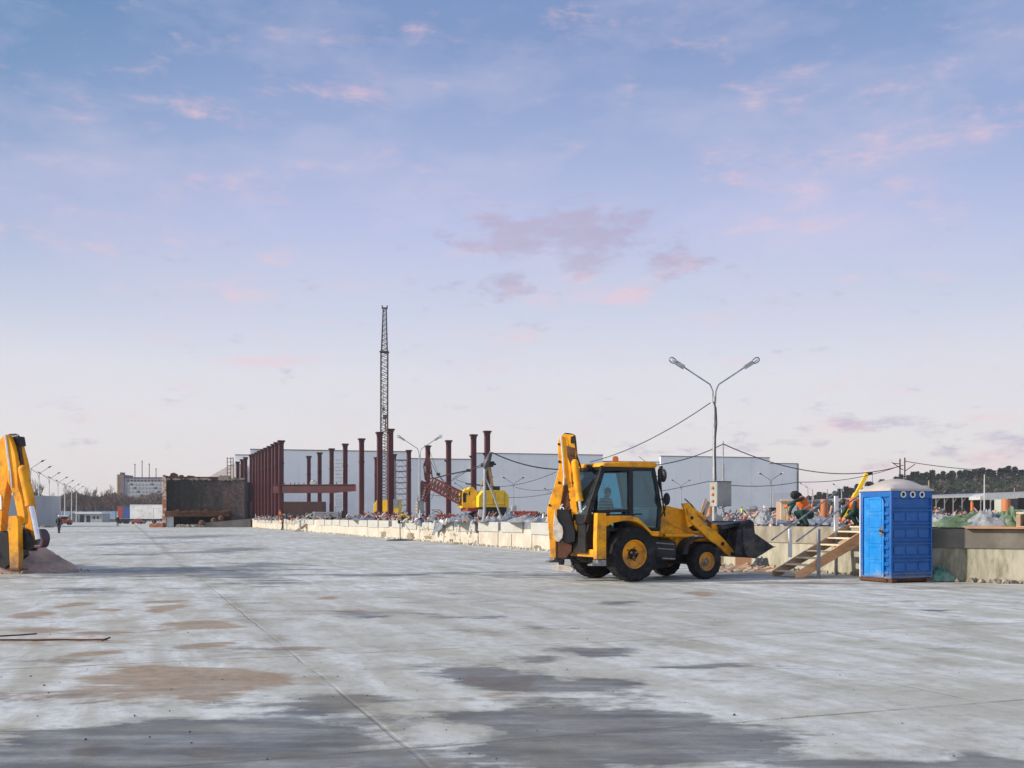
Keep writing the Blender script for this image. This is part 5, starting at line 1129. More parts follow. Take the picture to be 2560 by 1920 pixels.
# lattice boom of crane 2: sloping part and folded jibs
q4=lambda u,v,Z=ZD+1.5:P(*Z4(u,v),Z)
mb=lattice(MB(),q4(1160,930),q4(775,735),1.35,1.2,11,.085,rd=.055); mb.build('boom_section',lattr,c2,world=True)
MB().beam(q4(1130,990,ZD+.8),q4(775,785,ZD+.8),.12,.12).beam(q4(1130,860,ZD+.8),q4(840,705,ZD+.8),.12,.12).build('boom_edge',redo,c2,world=True)
mb=lattice(MB(),q4(680,940),q4(745,735),.75,1.2,7,.07,rd=.045); mb.build('jib_section',lattr,c2,world=True)
mb=MB()
for a_,b__ in (((722,705),(705,550)),((705,550),(760,390)),((760,390),(800,690)),((800,690),(722,705)),((735,560),(725,700)),((705,550),(780,560)),((730,705),(795,600)),((712,640),(790,640)),((715,545),(770,400)),((745,560),(770,400))):
    mb.beam(q4(*a_),q4(*b__),.13,.13)
mb.build('jib_frame',lattr,c2,world=True)
mb=MB()
for pts,r in ((((800,695),(960,655),(1190,605),(1390,520)),.05),(((805,690),(1000,640),(1190,600),(1380,555)),.04),(((1190,605),(1100,640),(1020,700)),.03),(((1200,600),(1010,720),(950,760)),.03),(((775,400),(865,640)),.025),(((780,500),(850,640)),.025),(((870,660),(960,750)),.04),(((880,670),(940,760)),.025),(((840,800),(790,920)),.02)):
    mb.tube([q4(*p_) for p_ in pts],r,5)
mb.build('boom_pendant',lattm,c2,world=True)
MB().box(q4(1200,602),(.45,.4,.3)).build('pulley_block',blk,c2,world=True); MB().box(q4(866,645),(.38,.4,.3)).build('pulley_block',blk,c2,world=True)
# small yellow truck crane boom behind the toilet
a=P(2127,1262,75); b_=P(2169,1181,75)
t=thing('telescopic_boom','yellow telescopic crane boom slanting up behind the blue toilet','crane boom',(a.x,75,PH),0)
a0=a+(a-b_)*.75
MB().beam(a0,a.lerp(b_,.35),.36,.34,(0,1,0)).build('outer_section',yelc,t,world=True,bevel=.02); MB().beam(a.lerp(b_,.3),b_,.26,.24,(0,1,0)).build('inner_section',yelc,t,world=True); MB().box(b_+Vector((.15,0,-.08)),(.34,.3,.16),Matrix.Rotation(-.3,4,'Y')).tube([b_+Vector((.35,0,-.1)),b_+Vector((.35,0,-1.7))],.015,4).build('boom_head',blk,t,world=True)
MB().beam(a0+Vector((.35,0,-.1)),a.lerp(b_,.7)+Vector((.45,0,-.15)),.2,.2,(0,1,0)).build('side_pipe',frm,t,world=True)
# ================= street lamps =================
def lamp(label,loc,s,group,rz=0.0,box=False,pole=galv,single=False,arm_=rail,full=True,H=7.4):
    t=thing('street_lamp',label,'street lamp',loc,rz,group)
    def sc(v): return Vector(v)*s
    jh=H-1.75
    MB().tube([sc((0,0,0)),sc((0,0,.5)),sc((0,0,2.4)),sc((0,0,jh))],[.125*s,.115*s,.09*s,.062*s],12).build('pole',pole,t)
    for d_ in (-1,1):
        if single and d_>0: continue
        e=[(.05*d_,0,jh-.3),(.07*d_,0,jh+.25),(.20*d_,0,jh+.55),(.93*d_,0,jh+1.03),(1.45*d_,0,jh+1.38)]
        MB().tube([sc(v) for v in e],.032*s,8).build('arm',arm_,t)
        a=Vector((1.41*d_,0,jh+1.34)); dd=Vector((d_*.80,0,.5)).normalized(); ro=Matrix.Rotation(-math.atan2(dd.z,dd.x),4,'Y')
        hs=1 if full else .9; hd=MB().box(sc(a+dd*.20),(.44*s*hs,.16*s*hs,.19*s*hs),ro).build('lamp_head',galv if full else frm,t,bevel=.01*s)
        c_=a+dd*.60
        gl=MB(); x=Vector((0,1,0)); y=dd.cross(x).normalized()
        rings=[(-.18,.085),(-.08,.13),(.06,.14),(.16,.09),(.2,.0)] if full else [(-.24,.06),(-.14,.10),(0,.09),(.05,.0)]
        gl.lathe([(r_*s,z*s) for z,r_ in rings],sc(c_),dd,14); gl.build('lamp_glass',glassc if full else white,hd,merge=False)
        if full: MB().capsule(sc(c_-dd*.12),sc(c_+dd*.06),.055*s,.04*s).build('bulb',white,hd,merge=False)
    return t
lm=P(1786,1303,48)
L1=lamp('near tall twin-arm street lamp with large grey box, beside the loader bucket',(lm.x,lm.y,PH),1.0,'twin-arm street lamps',H=9.1-PH-.19)
def cabinet(par,x0,x1,y0,y1,Zc,label,n=3):
    a=P(x0,y1,Zc);b_=P(x1,y0,Zc); c=(a+b_)/2
    t=thing('electrical_box',label,'electrical box',(c.x,Zc,a.z),R(0))
    W_=b_.x-a.x; H_=b_.z-a.z; rot=R(24)
    t.rotation_euler=(0,0,rot); W[t.name]=Matrix.Translation((c.x,Zc,a.z))@ang(rot)
    w2_=W_*.80; d2=W_*.55
    MB().mm(-w2_*.42,w2_*.58,-d2/2,d2/2,0,H_).build('box_body',grey if n==3 else grey,t,bevel=.012)
    MB().mm(-w2_*.44,w2_*.60,-d2/2-.02,d2/2+.02,H_,H_+.03).build('box_lid',frm,t)
    MB().mm(-w2_*.38,w2_*.54,-d2/2-.018,-d2/2-.001,.05,H_-.05).build('box_door',grey,t,bevel=.006)
    for k in range(n):
        z=H_*(.22+.27*k); MB().sphere((-w2_*.42-.02,0,z),(.09,.08,.07),10,7).build('socket',orng,t)
    mb=MB(); x,z=w2_*.10,H_*.78; mb.add([(x-.05,-d2/2-.021,z),(x+.05,-d2/2-.021,z),(x,-d2/2-.021,z+.09),(x-.05,-d2/2-.019,z),(x+.05,-d2/2-.019,z),(x,-d2/2-.019,z+.09)],[(0,1,2),(5,4,3),(0,3,4,1),(1,4,5,2),(2,5,3,0)]); mb.build('hazard_triangle',pm('hazard_yellow',(.7,.55,.1),None,5,.5),t)
    return t
cabinet(None,1771,1826,1205,1266,47.65,'large grey electrical box with three orange sockets on the near lamp post')
mb=MB(); pts=[P(*q,47.9) for q in ((1784,1005),(1790,1020),(1792,1060),(1789,1090),(1787,1130),(1790,1200))]; tag(base(mb.tube(pts,.03,6).build('lamp_cable',blk),tuple(pts[-1])),'black cable hanging down the near lamp post','cable')
mb=MB(); pts=[P(*q,47.6) for q in ((1795,1266),(1800,1272),(1806,1268),(1808,1280),(1806,1268),(1815,1266))]; tag(base(mb.tube(pts,.02,6).build('loose_cable',blk),tuple(pts[0])),'short loose cable looping under the large grey electrical box','cable')
p=P(1049,1300,98); lamp('twin-arm street lamp with grey-green box behind the middle of the cream wall',(p.x,p.y,PH),1.02,'twin-arm street lamps',H=9.1-PH,pole=galv)
cabinet(None,1037,1060,1253,1283,97.0,'grey-green electrical box on the lamp post behind the cream wall')
def lampat(x,yj,yh,Z,label,base_z=PH,group='twin-arm street lamps',pole=galv,arm_=frm,full=False):
    p=P(x,yh,Z); H_=p.z-base_z; s=1.0
    wspan=1.0
    return lamp(label,(p.x,p.y,base_z),s,group,H=H_+.1,pole=pole,arm_=arm_,full=full)
lampat(1284,1214,1191,170,'thin twin-arm street lamp standing right of the bright yellow crane')
lampat(1159,1221,1205,196,'small distant twin-arm street lamp just left of the bright yellow crane')
lampat(1383,1225,1219,200,'small distant twin-arm street lamp half hidden by the raised excavator arm')
lampat(1703,1220,1198,192,'thin twin-arm street lamp seen above the loader arm')
lampat(1927,1205,1181,160,'thin twin-arm street lamp left of the hooded bending worker')
for i,(x,yh,Z) in enumerate([(76,1148,154),(97,1163.5,173),(123,1179,196),(145,1190.5,218),(162,1199,239),(179,1208,264),(191,1214,284)]):
    p=P(x,yh,Z); lamp(('nearest' if i==0 else ORD[i])+' tall white twin-arm lamp in the receding row at left',(p.x,p.y,0),1.15,'row of white twin-arm lamps at left',H=(p.z+.1)/1.15,pole=lgrey,arm_=frm,full=False)
for i,(x,yh,Z) in enumerate([(2020,1205,230),(2033,1215,250),(2104,1207,210)]):
    p=P(x,yh,Z); lamp(('faint distant lamp right of the hall corner','second faint distant lamp right of the hall corner','faint lamp post rising between the stair handrails')[i],(p.x,p.y,PH),1.0,'faint lamps right of the hall',H=p.z-PH,single=True,arm_=lgrey,full=False,pole=lgrey)
# ================= posts and overhead cables =================
def cable(pts,r,label,n=24,sag=0.0,nm='overhead_cable'):
    P_=[Vector(p) for p in pts]; out=[]
    if len(P_)==2:
        for i in range(n+1):
            t=i/n; q=P_[0].lerp(P_[1],t); q.z-=sag*4*t*(1-t); out.append(q)
    else: out=P_
    return tag(base(MB().tube(out,r,5).build(nm,blk),tuple(out[0])),label,'cable')
ms=P(1808,1300,60); t=thing('cable_mast','thin grey cable mast just right of the near lamp post','mast',(ms.x,60,PH),0)
MB().tube([(ms.x,60,PH),P(1808,1160,60)],.07,8).tube([P(1808,1160,60),P(1808,1103,60)],.035,6).build('mast_tube',galv,t,world=True)
cable([P(1776,1007,48),P(1475,1155,60)],.022,'overhead cable sloping from the near lamp down to the cab roof',sag=.35)
cable([P(1808,1110,60),P(1560,1168,52)],.026,'overhead cable from the thin mast down left behind the cab',sag=.35)
cable([P(1808,1110,60),P(2258,1163,75)],.03,'overhead cable sagging from the thin mast to the twin poles at right',sag=1.1)
cable([P(2262,1153,75),P(2620,1176,80)],.025,'overhead cable from the twin poles out past the right edge',sag=.3)
cable([P(1825,1213,60),P(1995,1205,68)],.022,'low cable running right from the large grey box',sag=.15)
cable([P(1995,1205,68),P(2235,1170,75)],.022,'low cable rising to the twin poles at right',sag=.3)
cable([P(1772,1203,60),P(1560,1240,80)],.022,'low cable running left from the large grey box behind the cab',sag=.1)
cable([P(1230,1131,60),P(1470,1168,58)],.035,'thick dark cable from the wrapped post to behind the excavator arm',sag=.45)
cable([P(1140,1199,100),P(1390,1180,80)],.022,'thin cable crossing behind the crane gantry',sag=.9)
cable([P(1272,1244,100),P(1390,1230,100)],.022,'thin cable low at the right of the bright yellow crane',sag=.15)
cable([P(1288,1218,150),P(1384,1222,150)],.03,'thin cable between the two distant lamps right of the crane',sag=.35)
cable([P(1058,1235,98),P(1170,1240,110)],.02,'thin cable under the sloping red lattice boom',sag=.1)
for i,(x,y1,Z) in enumerate(((2250,1147,75),(2262,1144,77))):
    a=P(x,1300,Z); b_=P(x,y1,Z); t=thing('utility_pole',('left' if i==0 else 'right')+' one of the close pair of thin cable poles above the blue toilet','pole',(a.x,Z,PH),0,'pair of cable poles')
    MB().tube([(a.x,Z,PH),b_],.05,6).build('pole_shaft',frm,t,world=True)
    if i==0: MB().tube([P(2258,1175,Z),P(2230,1156,Z)],.03,5).tube([P(2252,1160,Z),P(2232,1158,Z)],.03,5).build('bracket',frm,t,world=True)
    else: MB().tube([P(2262,1178,Z),P(2288,1160,Z)],.03,5).build('bracket',frm,t,world=True)
# wrapped cable post with its raking strut behind the cream wall
Zp=57; a=P(1208,1296,Zp); t=thing('cable_post','grey leaning post wrapped in dark cloth with a raking strut, behind the cream wall','post',(a.x,Zp,PH),0)
MB().tube([P(1208,1303,Zp),P(1211,1280,Zp),P(1212,1170,Zp),P(1228,1130,Zp)],.085,8).build('post_tube',galv,t,world=True)
MB().tube([P(1213,1195,Zp),P(1232,1232,Zp),P(1254,1298,Zp)],.06,6).build('strut',galv,t,world=True)
mb=MB(); ct=[P(1212,1172,Zp-.15),P(1216,1158,Zp-.15),P(1221,1148,Zp-.15),P(1224,1136,Zp-.15),P(1228,1131,Zp-.15)]; mb.tube(ct,[.08,.19,.16,.09,.05],9).build('cloth_wrap',tarpd,t,world=True)
mb=MB().tube([P(1230,1132,Zp),P(1226,1150,Zp),P(1222,1162,Zp)],.03,5).box(P(1228,1158,Zp),(.35,.2,.2)).build('clamp',blk,t,world=True)
# round disc hanging on wall below the second lamp; round stand on the yard
g=wl(1050,.12); t=thing('round_stand','small grey round base with white drum leaning on the cream wall','post base',(g.x,g.y,0),0)
MB().tube([(g.x,g.y,PH-.1),(g.x,g.y,PH+.75)],.045,8).build('tube',lgrey,t,world=True); MB().lathe([(0,.1),(.34,.08),(.36,0),(.3,-.12),(0,-.14)],(g.x,g.y,PH-.12),(0,0,1),18).build('drum',galv,t,world=True)
g=G(*Z4(440,1378)); t=thing('cable_stand','dark round flat base with thin rod standing on the yard before the cream wall','stand',(g.x,g.y+.3,0),0)
MB().lathe([(0,.10),(.35,.10),(.9,.05),(.95,0)],(0,0,0),(0,0,1),20).build('base_disc',frm,t); MB().tube([(0,0,.08),(-.02,0,1.35),(.3,0,1.6)],.03,6).build('rod',frm,t); MB().tube([(.2,0,1.3),(.6,0,.7),(.95,.0,.1)],.015,5).build('wire',blk,t)
# small timber stair at the far part of the wall
g=wl(735,.1)
t=thing('side_stair','small grey and brown timber stair with rail at the far stretch of the cream wall','stairs',(g.x,g.y,0),0)
z3=lambda u,v,Z:P(*Z3(u,v),Z)
Zs=wl(765).y-1.0
MB().beam(z3(1010,1510,Zs),z3(1290,1340,Zs),.10,.26,(0,0,1)).beam(z3(1010,1510,Zs+1),z3(1290,1340,Zs+1),.10,.26).build('stringer',woodd,t,world=True)
for (u,v0,v1) in ((1085,1350,1525),(1268,1235,1525)): 
    a=z3(u,v0,Zs-.1); MB().mm(a.x-.09,a.x+.09,Zs-.2,Zs-.05,0,a.z).build('rail_post',galv,t,world=True)
MB().tube([z3(1085,1355,Zs-.15),z3(1268,1245,Zs-.15)],.05,6).tube([z3(1005,1400,Zs-.15),z3(1085,1355,Zs-.15)],.05,6).build('handrail',galv,t,world=True)
mb=MB()
for k in range(6):
    a=z3(1030+k*44,1500-k*27,Zs); mb.mm(a.x-.2,a.x+.2,Zs,Zs+1,a.z,a.z+.05)
mb.build('treads',woodd,t,world=True)
# ================= derelict wall and ramp =================
ZR=160.0; RA=R(6); r0=P(412,1317,ZR)
soot=pm('soot_blackened_wall',(.012,.012,.015),(.12,.10,.105),.16,.9,bump=.4,bscale=2,lo=.38,hi=.75,dirt=(.20,.16,.14),dscale=.5,damt=.45,stretch=(1,1,.5))
m,nt,b=newmat('burnt_brick_wall'); tc=nt.node('ShaderNodeTexCoord').outputs['Object']; X_,Y_,Z_=nt.xyz(tc)[0:3]
n_=nt.noise(nt.map(tc,(1,1,.35)),.7,7,.65); k=nt.m('ADD',nt.m('DIVIDE',X_,13.5),nt.m('MULTIPLY',nt.m('SUBTRACT',n_,.5),1.1))
c_=nt.mix(nt.mr(k,.25,1.05,smooth=True),(.004,.007,.010),(.085,.066,.066)); c_=nt.mix(nt.m('MULTIPLY',nt.mr(nt.noise(tc,1.6,8,.75),.5,.66),nt.mr(k,.3,.9,.12,.8)),c_,(.21,.17,.16))
c_=nt.mix(nt.m('MULTIPLY',nt.mr(nt.noise(nt.map(tc,(1.4,1,.12)),.9,4),.52,.68),nt.mr(k,.4,.9,.1,.55)),c_,(.10,.035,.03))
nt.set(b.inputs['Base Color'],c_); b.inputs['Roughness'].default_value=.92; burnt=m
rr=lambda u,v,yp=0.0: unp(*Z7(u,v),(r0.x,r0.y),RA,yp)
ru=thing('derelict_building','soot-blackened derelict building shell with crumbling maroon roof edge and rusty ledge','building',(r0.x,r0.y,0),RA)
MB().prism([rr(*p) for p in ((1440,755),(1440,478),(2112,482),(2112,755))],0,.5).build('upper_wall',burnt,ru,smooth=False)
a=rr(1440,480);b_=rr(2112,480); MB().mm(a[0]+.2,b_[0]-.2,.5,9,a[1]-1.0,a[1]-.6).mm(b_[0]-.5,b_[0]-.005,.5,9,0,a[1]-.2).mm(a[0]+.005,a[0]+.4,.5,9,0,a[1]-.2).mm(a[0]+.4,b_[0]-.5,8.6,9,0,a[1]-1.1).build('inner_walls',soot,ru,smooth=False)
MB().prism([rr(*p) for p in ((1995,755),(2112,755),(2112,890),(1990,890))],0.01,.49).build('lower_wall',burnt,ru)
MB().prism([rr(*p) for p in ((1440,800),(1500,800),(1500,890),(1440,890))],-.1,.3).build('door_pier',lgrey,ru)
MB().prism([rr(*p) for p in ((1430,752),(1990,755),(1990,800),(1430,800))],-.45,-.02).build('rusty_ledge',rust,ru,bevel=.05)
mb=MB(); random.seed(9)
for k in range(18):
    u=1500+k*27; p=rr(u,random.uniform(745,770),-.7); mb.box((p[0],-.6,p[1]),(random.uniform(.3,1.2),.2,random.uniform(.05,.25)),Matrix.Rotation(random.uniform(-.3,.3),4,'Y'))
mb.build('hanging_scrap',rust,ru)
pierm=pm('peeling_pier',(.5,.45,.36),(.35,.12,.06),1.5,.9,lo=.45,hi=.52,bump=.4,bscale=4)
MB().prism([rr(*p) for p in ((1405,888),(1408,440),(1425,440),(1440,480),(1440,888))],-.3,.6).build('corner_pier',pierm,ru,bevel=.05)
mb=MB(); tops=[(1407,470),(1407,438),(1440,448),(1465,450),(1475,425),(1500,420),(1528,435),(1530,450),(1545,452),(1550,440),(1575,440),(1578,452),(1615,455),(1618,443),(1670,448),(1680,455),(1900,456),(1960,462),(1975,470),(2112,480),(2112,486),(1440,484)]
mb.prism([rr(*p) for p in tops],.1,.9); mb.build('broken_roof_edge',pm('charred_maroon_edge',(.075,.02,.022),(.04,.02,.02),.8,.9,bump=.5,bscale=3),ru)
mb=MB()
for k in range(160):
    u=random.uniform(1445,2100) if k<90 else random.uniform(1900,1990); p=rr(u,482,0); h_=random.uniform(.05,.35)*(2.2 if u>1900 and u<1985 else 1); mb.box((p[0],random.uniform(0,.6),p[1]+h_*.4),(random.uniform(.2,.9),.3,h_),Matrix.Rotation(random.uniform(-.5,.5),4,'Y'))
mb.build('roof_rubble',rough,ru)
# ramp climbing to the platform
ra=MB(); A_=rr(1500,893,-2.0);B_=rr(2150,815,-2.0);
ra.prism([(A_[0],0.003),(rr(2165,890,-2)[0],.003),(rr(2165,890,-2)[0],PH),(B_[0],PH-.02),(rr(1800,850,-2)[0],.75)],-2.0,-.2)
o=ra.build('ramp',pm('ramp_concrete',(.17,.165,.155),(.12,.115,.11),.7,.95,bump=.5,bscale=3),None); o.location=(r0.x,r0.y,0); o.rotation_euler=(0,0,RA); tag(o,kind='structure')
for i,(u,v,w_) in enumerate(((1748,828,.62),(1836,812,.55),(1900,806,.58))):
    p=rr(u,v,-2.4); o=MB().sphere((0,0,.75),(w_*2.1,.8,.75),12,8).build('rusty_drum',rust,None); W0=Matrix.Translation((r0.x,r0.y,0))@ang(RA); q_=W0@Vector((p[0],-2.6 if i==0 else -1.2,0.2+.35*i)); o.location=q_; o.scale=(.42,.5,.62)
    tag(o,('left','middle','right')[i]+' one of three rounded rusty drums on the ramp below the derelict wall','drum','rusty drums on the ramp')
mb=MB(); random.seed(4); W0=Matrix.Translation((r0.x,r0.y,0))@ang(RA)
for k in range(120):
    u=random.uniform(1520,1760); p=rr(u,888,-3); s_=random.uniform(.1,.5); mb.box(W0@Vector((p[0],random.uniform(-3.2,-2.1),s_*.3)),(s_,s_,s_*.7),Matrix.Rotation(random.uniform(0,3),4,Vector((random.random(),random.random(),.5)).normalized()))
tag(mb.build('ramp_rubble',rough),'dark rubble spilled at the foot of the ramp','rubble',kind='stuff')
p=rr(1290,890,-3); q_=W0@Vector((p[0],-3,0)); t=thing('skip_container','low rusty orange skip left of the derelict wall','skip',tuple(q_),0)
MB().prism([(0,0),(-.1,.4),(.2,.6),(.4,.5),(.9,.5),(1.1,.72),(1.7,.65),(2.1,.72),(2.1,0)],0,1.2).build('skip_body',pm('rusty_orange_skip',(.40,.15,.06),(.25,.09,.05),1.5,.85,bump=.3),t,bevel=.05)
MB().tube([(.45,.5,.3),(.45,.5,2.9)],.03,5).tube([(.45,.5,2.9),(2.0,.5,2.85)],.025,5).tube([(1.35,.5,.3),(1.35,.5,1.3)],.03,5).tube([(1.35,.5,1.3),(2.0,.5,1.3)],.03,5).build('thin_frame',woodd,t)
# ================= left background =================
cw=thing('grey_silo_wall','grey curved sheet-metal tank wall at the far left','tank',tuple(P(100,1310,168))[:2]+(0,),0)
a=P(75,1300,160);b_=P(128,1300,172)
MB().lathe([(11.0,0),(11.0,P(0,1238,166).z),(0,P(0,1238,166).z+.05)],(P(128,0,172).x-11.0-P(100,0,168).x,5.5,0),(0,0,1),40).build('tank_shell',pm('weathered_zinc',(.38,.41,.43),(.34,.37,.39),.2,.6,dirt=(.28,.25,.22),dscale=.4,damt=.4,stretch=(1,1,.2)),cw)
mb=MB()
for k in range(80):
    p=P(random.uniform(60,135),1318,158); s_=random.uniform(.1,.5); mb.box((p.x,random.uniform(154,158),s_*.3),(s_*2,s_,s_*.6),ang(random.uniform(0,3)))
tag(mb.build('dirt_mound',rough),'low brown rubble along the foot of the grey tank wall','rubble',kind='stuff')
Zf=330; a=P(60,1278,Zf); bf_=thing('metal_fence','long pale blue metal fence in front of the bare trees','fence',(a.x,Zf,0),0)
b_=P(420,1278,Zf); MB().mm(0,b_.x-a.x,0,.1,0,a.z).build('fence_sheet',pm('pale_blue_fence',(.20,.30,.42),(.26,.34,.43),.2,.6),bf_,smooth=False); mb=MB()
for k in range(20): mb.mm(k*2.4,k*2.4+.15,-.12,-.001,0,a.z+.05)
mb.build('fence_posts',galv,bf_)
o=MB().mm(P(215,0,320).x,P(300,0,320).x,320,321,0,.9).build('low_green_bank',pm('dull_olive_bank',(.09,.09,.05),None,.5,.9)); tag(o,kind='structure')
Zk=300; a=P(173,1301,Zk); sh_=thing('site_shed','low grey shed with white flat roof and dark doorway, before the blue fence','shed',(a.x,Zk,0),0)
X=lambda px:P(px,0,Zk).x-a.x
hz=P(0,1284,Zk).z
MB().mm(X(193),X(255),0,6,0,hz).build('shed_wall',pm('shed_grey_board',(.33,.36,.38),None,.5,.7),sh_); MB().mm(X(190),X(257),-.8,6.5,hz,hz+.35).build('flat_roof',white,sh_)
MB().lathe([(X(193)/2,0),(X(193)/2,7)],(X(183),0,0),(0,1,0),20,arc=2*PI).build('vaulted_end',pm('dark_corrugated_vault',(.09,.10,.11),None,1,.6),sh_) if False else MB().prism([(0,0),(0,hz*.75),(X(178),hz*1.0),(X(184),hz*1.05),(X(192),hz*.9),(X(193),0)],-.5,6).build('vaulted_end',pm('dark_corrugated_vault',(.09,.10,.11),None,1,.6),sh_)
MB().mm(X(200),X(210),-.06,-.002,0,hz*.85).mm(X(216),X(225),-.06,-.002,0,hz*.8).build('doorway',blk,sh_)
for px in (233,242): MB().mm(X(px),X(px+5),-.06,-.002,hz*.4,hz*.7).build('window',blk,sh_)
# parked pickup
g=P(163,1311,205); g.z=0; t=thing('parked_truck','small parked red truck with white roof beyond the walking person','truck',tuple(g),R(10))
MB().mm(-1.4,.2,-.9,.9,.35,1.15).mm(.2,1.2,-.9,.9,.35,1.0).build('truck_body',redo,t,bevel=.1); MB().mm(-1.3,.5,-.85,.85,1.15,1.65).build('windows',blk,t,bevel=.1); MB().mm(-1.35,.5,-.87,.87,1.65,1.85).build('roof',white,t,bevel=.05)
for x in (-.9,.8):
    for y in (-.85,.85): MB().lathe([(0,-.1),(.33,-.1),(.33,.1),(0,.1)],(x,y,.33),(0,1,0),14).build('wheel',tyre,t)
# trailer lorry
Zt=240; a=P(294,1306,Zt); t=thing('lorry_trailer','long lorry with red and blue cabin panels and a white trailer box','lorry',(a.x,Zt,0),0)
X=lambda px:P(px,0,Zt).x-a.x; zt=P(0,1263,Zt).z
MB().mm(X(294),X(307),0,2.5,1.2,zt-.3).build('red_end_panel',redo,t,bevel=.03); MB().mm(X(307.2),X(325),0,2.5,1.2,zt-.3).build('blue_cover',pm('blue_lorry_cover',(.02,.07,.25),None,.7,.5),t,bevel=.03)
MB().mm(X(325.2),X(412),-.1,2.6,1.1,zt).build('trailer_box',pm('white_trailer',(.72,.73,.73),(.62,.62,.6),.3,.5,dirt=(.3,.28,.25),dscale=.6,damt=.5),t,bevel=.03); MB().mm(X(325),X(412),-.15,2.65,zt,zt+.12).build('top_rail',white,t)
MB().mm(X(296),X(412),.3,2.2,.7,1.1).build('chassis',blk,t)
for px in (300,311,318,345,352,359,385): MB().lathe([(0,-.15),(.5,-.15),(.5,.15),(0,.15)],(X(px),.2,.5),(0,1,0),16).build('wheel',tyre,t)
a=P(345,1303,225); t=thing('parked_car','small parked red car in front of the white trailer','car',(a.x,225,0),0)
MB().prism([(-1.3,.3),(-1.3,.7),(-.7,.85),(-.4,1.2),(.5,1.2),(.8,.8),(1.3,.7),(1.3,.3)],-.6,.6).build('body',pm('dull_red_car_paint',(.22,.05,.04),None,3,.4),t,bevel=.08)
for x in (-.85,.85): MB().lathe([(0,-.1),(.25,-.1),(.25,.1),(0,.1)],(x,-.6,.25),(0,1,0),12).build('wheel',tyre,t)
# office block
Zo=430; a=P(294,1300,Zo); t=thing('office_block','grey multi-storey office block with yellow-edged stair tower and roof aerials','building',(a.x,Zo,0),0)
X=lambda px:P(px,0,Zo).x-a.x; H=lambda py:P(0,py,Zo).z
MB().mm(X(311),X(470),0,14,0,H(1195)).build('facade',pm('grey_facade_panels',(.42,.43,.45),(.36,.37,.40),.3,.7),t,smooth=False); MB().mm(X(310),X(471),-.3,14,H(1195),H(1193)).build('parapet',brown,t)
MB().mm(X(297),X(311),-.5,10,0,H(1187)).build('stair_tower',pm('brown_brick_tower',(.20,.16,.17),None,.6,.9),t); MB().mm(X(293.5),X(297),-.6,10,0,H(1186)).build('yellow_strip',pm('mustard_panel',(.45,.36,.06),None,.5,.7),t); MB().mm(X(300),X(306),0,3,H(1187),H(1181)).build('roof_hut',brown,t)
wg=pm('pale_window_bays',(.42,.47,.55),(.3,.35,.42),1,.3); wd=pm('dark_window_panes',(.05,.06,.08),None,1,.3)
for r_ in range(5):
    y=1199+r_*9.3
    for k in range(11):
        x=318+k*8.6; MB().mm(X(x),X(x+5.2),-.12,-.002,H(y+4.6),H(y)).build('window',wd if (r_==0 or (k*7+r_*5)%6==0) else wg,t,smooth=False)
for i,(px,py) in enumerate(((333,1159),(351,1151),(369,1158),(386,1170))):
    MB().tube([(X(px),2,H(1195)),(X(px),2,H(py))],.16,5).mm(X(px-1.4),X(px+1.6),1.9,2.1,H(py+3),H(py+1)).build('aerial',lattm,t)
# ---------- bare trees ----------
twigm=pm('bare_twigs',(.075,.052,.048),(.11,.08,.07),.6,.95); barkm=pm('grey_brown_bark',(.085,.065,.055),(.05,.04,.035),2,.95)
redtw=pm('reddish_twigs',(.12,.055,.055),(.09,.06,.055),.6,.95)
def bare_tree(seed,H_,spread,tm):
    rnd=random.Random(seed); tr=MB(); tw=MB()
    def grow(p,d,L,r,lev):
        q=p+d*L; (tr if lev<2 else tw).tube([p,p.lerp(q,.5)+Vector((rnd.uniform(-1,1),rnd.uniform(-1,1),0))*L*.05,q],[r,r*.8,r*.6],4 if lev<2 else 3,cap=False)
        if lev>=5: 
            return
        n=rnd.choice((3,3,4)) if lev<4 else 4
        for k in range(n):
            a=rnd.uniform(0,2*PI); tl=rnd.uniform(.25,.75)*spread; e=(d+Vector((math.cos(a)*tl,math.sin(a)*tl,rnd.uniform(.0,.25)))).normalized()
            grow(p.lerp(q,rnd.uniform(.55,1)),e,L*rnd.uniform(.58,.8),max(r*.55,.025),lev+1)
    grow(Vector((0,0,0)),Vector((0,0,1)),H_*.30,H_*.022,0)
    return tr,tw
protos=[]
for i,(s,sp_,tm) in enumerate(((1,.8,twigm),(2,1.0,redtw),(3,.55,twigm),(4,.9,twigm))):
    t=thing('bare_tree','x','tree',(0,0,0)); tr,tw=bare_tree(s,12,sp_,tm)
    tr.build('trunk',barkm,t,recalc=False,smooth=False); tw.build('crown',tm,t,recalc=False,smooth=False); protos.append(t)
random.seed(31)
spots=[]
for px,yt in ((72,1198),(84,1190),(92,1193),(104,1222),(116,1228),(131,1226),(143,1236),(152,1226),(166,1210),(178,1207),(190,1212),(203,1209),(214,1216),(226,1212),(240,1209),(251,1215),(262,1216),(273,1207),(284,1230),(301,1228),(318,1228),(334,1236),(350,1232),(364,1240),(380,1238),(396,1240)):
    spots.append((px,yt))
used=set()
landm=('left of the lamp row','behind the lamp row','right of the lamp row','below the office block')
for i,(px,yt) in enumerate(spots):
    pr=i%4; Z=random.uniform(345,400); top=P(px,yt,Z).z
    if pr not in used: o=protos[pr]; used.add(pr)
    else: o=copy_tree(protos[pr])
    sc=top/11.2; o.location=(P(px,0,Z).x,Z,0); o.scale=(sc*.85,sc*.85,sc); o.rotation_euler=(0,0,random.uniform(0,6))
    tag(o,('leftmost' if i==0 else ORD[i] if i<20 else ('twenty-'+ORD[i-20]))+' bare winter tree counted from the left along the blue fence','tree','bare trees behind the fence')
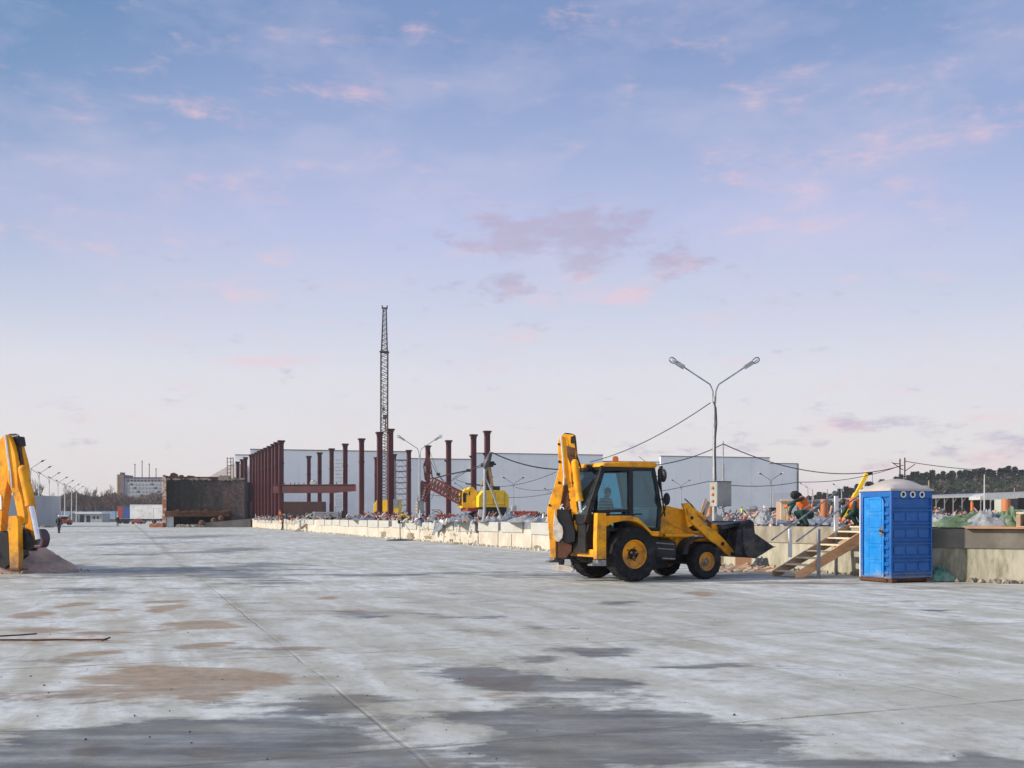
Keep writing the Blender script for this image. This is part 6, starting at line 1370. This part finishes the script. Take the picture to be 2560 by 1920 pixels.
# thicket mass behind
def thicket(name,label,x0,x1,ytop,Z,n,mt,hs=6,dz=40,tri=.5):
    mb=MB(); 
    for k in range(n):
        px=random.uniform(x0,x1); z_=Z+random.uniform(0,dz); tp=P(px,ytop(px)+random.uniform(-4,6),z_).z; zz=tp*random.random()**.6; X_=P(px,0,z_).x
        a=random.uniform(-.5,.5); L=random.uniform(.8,2.4)
        mb.tube([(X_,z_,zz),(X_+L*math.sin(a),z_+random.uniform(-.3,.3),min(tp,zz+L*math.cos(a)))],[tri*.09,.02],3,cap=False)
    return tag(mb.build(name,mt,None,recalc=False,smooth=False),label,'thicket',kind='stuff')
thicket('thicket','brown mass of bare undergrowth behind the blue fence',40,440,lambda x:1240+6*math.sin(x*.06),400,9000,twigm,tri=3.4)
o=MB().add([(P(x,0,455).x,455,0) for x in range(0,470,10)]+[(P(x,0,455).x,455,P(0,1252+4*noise.noise(Vector((x*.05,0,0))),455).z) for x in range(0,470,10)]+[(P(x,0,455).x,470,0) for x in range(0,470,10)]+[(P(x,0,455).x,470,P(0,1252+4*noise.noise(Vector((x*.05,0,0))),455).z) for x in range(0,470,10)],[(i,i+1,i+48,i+47) for i in range(46)]+[(i+94,i+95,i+142,i+141) for i in range(46)]+[(i+47,i+48,i+142,i+141) for i in range(46)]).build('distant_thicket',twigm,None,recalc=True); tag(o,'solid dark depth of the far thicket behind the bare trees','thicket',kind='stuff')
# ---------- right: wooded hill, pines ----------
hill=[]; 
def hilltop(px): # tree line height in the picture
    pts=[(1990,1250),(2010,1238),(2060,1233),(2140,1218),(2200,1205),(2270,1188),(2340,1181),(2420,1178),(2500,1174),(2560,1170),(2700,1168)]
    for (a,ya),(b_,yb_) in zip(pts,pts[1:]):
        if a<=px<=b_: return ya+(yb_-ya)*(px-a)/(b_-a)
    return 1250 if px<1990 else 1168
vs=[];fs=[]; nxh=60
for j in range(9):
    Z=330+j*45
    for i in range(nxh+1):
        px=1900+i*20; th=P(px,hilltop(px),430).z-13; k=min(1,max(0,(Z-345)/110)); k=k*k*(3-2*k)
        vs.append((P(px,0,Z).x,Z,max(.0,th*k)+ .02+.6*noise.noise(Vector((px*.02,Z*.02,0)))*k))
for j in range(8):
    for i in range(nxh): a=j*(nxh+1)+i; fs.append((a,a+1,a+nxh+2,a+nxh+1))
o=MB().add(vs,fs).build('hill',pm('brown_hillside',(.07,.05,.035),(.05,.045,.03),.05,.95)); tag(o,kind='structure')
pnm=pm('dark_pine_needles',(.009,.022,.012),(.020,.034,.016),.35,.9); pnb=pm('pine_bark',(.09,.06,.045),(.06,.045,.035),1,.95)
pps=[]
for s in range(4):
    rnd=random.Random(50+s); t=thing('pine_tree','x','tree',(0,0,0)); Hh=14
    MB().tube([(0,0,0),(.1,0,Hh*.5),(0,.1,Hh*.95)],[.2,.14,.04],5).build('trunk',pnb,t,recalc=False)
    mb=MB(); cz=Hh*(.18 if s<2 else .28)
    for k in range(760):
        h=rnd.random()**.8; z=cz+(Hh-cz)*h; rmax=(1-h)**.75*(3.0 if s%2 else 2.4)+.25; a=rnd.uniform(0,2*PI); lobes=.65+.35*math.sin(a*3+z*1.7+s); r=rmax*lobes*math.sqrt(rnd.random()); c=Vector((math.cos(a)*r,math.sin(a)*r,z-.15*r))
        L=rnd.uniform(.5,1.15); d=Vector((math.cos(a),math.sin(a),rnd.uniform(-.2,.9))).normalized()*L; e=d.cross(Vector((rnd.uniform(-1,1),rnd.uniform(-1,1),rnd.uniform(-1,1)))).normalized()*L*.5
        mb.add([c-e,c+e,c+d],[(0,1,2)])
    mb.build('crown',pnm,t,recalc=False,smooth=False); pps.append(t)
random.seed(77); used=set(); k=0
row=[(2000+i*12.8+random.uniform(-4,4)) for i in range(48)]
rightland=lambda px:'left of the toilet roof' if px<2150 else 'right of the blue toilet'
for i,px in enumerate(row):
    Z=random.uniform(425,445); yt=hilltop(px)+random.uniform(-5,9); pr=random.randrange(4)
    if px<2120: yt+=3
    top=P(px,yt,Z).z
    if pr not in used: o=pps[pr]; used.add(pr)
    else: o=copy_tree(pps[pr])
    hb=top-13; sc=1+random.uniform(-.1,.2); 
    o.location=(P(px,0,Z).x,Z,top-14*sc*.98); o.scale=(sc*1.1,sc*1.1,sc); o.rotation_euler=(0,0,random.uniform(0,6))
    tens=('','','twenty','thirty','forty')
    nm_=ORD[i] if i<20 else (tens[(i+1)//10]+'-'+ORD[(i+1)%10-1] if (i+1)%10 else {20:'twentieth',30:'thirtieth',40:'fortieth'}[i+1])
    tag(o,nm_+' dark pine from the left along the ridge of the wooded hill','tree','pines on the ridge')
for p_ in pps:
    pass
mb=MB()
for k in range(26000):
    px=random.uniform(1985,2720); Z=random.uniform(352,440); kk=min(1,max(0,(Z-345)/110)); kk=kk*kk*(3-2*kk); gz=max(0,(P(px,hilltop(px),430).z-13))*kk
    c=Vector((P(px,0,Z).x,Z,gz+random.random()**.7*(11 if px>2150 else 6.5))); L=random.uniform(.5,1.3); d=Vector((random.uniform(-1,1),random.uniform(-1,1),random.uniform(.2,1.5))).normalized()*L; e=d.cross(Vector((random.uniform(-1,1),random.uniform(-1,1),random.uniform(-1,1)))).normalized()*L*.5
    mb.cur=1 if noise.noise(Vector((px*.035,Z*.03,4)))+.35*random.uniform(-1,1)-(.35 if px>2200 else -.4)>0 else 0
    mb.add([c-e,c+e,c+d],[(0,1,2)])
tag(mb.build('pine_wood',[pnm,twigm],None,recalc=False,smooth=False),'dense dark pine wood with brown bare patches on the far hillside','wood',kind='stuff')
# long open canopy
A_=P(1990,1290,250); B_=P(2640,1290,160); cd=(Vector((B_.x,B_.y))-Vector((A_.x,A_.y))); ca=math.atan2(cd.y,cd.x); cl_=cd.length
t=thing('open_canopy','long open-sided canopy shed with grey roof edge and many thin posts','canopy',(A_.x,A_.y,PH),ca)
zt=5.0-PH
MB().mm(0,cl_,-.3,.0,zt,zt+.38).build('roof_fascia',galv,t); MB().prism([(0,0),(1,0)],0,1) if False else None
MB().add([(0,0,zt+.36),(cl_,0,zt+.36),(cl_,9,zt+1.0),(0,9,zt+1.0),(0,0,zt+.3),(cl_,0,zt+.3),(cl_,9,zt+.94),(0,9,zt+.94)],[(0,1,2,3),(7,6,5,4),(0,4,5,1),(1,5,6,2),(2,6,7,3),(3,7,4,0)]).build('roof_sheet',galv,t)
MB().mm(0,cl_,9,9.2,0,zt+.9).build('back_wall',frm,t)
n=34
for k in range(n+1):
    x=k*cl_/n; MB().mm(x-.08,x+.08,-.1,.06,0,zt-.001).beam((x+.05,-.02,zt-.9),(x+1.1,-.02,zt-.02),.07,.07).build('post',galv,t)
# poles on the right
for i,(x,y0,Z) in enumerate(((2461,1186,150),(2322,1201,150),(2536,1219,170),(2031,1222,180),(2068,1222,200))):
    a=P(x,y0,Z); o=MB().tube([(0,0,0),(0,0,a.z-PH)],[.14,.07],6).build('utility_pole',lgrey if i<1 else woodd); o.location=(a.x,Z,PH); tag(o,('tall pale pole standing before the wooded hill at right','short pale pole above the right corner of the toilet roof','thin pole near the right edge above the canopy','brown post right of the hall corner','thin post left of the white stair post')[i],'pole')
# white arched tent on the canopy roof
a=P(2465,1239,160); t=MB().prism([(0,0),(0,.5),(1,.95),(4.5,1.0),(7.5,1.0),(8.3,.1),(8.3,0)],0,4).build('roof_vent_box',lgrey); t.location=(a.x,162,a.z-.6); tag(t,'low pale rounded box on top of the canopy roof at right','roof box')
a=P(2511,1290,120); b_=P(2600,1248,120); o=MB().mm(0,b_.x-a.x,0,2.5,0,b_.z-PH).build('site_cabin',pm('pale_green_cabin',(.42,.45,.40),(.38,.41,.36),.5,.7)); o.location=(a.x,120,PH); tag(o,'pale greenish site cabin at the right edge behind the thick orange pipe','cabin')
a=P(2545,1290,100); b_=P(2600,1246,100); o=MB().mm(0,b_.x-a.x,0,2,1.0,b_.z-PH).mm(0,b_.x-a.x,-.05,0,2.0,2.12).build('dark_machine_body',frm); o.location=(a.x,100,PH); tag(o,'dark machine body at the right edge above the green tarpaulin','machine')
# ================= things standing on the raised floor =================
def pipe(x,y0,y1,w_,Z,label,mt=orng,tilt=0):
    a=P(x,y1,Z);b_=P(x,y0,Z); r=w_*Z/F/2; t=MB().lathe([(r*.9,-.02),(r,0),(r,b_.z-PH),(r*.85,b_.z-PH),(r*.85,.2)],(0,0,0),(0,0,1),18).build('orange_pipe',mt); t.location=(a.x,Z,PH); t.rotation_euler=(0,tilt,0); tag(t,label,'pipe','upright orange pipes'); return t
opipe=pm('terracotta_orange_pipe',(.50,.18,.07),(.42,.15,.06),.8,.5,dirt=(.25,.12,.07),damt=.4)
pipe(1775,1259,1292,15,56,'short orange pipe standing just left of the near lamp post',opipe)
pipe(2060,1248,1300,17,40,'orange pipe between the two bending workers',opipe)
pipe(2030,1260,1296,5,70,'thin orange pipe right of the hooded worker')
pipe(2430,1255,1296,7,42,'slim bright orange pipe with white tip behind the green tarpaulin')
pipe(2515,1248,1297,21,40,'thick orange pipe standing at the right above the grey tarpaulin',opipe)
a=P(1952,1300,45); b_=P(1977,1248,45); t=thing('timber_crate','upright crate of pale vertical planks left of the hooded worker','crate',(a.x,45,PH),0)
for k in range(6):
    x0=(b_.x-a.x)*k/6; MB().mm(x0,x0+(b_.x-a.x)/6-.015,0,.06,0,b_.z-PH-.02*(k%2)).build('plank',woodp,t)
MB().mm(-.03,b_.x-a.x+.03,-.04,-.002,.05,.13).mm(-.03,b_.x-a.x+.03,-.04,-.002,b_.z-PH-.15,b_.z-PH-.07).mm(0,b_.x-a.x,.061,.8,0,b_.z-PH-.1).build('crossboard',woodd,t)
mb=MB(); q=lambda x,y:P(x,y,46)
t=thing('leaning_slabs','brown and grey broken slabs leaning against the near lamp post','slabs',(q(1760,0).x,46,PH),0)
for (pts,mt) in ((((1745,1298),(1762,1246),(1768,1247),(1757,1300)),woodd),(((1750,1300),(1770,1252),(1776,1256),(1760,1304)),tarpg),(((1760,1302),(1776,1285),(1780,1290),(1775,1310),(1762,1310)),tarpg),(((1790,1282),(1816,1306),(1800,1310),(1789,1296)),tarpg),(((1795,1306),(1810,1289),(1818,1300),(1812,1311)),conc)):
    MB().prism([(v.x,v.z) for v in (q(*p) for p in pts)],46,46.12).build('slab',mt,t,world=True)
def lump(px,py,Z,w_,h_,label,mt,seed,nm='tarpaulin',cat='tarpaulin',rz=0,dep=None,**k):
    a=P(px,py,Z); sx=w_*Z/F; return tarp(nm,label,cat,(a.x,Z+(dep or sx*.4)/2,PH),sx,(dep or sx*.4),h_*Z/F,rz,mt,seed,**k)
lump(2465,1318,27.5,210,44,'big crumpled green and grey tarpaulin piled on the wall behind the toilet',tarpgr,11,n=36,dep=1.5,power=.6)
lump(2500,1318,27.2,150,50,'grey cloth bundle on top of the green tarpaulin at right',tarpp,17,n=28,dep=1.2,power=.9)
lump(2385,1318,29,190,36,'pale grey sheeting spread beside the blue toilet on the raised floor',tarpp,19,n=34,dep=4,power=.35)
lump(2560,1312,27,90,60,'dull green grey tarpaulin at the right edge',tarpgr,23,n=20,dep=1.4)
lump(1925,1316,37,60,46,'heap of clear plastic sheeting left of the hooded worker',tarpp,29,dep=1.4,power=.9)
lump(1850,1316,42,130,20,'dark sheet lying above the loader bucket',tarpd,31,dep=2.2)
lump(1965,1316,38,90,16,'blue-grey flat sheet by the knees of the hooded worker',tarpg,37,dep=2)
lump(2075,1316,36,110,22,'grey metal sheet stack between the two bending workers',tarpg,41,dep=3,power=.3)
lump(1880,1308,60,60,12,'white sacks heaped beyond the loader bucket',tarpp,43,dep=2)
lump(1160,1303,60,80,26,'blue-grey tarpaulin with pale edge left of the wrapped post',tarpg,51,dep=2.5,power=.7)
lump(1275,1302,57,70,34,'blue-grey tarpaulin peaked under the raking strut',tarpg,53,dep=2,power=1.3)
lump(1325,1304,52,110,22,'grey-green crumpled sheet right of the raking strut on the wall',tarpp,57,dep=2.4,power=.6)
lump(1225,1303,57,60,16,'patchy pale sheet at the foot of the wrapped post',tarpp,59,dep=2)
lump(1380,1300,50,34,44,'upright pale plastic bundle beside the excavator arm',tarpp,61,dep=1.0)
lump(900,1300,88,60,12,'grey sheets lying on the far part of the cream wall',tarpg,67,dep=3)
# dark tarpaulin draped over the wall edge
mb=MB(); vs=[];fs=[]; n=22
o0=wl(Z4(1045,0)[0],.0); o1=wl(Z4(865,0)[0],.0)
for j in range(n+1):
    for i in range(n+1):
        u=i/n; v=j/n; b0=o0.lerp(o1,u); drop=.25+1.05*max(0,(u-.15)/.85)**1.3*(1 if u<.93 else .75)*(.75+.25*math.sin(u*14))
        if v<.35: q=b0-WN*(.9*(1-v/.35))+Vector((0,0,PH+.10+.12*(1-v/.35)+.10*noise.noise(Vector((u*5,v*5,2)))))
        else:
            k=(v-.35)/.65; q=b0+WN*(.12+.18*abs(math.sin(u*9+k*2))+.12*k)+Vector((0,0,PH+.10-drop*k))
        vs.append(q)
for j in range(n):
    for i in range(n): a=j*(n+1)+i; fs.append((a,a+1,a+n+2,a+n+1))
tag(base(mb.add(vs,fs).build('draped_tarpaulin',tarpg,sa=40,solid=.01),tuple(o0)),'dark grey tarpaulin hanging in a pointed flap over the cream wall','tarpaulin')
# black bag hanging at a joint
p=wl(Z4(1297,0)[0],.08); o=MB().box((0,0,-.35),(.18,.12,.55)).box((0,0,-.02),(.3,.2,.14)).build('hanging_cloth',tarpd,bevel=.05); o.location=(p.x,p.y,PH); tag(o,'dark cloth strip tied over the cream wall at a board joint','cloth')
# yellow coil, pallets, stacks
a=P(1008,1294,78); t=thing('hose_coil','yellow hose coil lying on the raised floor beside the grey-green box','hose coil',(a.x,78,PH),0)
mb=MB()
for k in range(6):
    rr_=.48-.05*k; mb.tube([(math.cos(i*PI/12)*rr_,.1*k,max(0.02,math.sin(i*PI/12)*rr_*.95)+.03) for i in range(13)],.04,6)
mb.build('hose',pm('yellow_hose',(.75,.52,.12),None,3,.5),t)
a=P(2540,1318,26.6); t=thing('wooden_pallet','small pale wooden pallet on the wall edge at the far right','pallet',(a.x,a.y,PH),RD.xy.angle_signed(Vector((1,0))) if False else math.atan2(RD.y,RD.x))
mb=MB()
for z in (0,.36):
    for k in range(4): MB().mm(0,1.1,k*.2,k*.2+.14,z+.02,z+.06).build('deck_board',woodp,t)
MB().mm(0,.1,0,.72,.065,.355).mm(.5,.6,0,.72,.065,.355).mm(1.0,1.1,0,.72,.065,.355).build('bearer',woodd,t)
o=MB().mm(-.95,.95,0,.5,0,.05).build('plywood_board',pm('orange_plywood',(.45,.22,.10),None,3,.7)); pp=WA+RD*1.75+RN*.25; o.location=(pp.x,pp.y,PH+.012); o.rotation_euler=(0,0,math.atan2(RD.y,RD.x)); tag(o,'thin orange-brown board overhanging the dark wall cap at right','board')
# wrapped pallet loads
for i,(px,Z,w_,h_,lab,mt) in enumerate(((1883,140,34,33,'tall load wrapped in clear film above red and white sacks, beyond the loader bucket',tarpp),(1905,150,26,22,'smaller red and white wrapped load right of the tall wrapped one',pink),(1918,120,16,36,'grey ribbed drum stack left of the timber crate',lgrey),(1938,118,26,30,'dark machine block behind the timber crate',frm),(1310,125,14,20,'black arched frame right of the bright yellow crane',frm),(1285,122,14,36,'grey cabinet at the foot of the thin lamp right of the crane',lgrey),(1010,125,12,22,'grey box stack left of the hose coil',galv),(1090,110,22,24,'grey scissor-braced stand under the sloping red boom',galv),(858,112,10,22,'dark crouching bundle at the foot of a maroon column',frm),(925,118,10,16,'pale green crate beside the first crane',grey))):
    a=P(px,1295,Z); wd=w_*Z/F; hh=h_*Z/F
    t=thing('wrapped_load' if i<2 else 'site_equipment',lab,'load' if i<2 else 'equipment',(a.x,Z,PH),0)
    if i in (4,):
        MB().tube([(-wd/2,0,0),(-wd/3,0,hh*.8),(0,0,hh),(wd/3,0,hh*.8),(wd/2,0,0)],.12,6).tube([(-wd/4,0.3,0),(-wd/6,.3,hh*.8),(wd/6,.3,hh*.8),(wd/4,.3,0)],.1,6).build('arched_tube',mt,t)
    elif i==7:
        mb=MB()
        for k in range(3):
            z0_=hh*k/3;z1_=hh*(k+1)/3; mb.beam((-wd/2,0,z0_),(wd/2,0,z1_),.08,.08).beam((wd/2,0,z0_),(-wd/2,0,z1_),.08,.08)
        mb.build('scissor_bars',mt,t); MB().mm(-wd/2,wd/2,-.3,.3,hh,hh+.08).build('top_plate',mt,t)
    else:
        MB().mm(-wd/2,wd/2,0,wd*.8,.12,hh*(.55 if i==0 else .93)).build('load_body',pink if i==0 else mt,t,bevel=min(.15,wd*.1))
        if i==0:
            MB().mm(-wd/2*.9,wd/2*.8,0.05,wd*.7,hh*.56,hh).build('film_wrap',mt,t,bevel=.35)
        else: MB().mm(-wd/2*.9,wd/2*.6,0.05,wd*.7,hh*.93,hh).build('top_cover',mt,t,bevel=.03)
    MB().mm(-wd/2,wd/2,-.01,wd*.8,0.0,.11).build('pallet_base',woodd,t)
# red container-like beams and pink bundles: site clutter that nobody could count
cm=[pink,lgrey,redo,rust,galv,frm,woodd,pm('salmon_scraps',(.40,.20,.16),None,4,.7),tarpp,pm('dull_blue_scraps',(.08,.14,.2),None,4,.7)]
def clutter(name,label,x0,x1,Z0_,Z1_,hmax,n,wts,seed,smin=.07,smax=.5):
    rnd=random.Random(seed); mb=MB(); pool=[i for i,w_ in enumerate(wts) for _ in range(w_)]
    for k in range(n):
        px=rnd.uniform(x0,x1); Z=rnd.uniform(Z0_,Z1_); X_=P(px,0,Z).x; dens=max(0.05,.5+noise.noise(Vector((px*.03,Z*.05,seed)))*1.3); top=hmax*dens*(.4+.6*rnd.random())
        if X_<=wl(px).x+.3 and False: continue
        z=PH+top*rnd.random()**.8; s_=rnd.uniform(smin,smax); mb.cur=rnd.choice(pool)
        if rnd.random()<.55:
            d=Vector((rnd.uniform(-1,1),rnd.uniform(-.6,.6),rnd.uniform(-.3,1))).normalized()*s_*1.5; mb.tube([(X_,Z,z),Vector((X_,Z,z))+d*.5+Vector((0,0,.12*s_)),Vector((X_,Z,z))+d],.03+.05*rnd.random(),4)
        else: mb.box((X_,Z,z),(s_,s_*.6,s_*rnd.uniform(.15,.6)),Matrix.Rotation(rnd.uniform(0,3),4,Vector((rnd.random(),rnd.random(),.6)).normalized()))
    return tag(mb.build(name,cm,None,smooth=False),label,'site clutter',kind='stuff')
clutter('steel_scrap','tangle of pink, white and red steel scrap behind the middle of the cream wall',905,1400,95,125,.62,1000,(3,1,4,4,2,3,2,2,1,1),1)
clutter('steel_scrap','mixed scrap and boards behind the far stretch of the cream wall',640,905,112,150,.6,520,(1,1,1,1,3,4,2,1,1,1),2)
clutter('steel_scrap','pale pink and white rubble beyond the loader bucket and workers',1800,2130,70,120,.85,900,(2,2,1,2,4,3,4,2,2,2),3)
clutter('steel_scrap','pink bundles and coils in front of the open canopy',2320,2620,70,130,1.1,1000,(4,1,1,2,2,4,4,3,1,2),4)
clutter('steel_scrap','low debris on the raised floor behind the cream wall',1000,1400,58,75,.16,420,(1,3,1,1,3,3,2,1,3,2),5,.06,.3)
clutter('steel_scrap','low debris on the raised floor beside the stairs and toilet',1810,2560,34,55,.12,600,(1,2,1,1,4,4,4,1,3,1),6,.04,.22)
clutter('steel_scrap','orange-red machine parts at the foot of the cranes',910,1010,118,124,.9,240,(1,0,6,5,0,2,0,2,0,0),7)
clutter('steel_scrap','red frames and beams right of the bright yellow crane',1270,1400,108,120,.8,340,(2,1,6,5,0,2,0,2,0,0),8)
for i,(x0,x1,y0,y1,Z) in enumerate(((1265,1345,1278,1290,113),(1090,1160,1286,1292,107),(918,1010,1284,1292,121))):
    a=P(x0,y1,Z);b_=P(x1,y0,Z); o=MB().mm(0,b_.x-a.x,0,1,0,b_.z-a.z).build('red_beam',redo,bevel=.03); o.location=(a.x,Z,a.z if a.z>PH else PH); tag(o,('red steel beam right of the bright yellow crane','red steel beam left of the bright yellow crane','red steel beam below the first crane house')[i],'beam')
# small orange flagged post by the far person
a=P(700,1284,131); o=MB().tube([(0,0,0),(0,0,.95)],.03,6).box((0,0,.75),(.3,.2,.3)).sphere((0,0,1.02),.11,8,6).build('warning_post',vest,bevel=.03); o.location=(a.x,131,PH); tag(o,'small orange warning post above the far end of the cream wall','warning post')
for pr in protos+pps:
    if pr['label']=='x':
        for ch in list(pr.children): bpy.data.objects.remove(ch)
        bpy.data.objects.remove(pr)

# ================= air =================
hz_=MB().mm(-700,900,-60,1200,-1.0,34.0).build('haze',None,None,smooth=False); hz_.data.materials.clear()
m=bpy.data.materials.new('thin_haze'); m.use_nodes=True; nt=NT(m.node_tree); nt.n.clear()
out=nt.node('ShaderNodeOutputMaterial'); v=nt.node('ShaderNodeVolumePrincipled',Color=(.86,.90,.96,1),Density=.00022,Anisotropy=.1); nt.l.new(v.outputs[0],out.inputs['Volume'])
hz_.data.materials.append(m); tag(hz_,kind='stuff'); hz_['label']='thin pale air haze over the whole site'
scene.cycles.volume_step_rate=10
